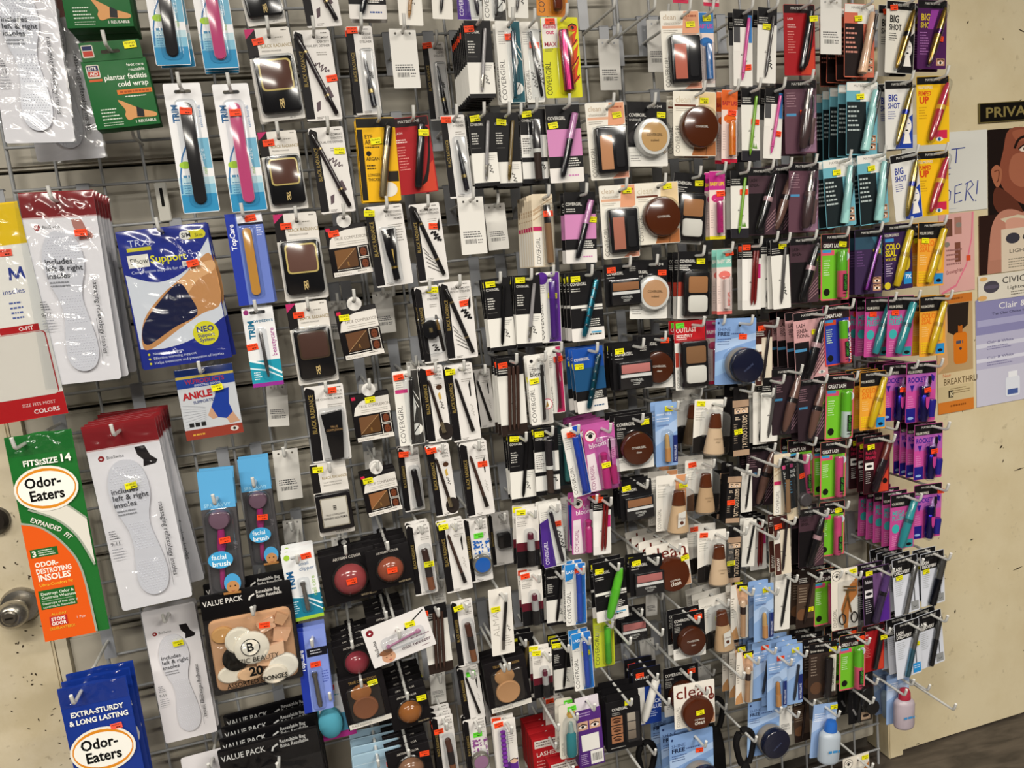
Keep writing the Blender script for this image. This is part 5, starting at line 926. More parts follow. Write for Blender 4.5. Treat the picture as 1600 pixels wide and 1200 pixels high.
def bottle(key, glass, behind=False, label=True, right=False, cardw=6.8, h=11.6):
    K = Kind(key, 'liquid_foundation_pack', 'foundation', cardw, h); K.card('dedad2', r=.25, hole='round', hx=4.4, hz=1.2); q = K.pr; q.T('COVERGIRL', .4, 2.3, .5, '5a564e', sx=.72); q.M(.4, 2.8, 2.6, 4, .5, 'a9a59c', h=.16); q.poly([(0, h*.72), (2.2, h*.66), (cardw, h*.7), (cardw, h), (0, h)], '1e1b1a' if not right else 'dedad2')
    if right: q.poly([(4.4, .1), (6.7, .1), (6.7, 8), (5.2, 8), (4.2, 4)], 'c98e64'); q.T('COVERGIRL', 1.1, h-.4, .8, '5a564e', rot=90, sx=.7, bold=-.01)
    cx = cardw*.62; K.rod('bottle', (cx, h*.5), (cx-.1, h-.1), [(0, 1.0), (.04, 1.45), (.5, 1.95), (.82, 2.25), (.97, 2.3), (1, 2.1)], glass, mk='gloss', flat=.7, n=20); K.rod('cap', (cx+.05, h*.24), (cx, h*.5), [(0, .8), (.06, 1.1), (1, 1.5)], '5c2c14', sub='bottle', flat=.75, y=1.65, n=18); K.rod('glass_foot', (cx-.1, h-.35), (cx-.1, h+.15), [(0, 2.32), (1, 2.15)], 'a89a88', sub='bottle', flat=.7, y=1.65, mk='frost')
    p = Prints()
    if label: p.poly([(cx-.9, h*.62), (cx+.8, h*.58), (cx+.6, h*.84), (cx-1, h*.88)], 'e2ddd4'); p.T('clean', cx-.1, h*.73, .55, '5a2c1a', al='c'); p.C(cx-.1, h*.79, .4, '5a2c1a')
    else: p.T('COVERGIRL', cx, h*.7, .28, '7a6448', al='c'); p.T('clean', cx, h*.76, .36, '7a6448', al='c')
    K.face('bottle_print', p, 3.32, 'bottle'); K.blister(cx-2.6, h*.2, min(cx+2.6, cardw), h-.05, 3.7, r=1.0); K.st = (1.6, 1.0); K.thick = 3.7; return K.done()
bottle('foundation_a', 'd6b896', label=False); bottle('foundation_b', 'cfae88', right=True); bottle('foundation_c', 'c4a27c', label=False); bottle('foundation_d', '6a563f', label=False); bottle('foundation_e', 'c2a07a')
def carton(key, title, base, txt, w=4.1, h=15, name='brow_gel_box', cat='eyebrow gel'):
    K = Kind(key, name, cat, w, h); K.rbox('carton', 0, 2.8, w, h, -3.0, .06, base, r=.05, b=.03, mk='card'); K.sheet('hang_tab', K.outline(.4, 0, w-.4, 3.0, .3), '1a1819', -.1, 0, [[(w/2+.4*math.cos(t), 1.0+.35*math.sin(t)) for t in [PI2*k/8 for k in range(8)]]]); q = K.pr
    q.R(.1, 2.9, w-.1, 4.4, 'a88c74'); q.R(.5, 4.6, w-.3, 5.8, 'd2b498')
    for x in (w*.33, w*.67): q.L([(x-.5, 5.0), (x, 4.8), (x+.5, 5.0)], .16, '2a1a14'); q.C(x, 5.4, .4, 'e2d6cc', .2); q.C(x, 5.4, .16, '20140f')
    q.T('2', 2.4, 7.2, .8, 'c9b8a4', bold=.02); q.M(.7, 6.5, 1.9, 2, .4, 'c9b8a4', h=.2); q.R(w*.42, 7.6, w*.98, h-1.4, '111012'); q.T(title, w*.86, h-1.6, w*.3, txt, rot=90, sx=.52, bold=.008); q.R(.1, h-1.3, w-.1, h-.05, 'a88c74'); q.M(.3, 8, 1.2, 9, .5, '9a8a7a', h=.15); K.hole = (w/2, 1.0); K.st = (w*.3, 9.6); K.thick = 3.4; return K.done()
carton('tattoo_box', 'TATTOO STUDIO', '1b191a', 'c9b49c')
def shine():
    K = Kind('shine_free', 'loose_powder_pack', 'loose powder', 9.4, 13.8); K.card('7c9ccc', r=.3, hole='round', hx=5.6, hz=1.4); q = K.pr; q.poly([(0, 5), (9.4, 3.2), (9.4, 4.6), (0, 7)], 'a4bcde'); q.poly([(0, 9), (9.4, 6), (9.4, 9), (0, 12)], '8fb0d8'); q.T('SHINE', .5, 2.6, .7, '2a3c6a', sx=1.1); q.T('FREE', .5, 3.6, .8, '121c3a', bold=.03, sx=1.2); q.M(3.6, 3.1, 8, 1, 1, '3a4c7c', h=.25); q.M(.5, 4.2, 4, 3, .5, '3a4c7c', h=.18); q.C(.7, .9, .25, '2a3c6a')
    K.turn('jar', 5.6, 9.6, [(3.4, .1), (3.6, .5), (3.6, 1.6), (3.5, 1.8)], 'b0a494', 'frost', n=36); K.turn('lid', 5.9, 9.7, [(3.5, 1.6), (3.6, 1.9), (3.6, 3.0), (3.4, 3.3), (2.9, 3.45), (.1, 3.5)], '171a30', sub='jar', n=36); p = Prints(); p.T('MAYBELLINE', 5.9, 10.2, .4, '5a6488', al='c', rot=38, sx=.8); K.face('lid_print', p, 3.52, 'jar'); K.blister(1.7, 5.9, 9.3, 13.4, 3.8, r=3.4); K.st = (6.4, 4.0); K.thick = 3.9; return K.done()
shine()
def blue_conc(key, stick, pen=None, h=13.4):
    K = Kind(key, 'concealer_pack', 'concealer', 5.0, h); K.card('84a4d2', r=.25, hole='round', hx=2.9, hz=1.2); q = K.pr; q.poly([(0, 6), (5, 3.6), (5, 6), (0, 9)], 'a4bcde'); q.R(3.9, 7.0, 5.0, h-.6, '1f2c6a'); q.T('MAYBELLINE', 4.75, h-.9, .5, 'd0d6ea', rot=90, sx=.85); q.T('cover stick', .3, 2.6, .55, 'e6ecf6'); q.M(.4, 3.2, 3.4, 2, .5, 'dfe6f4', h=.18); q.T('concealer', .4, 4.9, .5, '2a3c7c')
    if stick: K.rod('concealer_stick', (2.3, 6.4), (2.4, 9.4), [(0, .1), (.12, .4), (.4, .5), (1, .55)], stick, mk='matte'); K.rod('stick_base', (2.4, 9.4), (2.45, h-1.2), [(0, .62), (1, .66)], 'c08a54', sub='concealer_stick'); K.blister(1.4, 5.6, 3.4, h-.8, 1.8, r=.8)
    if pen: K.rod('pencil', (3.9, 4.6), (2.7, h-1), [(0, .28), (.9, .3), (1, .1)], pen)
    K.st = (3.2, 1.4); return K.done()
blue_conc('conceal_blue', 'c09a64'); blue_conc('conceal_pen', None, '2c3038'); blue_conc('conceal_tanstick', 'b07a44')
def tan_conc():
    K = Kind('conceal_tan', 'concealer_pack', 'concealer', 4.3, 12.5); K.card('dcd6cc', r=.2, hole='round', hx=2.6, hz=1.2); q = K.pr; q.poly([(1.2, .1), (4.2, .1), (4.2, 5), (2, 4.6)], 'cba284'); q.R(1.6, 0, 4.3, .9, '1c1a1a'); q.poly([(0, 12.5), (.1, 11), (1.4, 9.4), (2, 12.4)], 'b98a5c'); q.M(.2, 3, .9, 8, .6, '8a8478', h=.2); K.rod('concealer_tube', (2.6, 6.4), (2.6, 11.6), [(0, .62), (1, .6)], 'b08a68'); K.rod('collar', (2.6, 4.8), (2.6, 6.4), [(0, .66), (1, .66)], '2a1c1a', sub='concealer_tube'); K.rod('applicator', (2.6, 3.4), (2.6, 4.8), [(0, .3), (.3, .6), (1, .62)], 'd8b89a', sub='concealer_tube'); K.blister(1.6, 3.0, 3.6, 12, 1.7, r=.8); K.st = (3.0, 1.0); return K.done()
tan_conc()
def cg_tanstack():
    K = Kind('cg_concealer', 'concealer_pack', 'concealer', 4.3, 14); K.card('d6c8b0', r=.25, hole='round', hx=2.6, hz=1.0); q = K.pr
    for i in range(5): q.L([(.2, 5-i*.9), (4.2, 2.6-i*.9)] if 5-i*.9 > 0 and 2.6-i*.9 > .2 else [(.2, 5-i*.4), (3.0, 3.6-i*.4)], .2, 'b49a7c')
    q.R(.1, 6.2, 1.9, 7.0, 'b82a5c'); q.R(.1, 7.2, 1.9, 13.8, 'dedad2'); q.T('COVERGIRL', 1.45, 13.5, .85, '3a3838', rot=90, sx=.8, bold=-.005); K.rod('concealer_tube', (2.9, 5.6), (3.2, 13.2), [(0, .68), (1, .7)], '8a6a4c'); K.rod('cap', (2.8, 2.2), (2.9, 5.6), [(0, .68), (1, .7)], '1c1a1c', sub='concealer_tube'); K.blister(1.9, 1.8, 4.1, 13.6, 1.7); K.st = (2.9, 3.8); K.st_y = 1.4; return K.done()
cg_tanstack()
def lipstick(key, col='5a2030', low='141315'):
    K = Kind(key, 'lipstick_pack', 'lipstick', 4.9, 12.4); K.card('dedad4', r=.2, hole='round', hx=2.9, hz=1.2); q = K.pr; q.T('COVERGIRL', .3, 2.2, .48, '5a5652', sx=.7); q.M(.3, 2.8, 2.4, 3, .4, '8a8682', h=.16); q.R(0, 7.2, 4.9, 9, '5a1a26'); q.R(0, 9, 4.9, 12.4, '141315'); q.C(4.3, 1.3, .2, '141315')
    K.rod('lipstick', (2.8, 5.0), (2.8, 6.6), [(0, .4), (.2, .62), (1, .64)], col); K.rod('clear_collar', (2.8, 6.4), (2.85, 8.6), [(0, .75), (1, .8)], 'c4c2c0', mk='frost', sub='lipstick'); K.rod('lipstick_base', (2.85, 8.6), (2.9, 11.8), [(0, .82), (1, .85)], low, sub='lipstick'); K.blister(1.7, 4.4, 4.0, 12, 2.0, r=.7); K.st = (1.2, .9); return K.done()
lipstick('lipstick')
def pencil_card(key, col, card, ink='1c1a1a', w=4.2, h=14, header='151416', low=None, tip=None, n=1, name='eyeliner_pack', cat='eyeliner', extra=None):
    K = Kind(key, name, cat, w, h); K.card(card, r=.2, hole='round', hx=w*.55, hz=1.0); q = K.pr; q.R(0, 0, w, 3.2, header); q.M(.3, 1.8, w*.6, 3, .4, 'c9c7c2', h=.18); q.W(w*.45, 8, .6, .4, 3, .08, ink, 60)
    if low: q.R(0, h-2, w, h, low)
    if extra: extra(q)
    for i in range(n):
        o = i*.85; a, b = (w*.78-o*.9, 1.6), (w*.40-o*.9 if n == 1 else w*.62-o*.9, h-1.0)
        K.rod('pencil', a, b, [(0, .26), (.02, .32), (.9, .32), (1, .08)], col)
        if tip: K.rod('tip', (b[0]+(a[0]-b[0])*.12, b[1]+(a[1]-b[1])*.12), b, [(0, .33), (1, .05)], tip, sub='pencil')
    K.st = (w*.7, 9); return K.done()
pencil_card('liner_green', '6a9a2c', 'dedcd6', low='26242a', tip='c9c7c2', extra=lambda q: (q.C(3.0, 11.0, .9, 'e4e2dc'), q.poly([(2.5, 11.6), (2.8, 10.4), (3.1, 11.7)], '5a8a2c'), q.poly([(3.0, 11.7), (3.3, 10.6), (3.6, 11.7)], '5a8a2c'))); pencil_card('liner_pink', 'c24a8c', 'dedcd6', tip='2a2a2a', extra=lambda q: (q.R(.1, 3.2, 1.5, 6, '4a4a4c'), q.R(.1, 6.2, 1.4, 7.6, 'e4e2dc'), q.poly([(3.2, 1), (4.1, 1), (4.1, 6), (3.4, 6)], '3a78b8')))
pencil_card('liner_silver', '4a4848', 'dedcd6', extra=lambda q: q.W(2.6, 8.6, .7, .4, 4, .14, '1c1a1a', 80)); pencil_card('crayon_red', '6a1c1c', 'dcdad6', n=2, w=4.6, extra=lambda q: (q.R(3.6, 4.4, 4.5, 7.4, 'b82a6c'), q.R(.1, 3.2, 1.4, 12, 'e6e4e0'))); pencil_card('liner_white', '1c1b1c', 'e0ddd6', header='e0ddd6', name='eyebrow_pencil_pack', cat='eyebrow pencil'); pencil_card('liner_multi', '3c2a24', 'dcdad4', n=3, w=4.8, low='2a201c')
pencil_card('liner_lip', 'a07a50', 'e2dfd8', header='e2dfd8', low=None, tip='3a2c24', w=4.2, h=13)
def almay():
    K = Kind('almay', 'eyebrow_pencil_pack', 'eyebrow pencil', 4.4, 13); K.card('dfdbd4', r=.2, hole='round', hx=2.4, hz=1.2); q = K.pr; q.T('ALMAY', 1.7, 9.4, 1.2, 'a8a49c', rot=90, sx=1.1, bold=-.01); q.W(3.4, 7.4, .6, .3, 2, .09, '2a2624', 80); q.M(2.6, 9.4, 4, 5, .45, '9a968e', h=.15); K.rod('pencil', (3.3, 2.0), (2.2, 10.4), [(0, .05), (.1, .3), (.9, .32), (1, .3)], '221f1e'); K.rod('ferrule', (2.25, 10.0), (2.1, 11.8), [(0, .34), (1, .3)], '9a9690', mk='metal', sub='pencil'); K.rod('pencil_tip', (3.35, 1.6), (3.2, 2.8), [(0, .05), (1, .28)], '8a6440', sub='pencil'); K.st = (1.3, 3.9); return K.done()
almay()
def bloom():
    K = Kind('full_bloom', 'mascara_pack', 'mascara', 6.6, 13.2); K.card('b8589c', r=.25, hole='round', hx=4.0, hz=1.1); q = K.pr; q.C(1.5, 1.9, 1.3, 'c22a70'); q.C(1.5, 1.9, 1.1, 'e6dcd8'); q.C(1.5, 1.95, .45, '1c1a1c'); q.L([(.7, 1.7), (1.5, 1.2), (2.3, 1.7)], .22, '1c1a1c'); q.T('full', 2.6, 3.4, .85, 'ecdce6', bold=.01, rot=6); q.T('bloom', 1.0, 4.5, 1.0, 'f0e2ea', bold=.01, rot=6); q.poly([(.3, 5.6), (2.0, 5.4), (2.6, 13.1), (.3, 13.1)], 'e2d6dc'); q.T('COVERGIRL', 1.5, 12.8, .85, '8a2c6c', rot=90, sx=.78); q.C(5.6, 5.8, .8, 'd88ab8', 1.5); q.C(5.6, 4.0, .9, 'd8a4c6', 1.3); q.M(5.2, 5, 6.2, 6, .4, '8a3a6c', h=.15)
    K.rod('mascara_tube', (3.5, 5.4), (3.6, 12.6), [(0, .5), (.05, .8), (.2, .55), (.26, .85), (1, .85)], 'b02a70'); K.rod('wand', (5.3, 3.0), (5.2, 8.6), [(0, .16), (.4, .2), (.41, .1), (1, .1)], '201c20'); K.rod('wand_cap', (5.2, 8.4), (5.3, 12.0), [(0, .7), (.1, .8), (1, .62)], 'a82868', sub='wand'); K.blister(2.5, 2.6, 6.3, 12.9, 2.0); K.st = (3.5, 7.8); K.st_y = 1.8; K.thick = 2.0; return K.done()
bloom()
cg_side('cg_blue', '1f3ca4', '2244ac', '1c48b0', w=3.6, h=13.4, thin=.62, cl=.35); cg_side('cg_purple', '4a2478', '53288a', '5a2c8a', w=4.8, h=13.8, thin=.62, cl=.3, extra=lambda q: q.C(1.2, 1.2, 1.2, '53288a')); cg_side('cg_purple_diag', '241f28', '241f28', None, w=4.8, h=13.5, diag=-1.6, thin=.4, extra=lambda q: (q.poly([(0, 4), (1.8, 3.2), (2.6, 13.4), (0, 13.4)], '4a2c84'), q.T('COVERGIRL', 1.2, 12.8, .8, 'dedae6', rot=90, sx=.8), q.W(3.8, 6, .8, .5, 5, .14, '1c1a1c', 80)))
cg_side('cg_blend', '2a2624', '2a2624', 'b8b4ae', w=4.6, h=14, thin=.32, diag=.3, name='eyeliner_pack', cat='eyeliner', prod='eyeliner', extra=lambda q: (q.C(1.0, 1.1, .8, 'e6e4de'), q.C(1.0, 1.1, .35, '1c1a1c'), q.T('PERFECT', 1.0, 3.0, .45, '3a3838', bold=.01), q.T('blend', .5, 4.2, .95, '1c1a1c', bold=.01), q.C(3.6, 10.0, 1.1, 'c22a60'), q.C(3.6, 10.0, .95, 'e6e2dc'), q.poly([(3.2, 10.7), (3.6, 9.2), (3.9, 10.5)], 'a8823c')))
cg_side('cg_red_pencil', '5a1c2c', '6a2030', 'b02a58', w=3.2, h=13, thin=.3, name='lip_pencil_pack', cat='lip pencil', prod='lip_pencil'); cg_side('cg_bluebody', '2a4cb0', '2444a4', '2a70c0', w=4.4, h=12.9, thin=.58, cl=.4, extra=lambda q: (q.poly([(.1, .1), (2.4, .1), (1.6, 3.2), (.1, 3.6)], '2a80c8'), q.T('LASH', .3, 2.0, .6, 'e6ecf2', bold=.02)))
cg_side('cg_teal_lip', '3a8a86', '2f7a78', '1c2a2c', w=3.0, h=12.5, thin=.6, card='2a3c3e'); cg_side('cg_green', '4aa82c', '52b02e', 'c8d02a', card='c8d23a', w=4.6, h=11, thin=.7)
def eye_palette():
    K = Kind('eye_palette', 'eyeshadow_palette_box', 'eyeshadow', 7.2, 10.4); K.rbox('carton', 0, 0, 7.2, 10.4, -1.6, .06, '171618', r=.06, b=.04, mk='card'); q = K.pr; q.T('COVERGIRL', 1.2, 2.0, .55, 'dedcd6', sx=.78, bold=.015); q.M(1.2, 2.4, 3, 2, .35, 'a9a7a2', h=.14)
    for i in range(3):
        z = 3.2+i*1.9; q.R(.9, z, 3.3, z+1.7, '9a6a4c'); q.L([(1.2, z+.6), (2, z+.35), (3, z+.6)], .25, '2a1a14'); q.C(2.1, z+1.0, .7, '5a3a2a', .25); q.L([(1.4, z+1.1), (2.1, z+1.3), (2.9, z+1.1)], .15, '1a0e0a')
    q.RR(4.0, 2.8, 6.8, 9.0, .2, '2a2829'); q.M(.6, 9.6, 4, 1, 1, 'a9a7a2', h=.15)
    for i, c in enumerate(('b4a898', '9a8c7c', '7c6e60')): K.rbox('shadow_pan', 4.3, 3.0+i*1.9, 6.0, 4.7+i*1.9, .08, .2, c, r=.1, b=.03, mk='powder')
    K.blister(4.1, 2.8, 6.9, 9.0, .5, r=.2, b=.08); K.hole = (3.6, -.4); K.sheet('hang_tab', K.outline(.3, -1.6, 6.9, .2, .2), '141315', -.1, 0, [[(3.6+.4*math.cos(t), -.7+.35*math.sin(t)) for t in [PI2*k/8 for k in range(8)]]]); K.hole = (3.6, -.7); K.st = (4.6, .9); K.thick = 2; return K.done()
eye_palette()
def purple_box():
    K = Kind('purple_box', 'false_lash_box', 'eyelashes', 5.2, 13); K.rbox('carton', 0, 1.0, 5.2, 13, -2.4, .06, '4f2a74', r=.06, b=.04, mk='card'); K.sheet('hang_tab', K.outline(.2, -1.6, 5.0, 1.2, .2), 'd6cfd8', -.1, 0, [[(2.6+.4*math.cos(t), -.6+.35*math.sin(t)) for t in [PI2*k/8 for k in range(8)]]]); q = K.pr; q.M(.4, 1.6, 3.8, 2, .5, 'b49cc8', h=.2)
    for x in (1.3, 3.8): q.R(x-1.1, 3.4, x+1.1, 5.2, 'c9a088'); q.C(x, 4.5, .8, 'e6dcd6', .35); q.C(x, 4.5, .3, '1c1418'); q.L([(x-.9, 4.3), (x, 3.9), (x+.9, 4.3)], .2, '1c1418')
    q.R(.8, 6.2, 4.4, 9.6, 'dedcd8'); q.R(2.4, 9.8, 5.0, 12.6, 'dedcd8'); q.BAR(2.7, 10.4, 4.7, 12.0); q.M(.4, 10.2, 2.0, 6, .4, 'b49cc8', h=.15); K.hole = (2.6, -.6); K.st = (2.6, .9); K.thick = 2.6; return K.done()
purple_box()
def curved_teal():
    K = Kind('teal_nail', 'nail_glue_pack', 'nail glue', 4.0, 12.5); K.card('d6d0c4', r=.6, hole='round', hx=2.6, hz=1.6); q = K.pr; q.T('COVERGIRL', 1.0, 11.8, .6, '6a665e', rot=90, sx=.7); q.C(2.8, 2.4, 1.0, 'c09a50'); K.rod('teal_tube', (2.4, 6.0), (2.4, 11.6), [(0, .7), (.1, 1.1), (.9, 1.2), (1, .9)], '2a7c84', flat=.7); K.rod('tube_tip', (2.4, 3.8), (2.4, 6.0), [(0, .4), (1, .7)], 'a8c4c0', mk='frost', sub='teal_tube'); K.blister(.9, 3.0, 3.8, 12.2, 2.2, r=1.2); K.st = (3.0, 1.0); return K.done()
curved_teal()
def red_box():
    K = Kind('red_box', 'red_lash_box', 'eyelashes', 6.4, 8); K.rbox('carton', 0, 0, 6.4, 8, -1.5, .06, 'a81c22', r=.06, b=.04, mk='card'); q = K.pr; q.R(.4, .4, 6.0, 1.8, 'd6cfc8'); q.M(.7, .7, 5, 2, .5, '5a4a46', h=.2); q.T('LASHES', .6, 3.4, .8, 'e6dcd6', bold=.01); q.M(.6, 4.2, 5, 4, .6, 'd89a94', h=.2); K.hole = (3.2, .5); K.thick = 1.7; return K.done()
red_box()
def white_wand():
    K = Kind('white_mascara', 'mascara_pack', 'mascara', 6.4, 13); K.card('1d3a8c', r=.2, hole='round', hx=3.6, hz=1.2); q = K.pr; q.R(0, 0, 6.4, 4.4, '171618'); q.T('KATY KAT', .5, 2.6, .6, 'dedcd6', bold=.01, sx=.8); q.R(0, 4.4, 2.6, 12.8, 'd6d4d0'); q.T('BLACK', 2.9, 8.4, .8, 'd6dcec', bold=.02); q.T('& BLUE', 2.9, 9.6, .8, 'd6dcec', bold=.02); q.M(2.9, 10.2, 5.6, 3, .5, 'a9b8e0', h=.2); K.rod('mascara_tube', (5.0, 2.6), (2.0, 11.4), [(0, .7), (.05, .85), (.9, .8), (1, .6)], 'e0ded8'); K.st = (1.6, 1.4); return K.done()
white_wand()
def purple_spiky():
    K = Kind('purple_spiky', 'mascara_pack', 'mascara', 5.0, 13.5); K.card('dfdbd6', r=.25, hole='round', hx=3.0, hz=1.0); q = K.pr; q.poly([(1.2, 13.4), (2.2, 10.4), (4.9, 9.6), (4.9, 13.4)], '5a2c84'); q.C(4.0, 10.2, .9, 'd8b49c', .6); q.L([(3.1, 10), (4, 9.6), (4.9, 10)], .2, '1c1a1c'); q.T('LASH', 2.6, 2.6, .5, '5a2c84'); q.M(2.8, 3.2, 4.6, 6, .5, '8a8684', h=.15)
    K.rod('brush', (1.9, 2.4), (1.9, 10.4), [(i/16, .42 if i % 2 else .62) for i in range(17)], '7a2ca0', mk='matte'); K.rod('wand', (1.9, 10.4), (1.9, 12.6), [(0, .12), (1, .12)], '1c1a1c', sub='brush'); K.blister(1.0, 2.0, 2.9, 12.8, 1.6); K.st = (1.2, .8); return K.done()
purple_spiky()
def pale_pack():
    K = Kind('pale_blue_pack', 'wipe_pack', 'wipes', 8.4, 12); K.card('a9c6d8', r=.4, hole='round', hz=1.0); q = K.pr; q.L([(.2, 2.0), (8.2, 2.0)], .08, 'd6e4ec'); q.M(1, 4, 6, 3, .7, 'e4eef2', h=.25); wrinkle_bag(K, .1, .1, 8.3, 11.9, .2, 21, .25, nz=20, nx=14); K.st = (6.4, 2.8); K.st_y = .4; K.thick = 1.4; return K.done()
pale_pack()

# ---- mascara cards at the right
def mb(key, base, blocks, tube, cap, band=None, shape='bullet', header='161517', w=7.3, h=14.2, a=None, b=None, r=.75, mk='gloss', capmk=None, split=.42, edge=None, htxt='MAYBELLINE', draw=None, name='mascara_pack', cat='mascara', hcol='c9c7c2', st=None):
    """card with dark header strip and a slanting tube"""
    K = Kind(key, name, cat, w, h); K.card(base, r=.3, hole='round', hx=w*.58, hz=1.0); q = K.pr
    if edge: q.RR(.02, .02, w-.02, h-.02, .3, edge); q.RR(.35, .3, w-.35, h-.35, .25, base)
    q.R(.1, .1, w-.1, 1.7, header); q.T(htxt, w*.5, 1.0, .5, hcol, al='c', sx=1.0)
    for blk in blocks: getattr(q, blk[0])(*blk[1:])
    if draw: draw(q)
    a = a or (w*.86, 1.6); b = b or (w*.32, h-.8); m = (a[0]+(b[0]-a[0])*split, a[1]+(b[1]-a[1])*split)
    P = {'bullet': ([(0, .12), (.06, .4), (.2, .62), (.6, .9), (1, 1)], [(0, 1), (.4, .95), (.75, .75), (.95, .45), (1, .2)]),
         'straight': ([(0, .85), (.03, 1), (1, 1)], [(0, 1), (.95, 1), (1, .85)]),
         'flare': ([(0, .55), (.03, .62), (1, .8)], [(0, .85), (.95, 1.1), (1, 1)]),
         'neck': ([(0, .25), (.05, .3), (.5, .42), (.52, .55), (1, .6)], [(0, .9), (.3, 1.05), (.7, .95), (.95, .7), (1, .4)]),
         'club': ([(0, .7), (.06, .85), (.5, .9), (1, .95)], [(0, 1), (.5, 1), (.95, .8), (1, .6)])}[shape]
    K.rod('mascara_tube', m, b, [(t, v*r) for t, v in P[1]], tube, mk=mk, n=16); K.rod('cap', a, m, [(t, v*r) for t, v in P[0]], cap, mk=capmk or mk, sub='mascara_tube', n=16)
    if band: u = .06; K.rod('band', (a[0]+(b[0]-a[0])*(split-.02), a[1]+(b[1]-a[1])*(split-.02)), (a[0]+(b[0]-a[0])*(split+u), a[1]+(b[1]-a[1])*(split+u)), [(0, r*1.04), (1, r*1.04)], band, sub='mascara_tube', mk=mk)
    K.capsule(a, b, r); K.st = st or (1.4, 2.3); K.st_y = .1; K.thick = r*2+.6; return K.done()
def face(q, x, z, s, ink, lip='1c1a1c', pale='e6e2dc'):
    q.C(x, z, 1.5*s, pale, 2.1*s); q.L([(x-1.0*s, z-.5*s), (x-.3*s, z-.5*s)], .16*s, ink); q.L([(x+.3*s, z-.5*s), (x+1.0*s, z-.5*s)], .16*s, ink); q.L([(x, z-.3*s), (x-.1*s, z+.5*s)], .07*s, ink); q.C(x, z+1.1*s, .45*s, lip, .2*s); q.poly([(x-.6*s, z+1.8*s), (x+.7*s, z+1.8*s), (x+1.3*s, z+4.4*s), (x-1.2*s, z+4.4*s)], pale)
def eyes(q, x, z, n=2, s=1.0):
    for i in range(n): zz = z+i*1.7*s; q.R(x, zz, x+2.2*s, zz+1.5*s, 'b98c70'); q.L([(x+.2*s, zz+.35*s), (x+1.2*s, zz+.15*s), (x+2.1*s, zz+.4*s)], .2*s, '2a1a14'); q.C(x+1.1*s, zz+.9*s, .75*s, 'e6dcd2', .32*s); q.C(x+1.1*s, zz+.9*s, .3*s, '221812')
BIG = lambda c: [('T', 'BIG', .9, 4.2, 1.35, c, 0, 'l', .8, .03), ('T', 'SHOT', .8, 5.7, 1.1, c, 0, 'l', .75, .03), ('M', .8, 6.3, 2.9, 4, .45, c)]
mb('bigshot_black', 'd8d5cc', BIG('1c1a1b'), 'b08c3c', 'b8943e', '1c1a1b', mk='metal', draw=lambda q: (q.poly([(3, 14.1), (4.6, 8), (7.2, 6), (7.2, 14.1)], '1a191a'), face(q, 5.6, 9.2, .8, '1c1a1b'))); mb('bigshot_purple', '4a2050', [('T', 'BIG', .9, 4.2, 1.35, 'c9b02c', 0, 'l', .8, .03), ('T', 'SHOT', .8, 5.7, 1.1, 'c9b02c', 0, 'l', .75, .03), ('M', .7, 6.6, 3, 9, .55, 'a06ca8')], 'b08c3c', 'b8943e', '5a2c62', mk='metal', w=7.6, draw=lambda q: (eyes(q, 5.0, 12.0, 1), q.poly([(3.5, 2), (5.5, 2), (4, 6), (2.6, 6)], '8a3a94')))
mb('bigshot_blue', 'd6d5d2', BIG('23348c'), 'b0964a', 'b89e4c', '23348c', mk='metal', draw=lambda q: (q.poly([(2.6, 14.1), (4.2, 9), (7.2, 7), (7.2, 14.1)], '23409c'), face(q, 5.6, 9.4, .85, '23348c')))
mb('pumped', 'e2b41c', [('T', 'VOLUM EXPRESS', .3, 2.6, .6, 'd6d2c6', 0, 'l', .62, .01), ('T', "PUMPED", .5, 4.0, .9, 'c8421c', 0, 'l', .68, .03), ('T', 'UP', .7, 5.6, 1.4, 'c8421c', 0, 'l', 1, .04), ('M', .6, 6.4, 2.9, 5, .55, 'b88a1c')], 'b02a3c', 'b8304a', 'd8a83c', w=8.6, h=14.4, r=.9, draw=lambda q: (q.R(6.4, 1.8, 8.5, 6.4, 'd88c24'), q.R(4.8, 11.4, 8.0, 13.2, 'c22a4c'), q.C(5.9, 13.3, 1.0, 'dedad6', .45), q.C(5.9, 13.3, .4, '2a5c8a')))
for kk, base, tube, capc in (('lash_rose', 'c86a54', 'd8b090', '2a201f'), ('lash_teal', '6aa8b8', '9cd0cc', '1b2326')):
    mb(kk, base, [('R', .1, 3.8, 4.6, 14.0, '1b2326' if kk == 'lash_teal' else '241c1c'), ('M', .4, 4.6, 3.4, 6, .9, 'a9b4b4' if kk == 'lash_teal' else 'c98a7c', .35), ('R', 3.2, 1.7, 7.2, 3.8, 'dedcd6')], tube, tube, None, shape='flare', header='dedcd6', r=.85, split=.3, a=(6.2, 1.8), b=(3.6, 13.6), hcol='5a5856', draw=lambda q, c=capc: (q.poly([(6.1, 2.2), (7.0, 2.2), (6.4, 8), (4.9, 12)], c), eyes(q, 5.0, 10.4, 2, .9)), st=(3.2, 2.8))
for kk, cc in (('lash_rose', '2a201f'), ('lash_teal', '1b2326')): KINDS[kk].rod('wand_cap', (6.75, 2.3), (5.0, 10.6), [(0, .42), (.6, .34), (1, .06)], cc, y=1.2)
mb('falsies', '5c3e4a', [('M', .5, 2.4, 2.8, 6, .5, '9c7c86'), ('R', .4, 6.4, 2.6, 6.9, '4a86b0')], '4a3838', '9a948e', '5a4444', shape='neck', w=7.2, r=1.05, a=(5.0, 1.9), b=(3.2, 13.4), mk='gloss', capmk='metal', draw=lambda q: (q.poly([(4.4, 5), (7.0, 3), (7.0, 13.9), (3.4, 13.9)], '8a6a80'), [q.L([(5.4, 13.4-i*.7), (7.0, 10.8-i*.9)], .2, 'a88a9c') for i in range(6)]), split=.38, st=(4.4, 6.2))
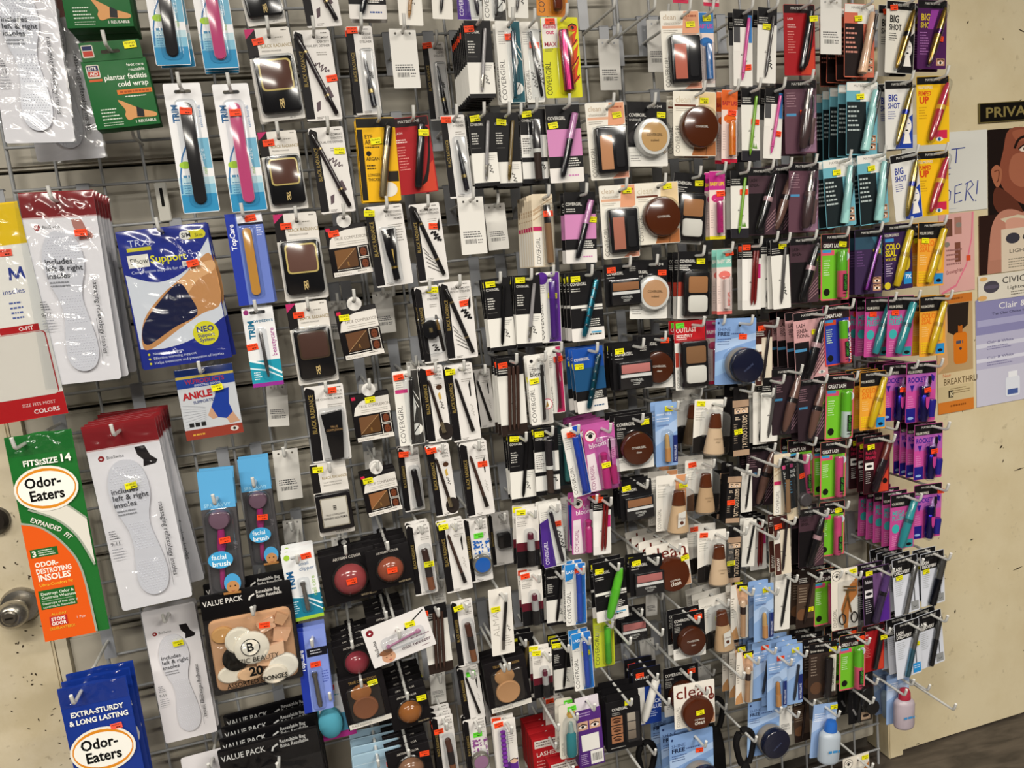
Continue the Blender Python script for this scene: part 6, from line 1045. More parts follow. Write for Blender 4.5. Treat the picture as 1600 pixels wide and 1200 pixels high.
KINDS['falsies'].rod('wand_cap', (5.8, 7.6), (5.3, 12.6), [(0, .6), (.9, .52), (1, .4)], '5e4a4a', y=.8); KINDS['falsies'].rod('wand', (6.0, 3.2), (5.8, 7.8), [(0, .22), (.7, .26), (.72, .1), (1, .1)], '2a2022', y=.8)
mb('falsies_brown', '30242a', [('M', .5, 2.4, 2.8, 6, .5, '8c6c76'), ('R', .4, 6.4, 2.6, 6.9, '3a78a0')], '6a4c42', '6f5046', '201a1a', shape='bullet', w=7.0, r=1.0, draw=lambda q: [q.L([(4.8, 13.4-i*.7), (6.8, 11-i*.9)], .18, '8c6c78') for i in range(5)], st=(5.6, 5.6))
mb('sensational', '46323a', [('T', 'LASH', .5, 3.0, .7, '1c1416', 0, 'l', .8, .02), ('T', 'SENSA-', .5, 4.0, .7, '1c1416', 0, 'l', .75, .02), ('R', .1, 5.4, 4.2, 14.1, '171416')], '151315', '1b191a', 'b08c90', shape='bullet', w=7.0, r=.95, draw=lambda q: [q.L([(4.6, 13.6-i*.6), (6.8, 12-i*.8)], .2, '8a6a70') for i in range(5)], st=(5.6, 4.6))
mb('sensational_pink', 'c99a9c', [('T', 'LASH', .7, 3.2, .8, '3a2428', 0, 'l', .8, .02), ('T', 'SENSA-', .7, 4.3, .8, '3a2428', 0, 'l', .75, .02), ('T', 'TIONAL', .7, 5.3, .8, '3a2428', 0, 'l', .75, .02), ('R', .1, 6.2, 3.6, 14.1, '1b171a'), ('R', .1, 7.6, 3.0, 8.2, '4a86b0')], '151315', '1b191a', 'b08c90', shape='bullet', w=8.0, r=.95, a=(6.4, 1.8), b=(2.2, 13.8), draw=lambda q: ([q.L([(4.4, 13.6-i*.6), (7.8, 10-i*.9)], .25, '5a3c42') for i in range(7)], q.C(6.4, 13.0, .9, 'd6d2cc', .35), q.C(6.4, 13.0, .3, '5a6a70')), st=(5.0, 4.4))
def great(key, base, edge, tube, cap, label='171416', hd='2a1c20'):
    return mb(key, base, [('R', .1, 1.7, 7.2, 3.3, hd), ('T', 'GREAT LASH', .6, 2.9, .8, 'dedad6', 0, 'l', .7, .02), ('R', .35, 3.5, 3.4, 4.6, edge), ('R', .4, 3.4, 2.6, 4.0, '3a8ac0'), ('M', .7, 5.6, 2.4, 7, .5, 'c9e0b8'), ('C', 6.3, 4.9, 1.0, 'd6d6d8'), ('C', 6.3, 4.9, .8, 'b8c8d0'), ('R', 5.4, 10.8, 6.8, 12.2, 'c2406c')], tube, cap, None, shape='straight', a=(4.6, 3.8), b=(4.5, 13.6), r=.98, split=.42, edge=edge, w=7.3, h=14.2, draw=lambda q: (q.C(1.5, 12.4, .8, '1a1a14') if base != '6cb42c' or True else None), st=(5.4, 2.4))
great('great_green', '6cb42c', 'd0506c', 'd0506c', '62b428'); great('great_clear', '6cb42c', 'd0506c', 'c4d2cc', '62b428'); great('great_pink', '6cb42c', 'd0506c', 'c84a74', 'd0487c'); great('great_blue', '2a3a9c', 'c9482c', 'd0506c', '62b428')
for kk in ('great_green', 'great_clear', 'great_pink', 'great_blue'):
    K = KINDS[kk]; p = Prints(); p.R(4.1, 8.6, 5.2, 12.2, '1a1618'); p.T('GREAT LASH', 4.95, 12.0, .55, '4ab03a', rot=90, sx=.72, bold=.01); p.R(4.1, 12.6, 5.2, 12.8, '2a1a1e'); K.face('tube_label', p, 2.12, 'mascara_tube')
    if kk == 'great_blue': p = Prints(); p.T('ROYALBLUE', 7.0, 13.2, .95, 'e6e6ea', rot=90, sx=.85, bold=.03); K.face('print', p, .3)
mb('falsies_purple', '3a2a4a', [('R', .1, 1.7, 7.2, 4.4, '2f4a5c'), ('M', .6, 4.8, 2.6, 6, .6, '6a4a7c')], '5a2468', '6a2c78', None, shape='flare', r=.72, mk='metal', draw=lambda q: (eyes(q, 4.8, 10.6, 2, .95), q.poly([(4.4, 1.8), (7.1, 1.8), (7.1, 6)], '3a6a7c')), st=(5.6, 5.0))
mb('colossal_purple', '36244c', [('T', 'VOLUM EXPRESS', .3, 2.6, .6, 'd6d2c6', 0, 'l', .58, .01), ('R', .4, 3.0, 2.6, 3.7, '3a86c0'), ('T', 'COLO', .4, 5.4, 1.25, 'd0bc1c', 0, 'l', .75, .03), ('T', 'SSAL', .4, 6.8, 1.25, 'd0bc1c', 0, 'l', .75, .03), ('T', 'VOLUME', .4, 7.8, .6, 'd0bc1c', 0, 'l', .8, .02), ('M', .5, 8.4, 2.2, 6, .5, 'c9b8d0'), ('R', 5.0, 10.6, 7.0, 13.2, '2a86c4'), ('T', '7X', 5.4, 12.0, .9, 'e6ecf2', 0, 'l', 1, .02), ('C', .8, 13.2, .8, 'c9b82c')], 'd0b01c', 'd6b820', 'a8881c', shape='club', r=.9, st=(5.6, 4.4), draw=lambda q: q.C(5.8, 8.4, .9, 'c9b02c', 1.8))
for kk, base in (('colossal_orange', 'dc9a34'),):
    mb(kk, base, [('R', .1, 1.0, 7.2, 3.6, '1b191a'), ('T', 'VOLUM EXPRESS', .4, 2.7, .6, 'd6d2c6', 0, 'l', .58, .01), ('T', 'COLO', .6, 5.2, 1.2, 'd8701c', 0, 'l', .78, .02), ('T', 'SSAL', .6, 6.5, 1.2, 'd8701c', 0, 'l', .78, .02), ('M', .7, 7.2, 2.6, 5, .5, 'e6c07c'), ('R', 4.6, 11.4, 7.1, 13.8, '2a86c4'), ('C', 5.9, 13.0, .7, '15151a', .4)], 'd8b41c', 'dcb81e', 'a8881c', shape='club', r=.85, draw=lambda q: ([q.C(.6+.5*(i % 5), 11.0+.55*(i//5), .24, 'e0b820') for i in range(25)], q.C(5.8, 8.6, .8, 'dcb43a', 2.2)), st=(1.9, 4.0), edge='2a2620' if False else None)
mb('mega', 'b8488c', [('R', .1, 1.0, 7.2, 3.2, '1b191a'), ('T', 'VOLUM EXPRESS', .4, 2.7, .6, 'd6d2c6', 0, 'l', .58, .01), ('T', 'MEGA', .6, 5.2, 1.1, '3aa4a4', 0, 'l', .85, .03), ('T', 'PLUSH', .6, 6.5, 1.1, '3aa4a4', 0, 'l', .78, .03), ('C', 1.7, 8.6, 1.1, '3aa4a4'), ('M', .7, 10.2, 2.3, 6, .5, 'd88ab4'), ('R', 4.4, 11.6, 7.0, 13.6, '2c8c94'), ('C', 5.8, 12.9, .8, '14181a', .4)], '2f8c92', '349aa0', '1f5c62', shape='club', r=.95, st=(2.0, 3.9), h=13.8, edge=None)
def rocket():
    K = Kind('rocket', 'mascara_pack', 'mascara', 8.0, 13.2); K.card('c04a94', r=.3, hole='round', hx=5.0, hz=1.0); q = K.pr; q.R(.1, .1, 7.9, 2.6, '1b191a'); q.T('MAYBELLINE', 4.0, 1.0, .5, 'c9c7c2', al='c'); q.T('VOLUM EXPRESS', .4, 2.4, .6, 'd6d2c6', sx=.6, bold=.01); q.R(.1, 2.6, 7.9, 6.2, 'a85aa8'); q.T('ROCKET', .5, 4.4, 1.1, '2c1c84', sx=.78, bold=.03); q.poly([(1.0, 5.0), (2.2, 5.0), (1.6, 6.6)], '2c1c84'); q.poly([(6.6, 2.8), (7.6, 3.4), (7.4, 4.6), (6.8, 4.2)], '2c1c84'); q.M(.5, 7.4, 2.2, 6, .5, 'd88ac0'); q.poly([(.1, 10), (2.6, 10), (2.6, 13.1), (.1, 13.1)], '23207c'); q.C(1.3, 12.2, .8, '8aa8d8', .3); q.C(5.8, 5.0, .7, 'c9a4dc', 1.6)
    K.rod('mascara_tube', (3.8, 5.2), (3.6, 12.8), [(0, .85), (.02, 1.0), (.2, .98), (.24, .84), (.3, 1.05), (.9, .95), (1, .8)], '2a2088', mk='metal'); K.rod('wand', (6.0, 3.2), (5.9, 8.6), [(0, .3), (.3, .34), (.31, .16), (1, .16)], '1a181c'); K.rod('wand_cap', (5.9, 8.2), (5.8, 12.0), [(0, .9), (.1, 1.0), (1, .75)], '252078', sub='wand'); p = Prints(); p.poly([(3.2, 7.4), (4.3, 7.4), (4.1, 9.4), (3.7, 10.2), (3.3, 9.4)], 'b03c84'); K.face('tube_mark', p, 2.25, 'mascara_tube'); K.capsule((3.8, 5.2), (3.6, 12.8), 1.0); K.st = (3.7, 5.9); K.st_y = 2.1; K.thick = 2.3; return K.done()
rocket()
mb('plum', '5c1c28', [('R', .1, 2.6, 3.0, 14.1, '2a1418'), ('T', 'Push Up', .6, 4.4, .8, 'b8284c', 0, 'l', .8, .01), ('T', 'DRAMA', .6, 5.6, .8, 'b8284c', 0, 'l', .75, .02), ('R', .5, 6.4, 2.9, 8.2, 'dedad6'), ('C', 1.7, 7.3, .9, '1c1a1c', .35), ('M', .7, 8.8, 2.2, 6, .5, 'c9c4c2'), ('poly', [(3.8, 14), (7.2, 8), (7.2, 14)], 'c2402c'), ('C', 6.2, 11.4, .7, '1c1416')], '241a20', '6a2a24', None, shape='straight', r=.85, w=7.6, split=.35, st=(1.9, 2.6)); mb('plum_purple', '6a4a78', [('R', .1, 2.2, 2.9, 14.1, '1c181e'), ('T', 'falsies', .6, 3.8, .8, 'c9c4cc', 0, 'l', .8, .01), ('R', .5, 5.4, 2.7, 7.4, 'd6d2d6'), ('C', 1.6, 6.4, .9, '1c1a1c', .4), ('M', .6, 8, 2.3, 7, .5, 'b9b4bc'), ('poly', [(3.4, 14), (7.2, 7), (7.2, 14)], '53288a'), ('poly', [(5, 2), (7.2, 1.8), (7.2, 7)], 'b09ab8')], '3a2c48', '5a3c74', '1c181e', shape='straight', r=.8, w=7.6, split=.4, st=(1.6, 1.3))
DISC = [('T', 'LASH', .5, 3.0, .8, '1c1a1c', 0, 'l', .8, .03), ('T', 'DISCOVERY', .5, 4.0, .8, '1c1a1c', 0, 'l', .72, .03), ('M', .6, 5.0, 3.0, 9, .5, 'a4a8ae'), ('R', 4.8, 11.6, 7.0, 13.8, '8d8f90'), ('L', [(5.9, 8.2), (5.9, 11.6)], .25, '2a2a2c'), ('L', [(5.4, 12.8), (5.9, 13.1), (6.5, 12.8)], .12, '1c1a1c')]
for kk, tb, cp, mk_ in (('discovery_silver', 'a8a6a4', '9a9896', 'metal'), ('discovery_dark', '1c2030', '8d8b88', 'metal'), ('discovery_blue', '5a94ac', 'a4a2a0', 'metal'), ('discovery_grey', '2c2c30', '7d7b78', 'metal')):
    mb(kk, 'cfd3de', ([('R', .1, 1.7, 7.2, 4.4, '1b191a')] if True else []) + [(b if b[0] != 'T' else b[:5] + ('dedcd8',) + b[6:]) for b in DISC], tb, cp, None, shape='straight', r=.62 if kk != 'discovery_dark' else .9, mk=mk_, split=.45, b=(2.4, 13.6), st=(1.5, 4.7), draw=(lambda q: (q.R(4.9, 11.4, 7.1, 13.8, '2a8cd0'), q.M(5.2, 12, 6.8, 2, .5, 'd0e4f2'))) if kk == 'discovery_blue' else None)
mb('red_lash', '9c1c22', [('T', 'LASH', .9, 3.0, .45, 'e0c4c0', 0, 'l', .9, .0), ('M', .9, 3.9, 3.2, 2, .4, 'e6c9c4', .2), ('M', .9, 5.2, 2.8, 9, .5, 'd88a84', .16)], '1b191c', '1f1d20', None, shape='straight', r=.72, header='231618', w=7.4, h=13.8, a=(5.9, 1.6), b=(3.6, 12.8), draw=lambda q: (q.poly([(3.8, 13.6), (6.2, 9), (7.2, 8), (7.2, 13.6)], 'c2402c'), q.poly([(6.4, 2.6), (7.0, 3.4), (6.4, 7), (5.6, 10), (4.6, 12), (4.4, 12.6), (5.6, 11.8), (6.2, 10), (6.9, 6.6), (7.2, 3.4)], '15110f'), q.C(6.6, 2.4, .5, '15110f')), split=.3, st=(5.8, 3.2))
for kk in ('red_lash',): KINDS[kk].st_y = 1.6
mb('gold_argan', 'e0ac14', [('R', .1, .1, 7.0, 1.7, '171514'), ('T', 'EYE', 1.4, 3.6, .7, '2a1e08', 0, 'l', .9, .01), ('T', 'APPEAL', 1.4, 4.6, .8, '2a1e08', 0, 'l', .8, .01), ('M', 1.4, 5.0, 4, 1, 1, '3a2c10', .2), ('C', 1.9, 6.2, .45, '1a140c'), ('T', 'ARGAN OIL', 1.4, 7.4, .6, '1a140c', 0, 'l', .8, .02), ('M', 1.4, 8.2, 3.2, 2, .5, '2a1e08', .22), ('T', 'LONGER', 1.4, 10.2, .5, '1a140c', 0, 'l', .8, .01), ('T', 'THICKER', 1.4, 11, .5, '1a140c', 0, 'l', .8, .01), ('poly', [(.1, 2), (1.1, 2), (1.1, 14.4), (.1, 14.4)], '1c1812'), ('C', 5.0, 12.6, 1.5, 'dedad2', 1.3), ('poly', [(4.4, 9.4), (6.9, 9.4), (6.9, 11.2), (4.6, 11.2)], '241d16')], 'c2ad84', '4a443a', None, shape='straight', mk='metal', r=.72, w=7.0, h=14.7, header='171514', htxt='BLACK RADIANCE', split=.28, st=(3.4, 4.0), a=(5.8, 1.6), b=(3.6, 14))
def drama():
    K = Kind('brow_drama', 'eyebrow_gel_pack', 'eyebrow gel', 7.2, 13.6); K.card('3a2e28', r=.2, hole='round', hx=4.2, hz=1.0); q = K.pr; q.R(.1, .1, 7.1, 2.6, '161517'); q.T('MAYBELLINE', 3.6, 1.0, .5, 'c9c7c2', al='c'); q.T('brow drama', .4, 2.2, .6, 'd6d2c6', sx=.8, bold=.01); q.M(.6, 3.4, 2.4, 7, .7, '8a7c70'); q.R(5.4, 3.4, 7.1, 12.4, 'dcd6ca'); q.T('drama', 6.6, 11.0, 1.2, '1c1a1a', rot=90); q.C(2.0, 11, 1.5, '5a4030'); K.rod('gel_tube', (4.6, 3.6), (4.2, 12.6), [(0, .8), (.03, .9), (1, .95)], '1c1718'); K.blister(3.1, 3.0, 5.4, 13, 2.1); K.st = (6.0, 2.0); return K.done()
drama()
def curler():
    K = Kind('lash_curler', 'eyelash_curler_pack', 'eyelash curler', 7.2, 15); K.card('ddd6ca', r=.2, hole='round', hx=4.2, hz=1.2); q = K.pr; q.poly([(3.4, 14.9), (2.6, 10), (4.4, 5), (7.1, 2.4), (7.1, 14.9)], 'b8743a'); q.poly([(4.4, 14.9), (5, 9), (7.1, 7), (7.1, 14.9)], 'e2dcd2'); q.T('COVERGIRL', 1.3, 14.4, .85, '4a4640', rot=90, sx=.72); q.C(1.5, 1.6, 1.2, '2a2826'); q.C(1.5, 1.6, 1.08, 'e2dcd2'); q.C(1.5, 1.7, .35, '2a2826'); q.L([(.7, 1.5), (1.5, 1.0), (2.3, 1.5)], .15, '2a2826')
    pts = [(3.4, 4.6), (4.4, 3.8), (5.8, 4.2), (6.4, 5.2)]
    for off in (0, .8): K.rod('jaw', (3.2, 4.4+off), (6.4, 4.9+off), [(0, .2), (1, .2)], 'b0a080', mk='metal')
    K.rod('arm', (4.6, 5.4), (2.8, 11.0), [(0, .2), (1, .2)], 'c89a5c', mk='metal'); K.rod('arm', (4.0, 5.4), (5.2, 11.0), [(0, .2), (1, .2)], 'b08a50', mk='metal')
    for cx in (2.5, 5.7):
        bm = bmesh.new(); n = 14; tube_bm(bm, [(K.X(cx+.85*math.cos(PI2*k/n)), -.007, -(12.2+1.3*math.sin(PI2*k/n))/100) for k in range(n+1)], .0018, 6); K.add('finger_loop', bm, '1c1a19')
    K.blister(1.8, 3.2, 6.9, 14.2, 1.6); K.st = (6.0, 1.0); return K.done()
curler()
def remover(key, cap, body, bodymk='frost'):
    K = Kind(key, 'makeup_remover_pack', 'makeup remover', 6.6, 13.4); K.card('8ca8d2', r=.3, hole='round', hx=3.4, hz=1.2); q = K.pr; q.poly([(0, 4), (6.6, 2.2), (6.6, 4), (0, 7)], 'b0c4e2'); q.M(.5, 2.4, 4, 4, .55, 'e6ecf6', h=.2); cx = 3.6
    K.rod('bottle', (cx, 5.6), (cx, 13.4), [(0, 1.2), (.03, 1.9), (.1, 2.5), (.18, 2.7), (.9, 2.7), (.97, 2.5), (1, 2.2)], body, mk=bodymk, flat=.7, n=22); K.rod('cap', (cx, 2.9), (cx, 5.7), [(0, .5), (.1, 1.1), (.4, 1.5), (1, 1.6)], cap, y=2.0, flat=.8, sub='bottle', n=20); p = Prints(); p.M(cx-1.5, 9.6, cx+1.5, 1, 1, '3a86c0', h=.6, rag=0); K.face('bottle_print', p, 3.9, 'bottle'); K.st = (5.6, 1.1); K.thick = 4.1; return K.done()
remover('remover_blue', '2a64b8', 'ccd8e4'); remover('remover_pink', 'a82c40', 'd0c2cc'); remover('remover_dark', '3a6cb0', 'a4b8cc')
def gel_pot():
    K = Kind('gel_liner', 'gel_eyeliner_pack', 'eyeliner', 6.8, 12.4); K.card('171618', r=.2, hole='round', hx=4, hz=1.0); q = K.pr; q.T('MAYBELLINE', 3.4, 1.0, .45, 'c9c7c2', al='c'); q.M(.6, 2.2, 3, 4, .6, '5a585a'); q.R(3.6, 10.0, 6.2, 12.0, 'cfae90'); q.C(4.9, 11, .9, '2a1a16', .4); q.L([(1.2, 8.6), (2.2, 10.4)], .5, '8a8684'); K.turn('gel_pot', 4.8, 7.6, [(2.0, .1), (2.0, 1.2), (1.7, 1.4), (1.75, 1.5), (1.75, 2.6), (1.6, 2.8), (.1, 2.85)], '191819'); K.rod('brush', (3.6, 2.4), (2.4, 11.6), [(0, .1), (.1, .35), (.3, .25), (1, .45)], '242223'); K.blister(1.2, 2.0, 6.7, 11.8, 3.1, r=1.2); K.thick = 3.0; return K.done()
gel_pot()
def lasting():
    K = Kind('lasting_drama', 'gel_eyeliner_pack', 'eyeliner', 5.6, 14.2); K.card('26282a', r=.2, hole='round', hx=3.4, hz=1.0); q = K.pr; q.R(.1, .1, 5.5, 1.4, '161517'); q.T('MAYBELLINE', 2.8, 1.0, .42, 'c9c7c2', al='c'); q.R(.3, 1.6, 3, 2.4, 'c84a7c'); q.T('LASTING', .4, 3.6, .7, 'd6d2cc', sx=.75, bold=.02); q.T('DRAMA', .4, 4.6, .7, 'd6d2cc', sx=.8, bold=.02); q.M(.5, 5.4, 2.4, 5, .6, '5a9ac0'); q.R(.1, 11.6, 5.5, 14.1, 'cbbba0')
    K.rod('silver_pencil', (3.9, 1.8), (2.8, 13.6), [(0, .3), (.95, .34), (1, .1)], '9a9896', mk='metal'); K.turn('gel_pot', 4.4, 10, [(1.4, .1), (1.5, .4), (1.5, 1.4), (1.3, 1.6), (.1, 1.65)], '5a5456', 'frost'); K.blister(2.0, 1.5, 5.5, 13.9, 2.0); K.st = (4.6, 5); return K.done()
lasting()
pencil_card('brow_define', '2a2426', 'd6cbb8', header='3a1c1c', w=4.2, h=13.6, extra=lambda q: (q.R(.1, 3.2, 1.6, 13.5, '4a2a24'), q.R(.1, 4.6, 1.6, 6.2, 'dedad2'), q.T('BROW', 1.25, 12.6, .7, 'dedad2', rot=90, bold=.01)), name='eyebrow_pencil_pack', cat='eyebrow pencil')
pencil_card('dark_brow', '241a18', '4a3a30', header='241c1a', w=4.6, h=13, low='2a201c', extra=lambda q: (q.C(1.4, 10, 1.3, '6a4a34'), [q.R(.4, 4+i*.6, 2.4, 4.2+i*.6, '8a7a6a') for i in range(6)]), name='eyebrow_pencil_pack', cat='eyebrow pencil')
cg_side('orange_lip', '6a2c14', 'b05c1c', 'c8741c', card='d0822a', w=6.2, h=12, thin=.9, name='lip_gloss_pack', cat='lip gloss', prod='lip_gloss')
cg_lash('blue_pack', '16181f', '1c3f8c', '16181f', top='1c3f8c', w=7.4, h=14.6)
def handmirror():
    K = Kind('black_loop', 'looped_brush', 'hair brush', 4.6, 18); bm = bmesh.new(); n = 16
    tube_bm(bm, [(K.X(2.3+1.5*math.sin(t)), 0, -(2.2-2.0*math.cos(t) + (0 if abs(t) < 1.9 else (abs(t)-1.9)*2.4))/100) for t in [-2.7+5.4*k/n for k in range(n+1)]], .0052, 8); K.add('loop_handle', bm, '141314', 'matte'); K.rod('brush_body', (2.3, 5.6), (2.3, 17.6), [(0, .5), (.15, 1.1), (.4, 1.7), (.85, 1.9), (1, 1.2)], '161516', y=0.2, flat=.5, mk='matte'); K.hole = (2.3, .75); K.thick = 2.4; return K.done()
handmirror()

# ------------------------------------------------------------------ the goods on their pegs
# left: insoles, supports, nail care
hang('insole_front', 18, -78, 64, 223, 'clear insole pack cut off by the upper left corner', d=.2)
hang('insole', 55, -50, 113, 250, 'greyer insole pack hanging behind the corner pack', d=.12)
hang('insole_front', 87, 299, 135, 597, 'red topped insole pack left of elbow support', d=.2, n=5, sp=.0225, st='O', sp_at=(9.0, 7.2), fan=1.6)
hang('foam_insole', -42, 322, 42, 656, 'yellow and white insole pouch at left edge', d=.2, st='P', sp_at=(10, 8.3))
hang('odor_green', 59, 677, 122, 992, 'green and orange insole pouch fitting size 14', d=.21, st='G')
hang('insole_boot', 184, 658, 247, 943, 'red topped insole pack right of orange pouch', d=.2, n=6, sp=.0225, st='Y', fan=3.4)
hang('insole_card', 262, 948, 300, 1152, 'greyish insole card low beside the sponge bag', d=.1, st='Y', sp_at=(6.6, 8.6), n=1, sp=.02)
hang('odor_blue', 143, 1066, 208, 1378, 'blue extra sturdy insole pouch in lower left', d=.21, n=2, sp=.028, st='P', fan=1)
hang('cold_box', 170, 64, 202, 198, 'green cold wrap box with foot picture', d=.19, st='Y')
hang('cold_box', 132, -100, 158, 43, 'green cold wrap box cut off at top', d=.2, n=1, sp=.036)
hang('emery_black', 241, -98, 272, 102, 'black nail file pack cut off at top', d=.2, n=1)
hang('emery_pink', 314, -95, 347, 107, 'pink nail file pack cut off at top', d=.2, n=2)
hang('emery_black', 283, 130, 316, 332, 'black nail file pack hanging whole', d=.2, st='O')
hang('emery_pink', 359, 131, 391, 330, 'pink nail file pack hanging whole', d=.2, st='O')
hang('emery_tan', 379, 333, 402, 475, 'blue pack with tan nail file', d=.19, st='O', n=1)
hang('elbow_pack', 252, 355, 295, 568, 'blue bagged elbow support with yellow circle', d=.2, st='O', n=2, sp=.014)
hang('ankle_pack', 317, 573, 337, 682, 'ankle supporter pack with red lettering', d=.17, st='Y')
hang('tweezers', 401, 479, 420, 603, 'teal and white beauty tweezer pack', d=.18, st='O')
hang('spa_brush', 335, 735, 356, 925, 'blue topped facial brush pack with orange sticker', d=.19, st='O', n=1)
hang('spa_brush', 394, 715, 417, 880, 'facial brush pack nearer the white clipper pack', d=.14, n=1, st='O')
hang('sponge_bag', 383, 918, 406, 1072, 'clear bag of assorted makeup sponges', d=.2, st='O', n=1, sp=.06)
hang('value_bag', 418, 1152, 450, 1316, 'black value pack bag at bottom edge', d=.19, n=3, sp=.042, fan=.6)
hang('trim_clipper', 463, 860, 482, 967, 'white and teal nail clipper pack', d=.19, st='O', n=2, sp=.022)
hang('blue_clipper', 484, 985, 499, 1110, 'periwinkle nail clipper pack above pumice', d=.19, st='O', n=2, sp=.02)
hang('pumice', 518, 1066, 532, 1152, 'blue pumice stone on card near bottom', d=.15, st='O', n=1)
hang('insole_card', 330, 1172, 372, 1400, 'dark red insole pack peeking up at bottom', d=.1)

# gold and black range, from the top down
hang('powder_tan', 385, -92, 418, 38, 'black powder compact pack cut off at top', d=.19)
hang('powder_brown', 416, 44, 444, 188, 'brown pressed powder pack second from top', d=.19, st='O', n=1)
hang('powder_brown', 432, 205, 453, 328, 'brown pressed powder pack beside yellow mascara row', d=.19, st='O')
hang('powder_tan', 460, 333, 480, 468, 'tan pressed powder pack with bright gold rim', d=.19, st='O', n=1)
hang('powder_dark', 478, 472, 499, 598, 'pressed powder pack with dark rim', d=.19, st='O', n=1)
hang('tube_primer', 505, 602, 520, 720, 'black face primer tube on white card', d=.19, st='O')
hang('skin_primer', 511, 722, 528, 834, 'square skin primer compact with pale window', d=.19, st='Y')
hang('contour_a', 535, 333, 553, 430, 'topmost two tone contour powder box', d=.18, st='O')
hang('contour_b', 551, 463, 571, 558, 'contour powder box with dark brown pans', d=.18, st='Y')
hang('contour_c', 574, 598, 588, 687, 'contour powder box with red corner flag', d=.18, st='Y', sp_at=(3.6, 3.2))
hang('contour_d', 586, 722, 603, 802, 'lowest contour powder box with orange pan', d=.18, st='Y', n=1)
hang('dual_brow', 482, -100, 508, 42, 'black dual brow pencil card cut off at top', d=.18)
hang('dual_brow', 486, 47, 508, 188, 'dual brow pencil card with orange sticker', d=.19, st='O', sp_at=(5.2, 8.2), n=1)
hang('dual_brow', 508, 199, 529, 332, 'dual brow pencil card with yellow sticker', d=.19, st='Y', sp_at=(5.0, 4.2), n=1)
hang('fine_liner', 560, 41, 577, 179, 'fine liquid eyeliner card beside blank white tag', d=.18, st='O', n=1)
hang('gold_argan', 585, 184, 597, 315, 'yellow argan oil mascara card', d=.19, st='Y', n=1)
hang('red_lash', 637, 183, 655, 302, 'red mascara card beside yellow argan card', d=.19, st='Y')
hang('fine_liner_b', 706, 180, 722, 309, 'liquid eyeliner card right of red mascara card', d=.19, st='O', sp_at=(1.1, .9))
hang('lid_primer', 598, 321, 618, 446, 'black eye primer tube on white card', d=.19, st='Y')
hang('bold_duo', 662, 318, 679, 439, 'upper bold black duo pencil with scribbles', d=.19, st='O', sp_at=(4.4, 4.6))
hang('bold_duo', 711, 440, 724, 560, 'lower bold black duo pencil with scribbles', d=.2, st='O', sp_at=(4.3, 4.4), n=1)
hang('creme_pot', 665, 447, 682, 566, 'creme eyeliner pot with small brush', d=.19, st='Y', n=1, sp=.045)
hang('cg_brow_white', 632, 579, 645, 695, 'white brow pencil card with striped right side', d=.18, st='O', sp_at=(1.2, 1.2))
hang('brow_smudge', 672, 572, 688, 690, 'upper kohl pencil card with brown oval', d=.19, st='O', sp_at=(2.4, 1.2), n=1)
hang('brow_fine', 715, 569, 731, 688, 'thin black brow pencil card with yellow sticker', d=.19, st='Y', sp_at=(1.2, 1.2), n=1)
hang('brow_fine', 748, 577, 760, 668, 'small brow pencil card half hidden by neighbour', d=.13)
hang('lip_crayon', 637, 698, 649, 798, 'dark lip crayon in clear blister', d=.15, st='O', sp_at=(1.0, 1.2), n=1)
hang('brow_smudge', 683, 695, 699, 805, 'lower kohl pencil card with brown oval', d=.19, st='O', sp_at=(.9, 1.0), n=1)
hang('brow_brown', 738, 690, 753, 805, 'brown brow pencil card with orange sticker', d=.2, st='O', sp_at=(4.0, 4.6), n=1)
hang('foundation_stick', 652, 818, 667, 928, 'brown makeup stick beside copper blush dome', d=.19, st='Y', n=1)
hang('brow_brown', 703, 814, 719, 923, 'brown brow pencil card left of blue shadow', d=.2, st='Y', sp_at=(1.2, 1.0), n=1)
hang('blue_pigment', 741, 808, 753, 908, 'bright blue cream shadow pot', d=.19, st='G')
hang('sharpener', 778, 800, 787, 882, 'black sharpener on grey card', d=.12)
hang('blush_rose', 538, 851, 554, 938, 'rose baked blush with crumpled wrap', d=.18, st='O', n=1, sp=.035)
hang('blush_copper', 602, 846, 615, 916, 'copper baked blush box', d=.2, st='O', n=3, sp=.028)
hang('blush_berry', 548, 996, 565, 1058, 'berry baked blush left of tilted tweezer card', d=.18, n=3, sp=.028)
hang('blush_copper', 600, 952, 612, 1012, 'baked blush box hidden behind tilted tweezer card', d=.15, n=3, sp=.028, st='Y', sp_at=(5.6, 1.8))
hang('blush_bronze', 632, 1074, 646, 1134, 'bronze baked blush with yellow sticker', d=.19, n=4, sp=.028, st='Y', sp_at=(6.2, 1.8))
hang('blush_taupe', 634, 1160, 647, 1226, 'taupe baked blush at bottom edge', d=.2, n=4, sp=.028, st='O', sp_at=(6.2, 1.6))
hang('mini_tweezer', 613, 966, 634, 1025, 'tilted white mini tweezer card', d=.23, st='Y')
hang('sculpt_brown', 562, 1055, 580, 1132, 'brown sculpting powder box left of bronze blush', d=.19, st='Y', n=1)
hang('sculpt_tan', 787, 1030, 800, 1107, 'tan sculpting powder box below white pencil card', d=.19, n=1)
hang('pale_blue_pack', 588, 1172, 598, 1270, 'pale blue wipe pack at bottom edge', d=.18, st='O', n=3, sp=.028)
hang('liner_multi', 677, 944, 690, 1050, 'eyebrow pencil trio card right of tilted card', d=.19, st='O', sp_at=(.4, 1.4))
hang('contour_stick', 720, 937, 733, 1039, 'dark contour stick with brown end', d=.2, st='Y', sp_at=(1.2, 1.0))
hang('almay', 780, 919, 787, 1022, 'white card with upright grey lettering and pencil', d=.2, st='Y')
hang('brow_fine', 730, 1041, 743, 1124, 'black brow pencil card with green sticker', d=.17, st='G', sp_at=(3.2, 2.0), n=1)
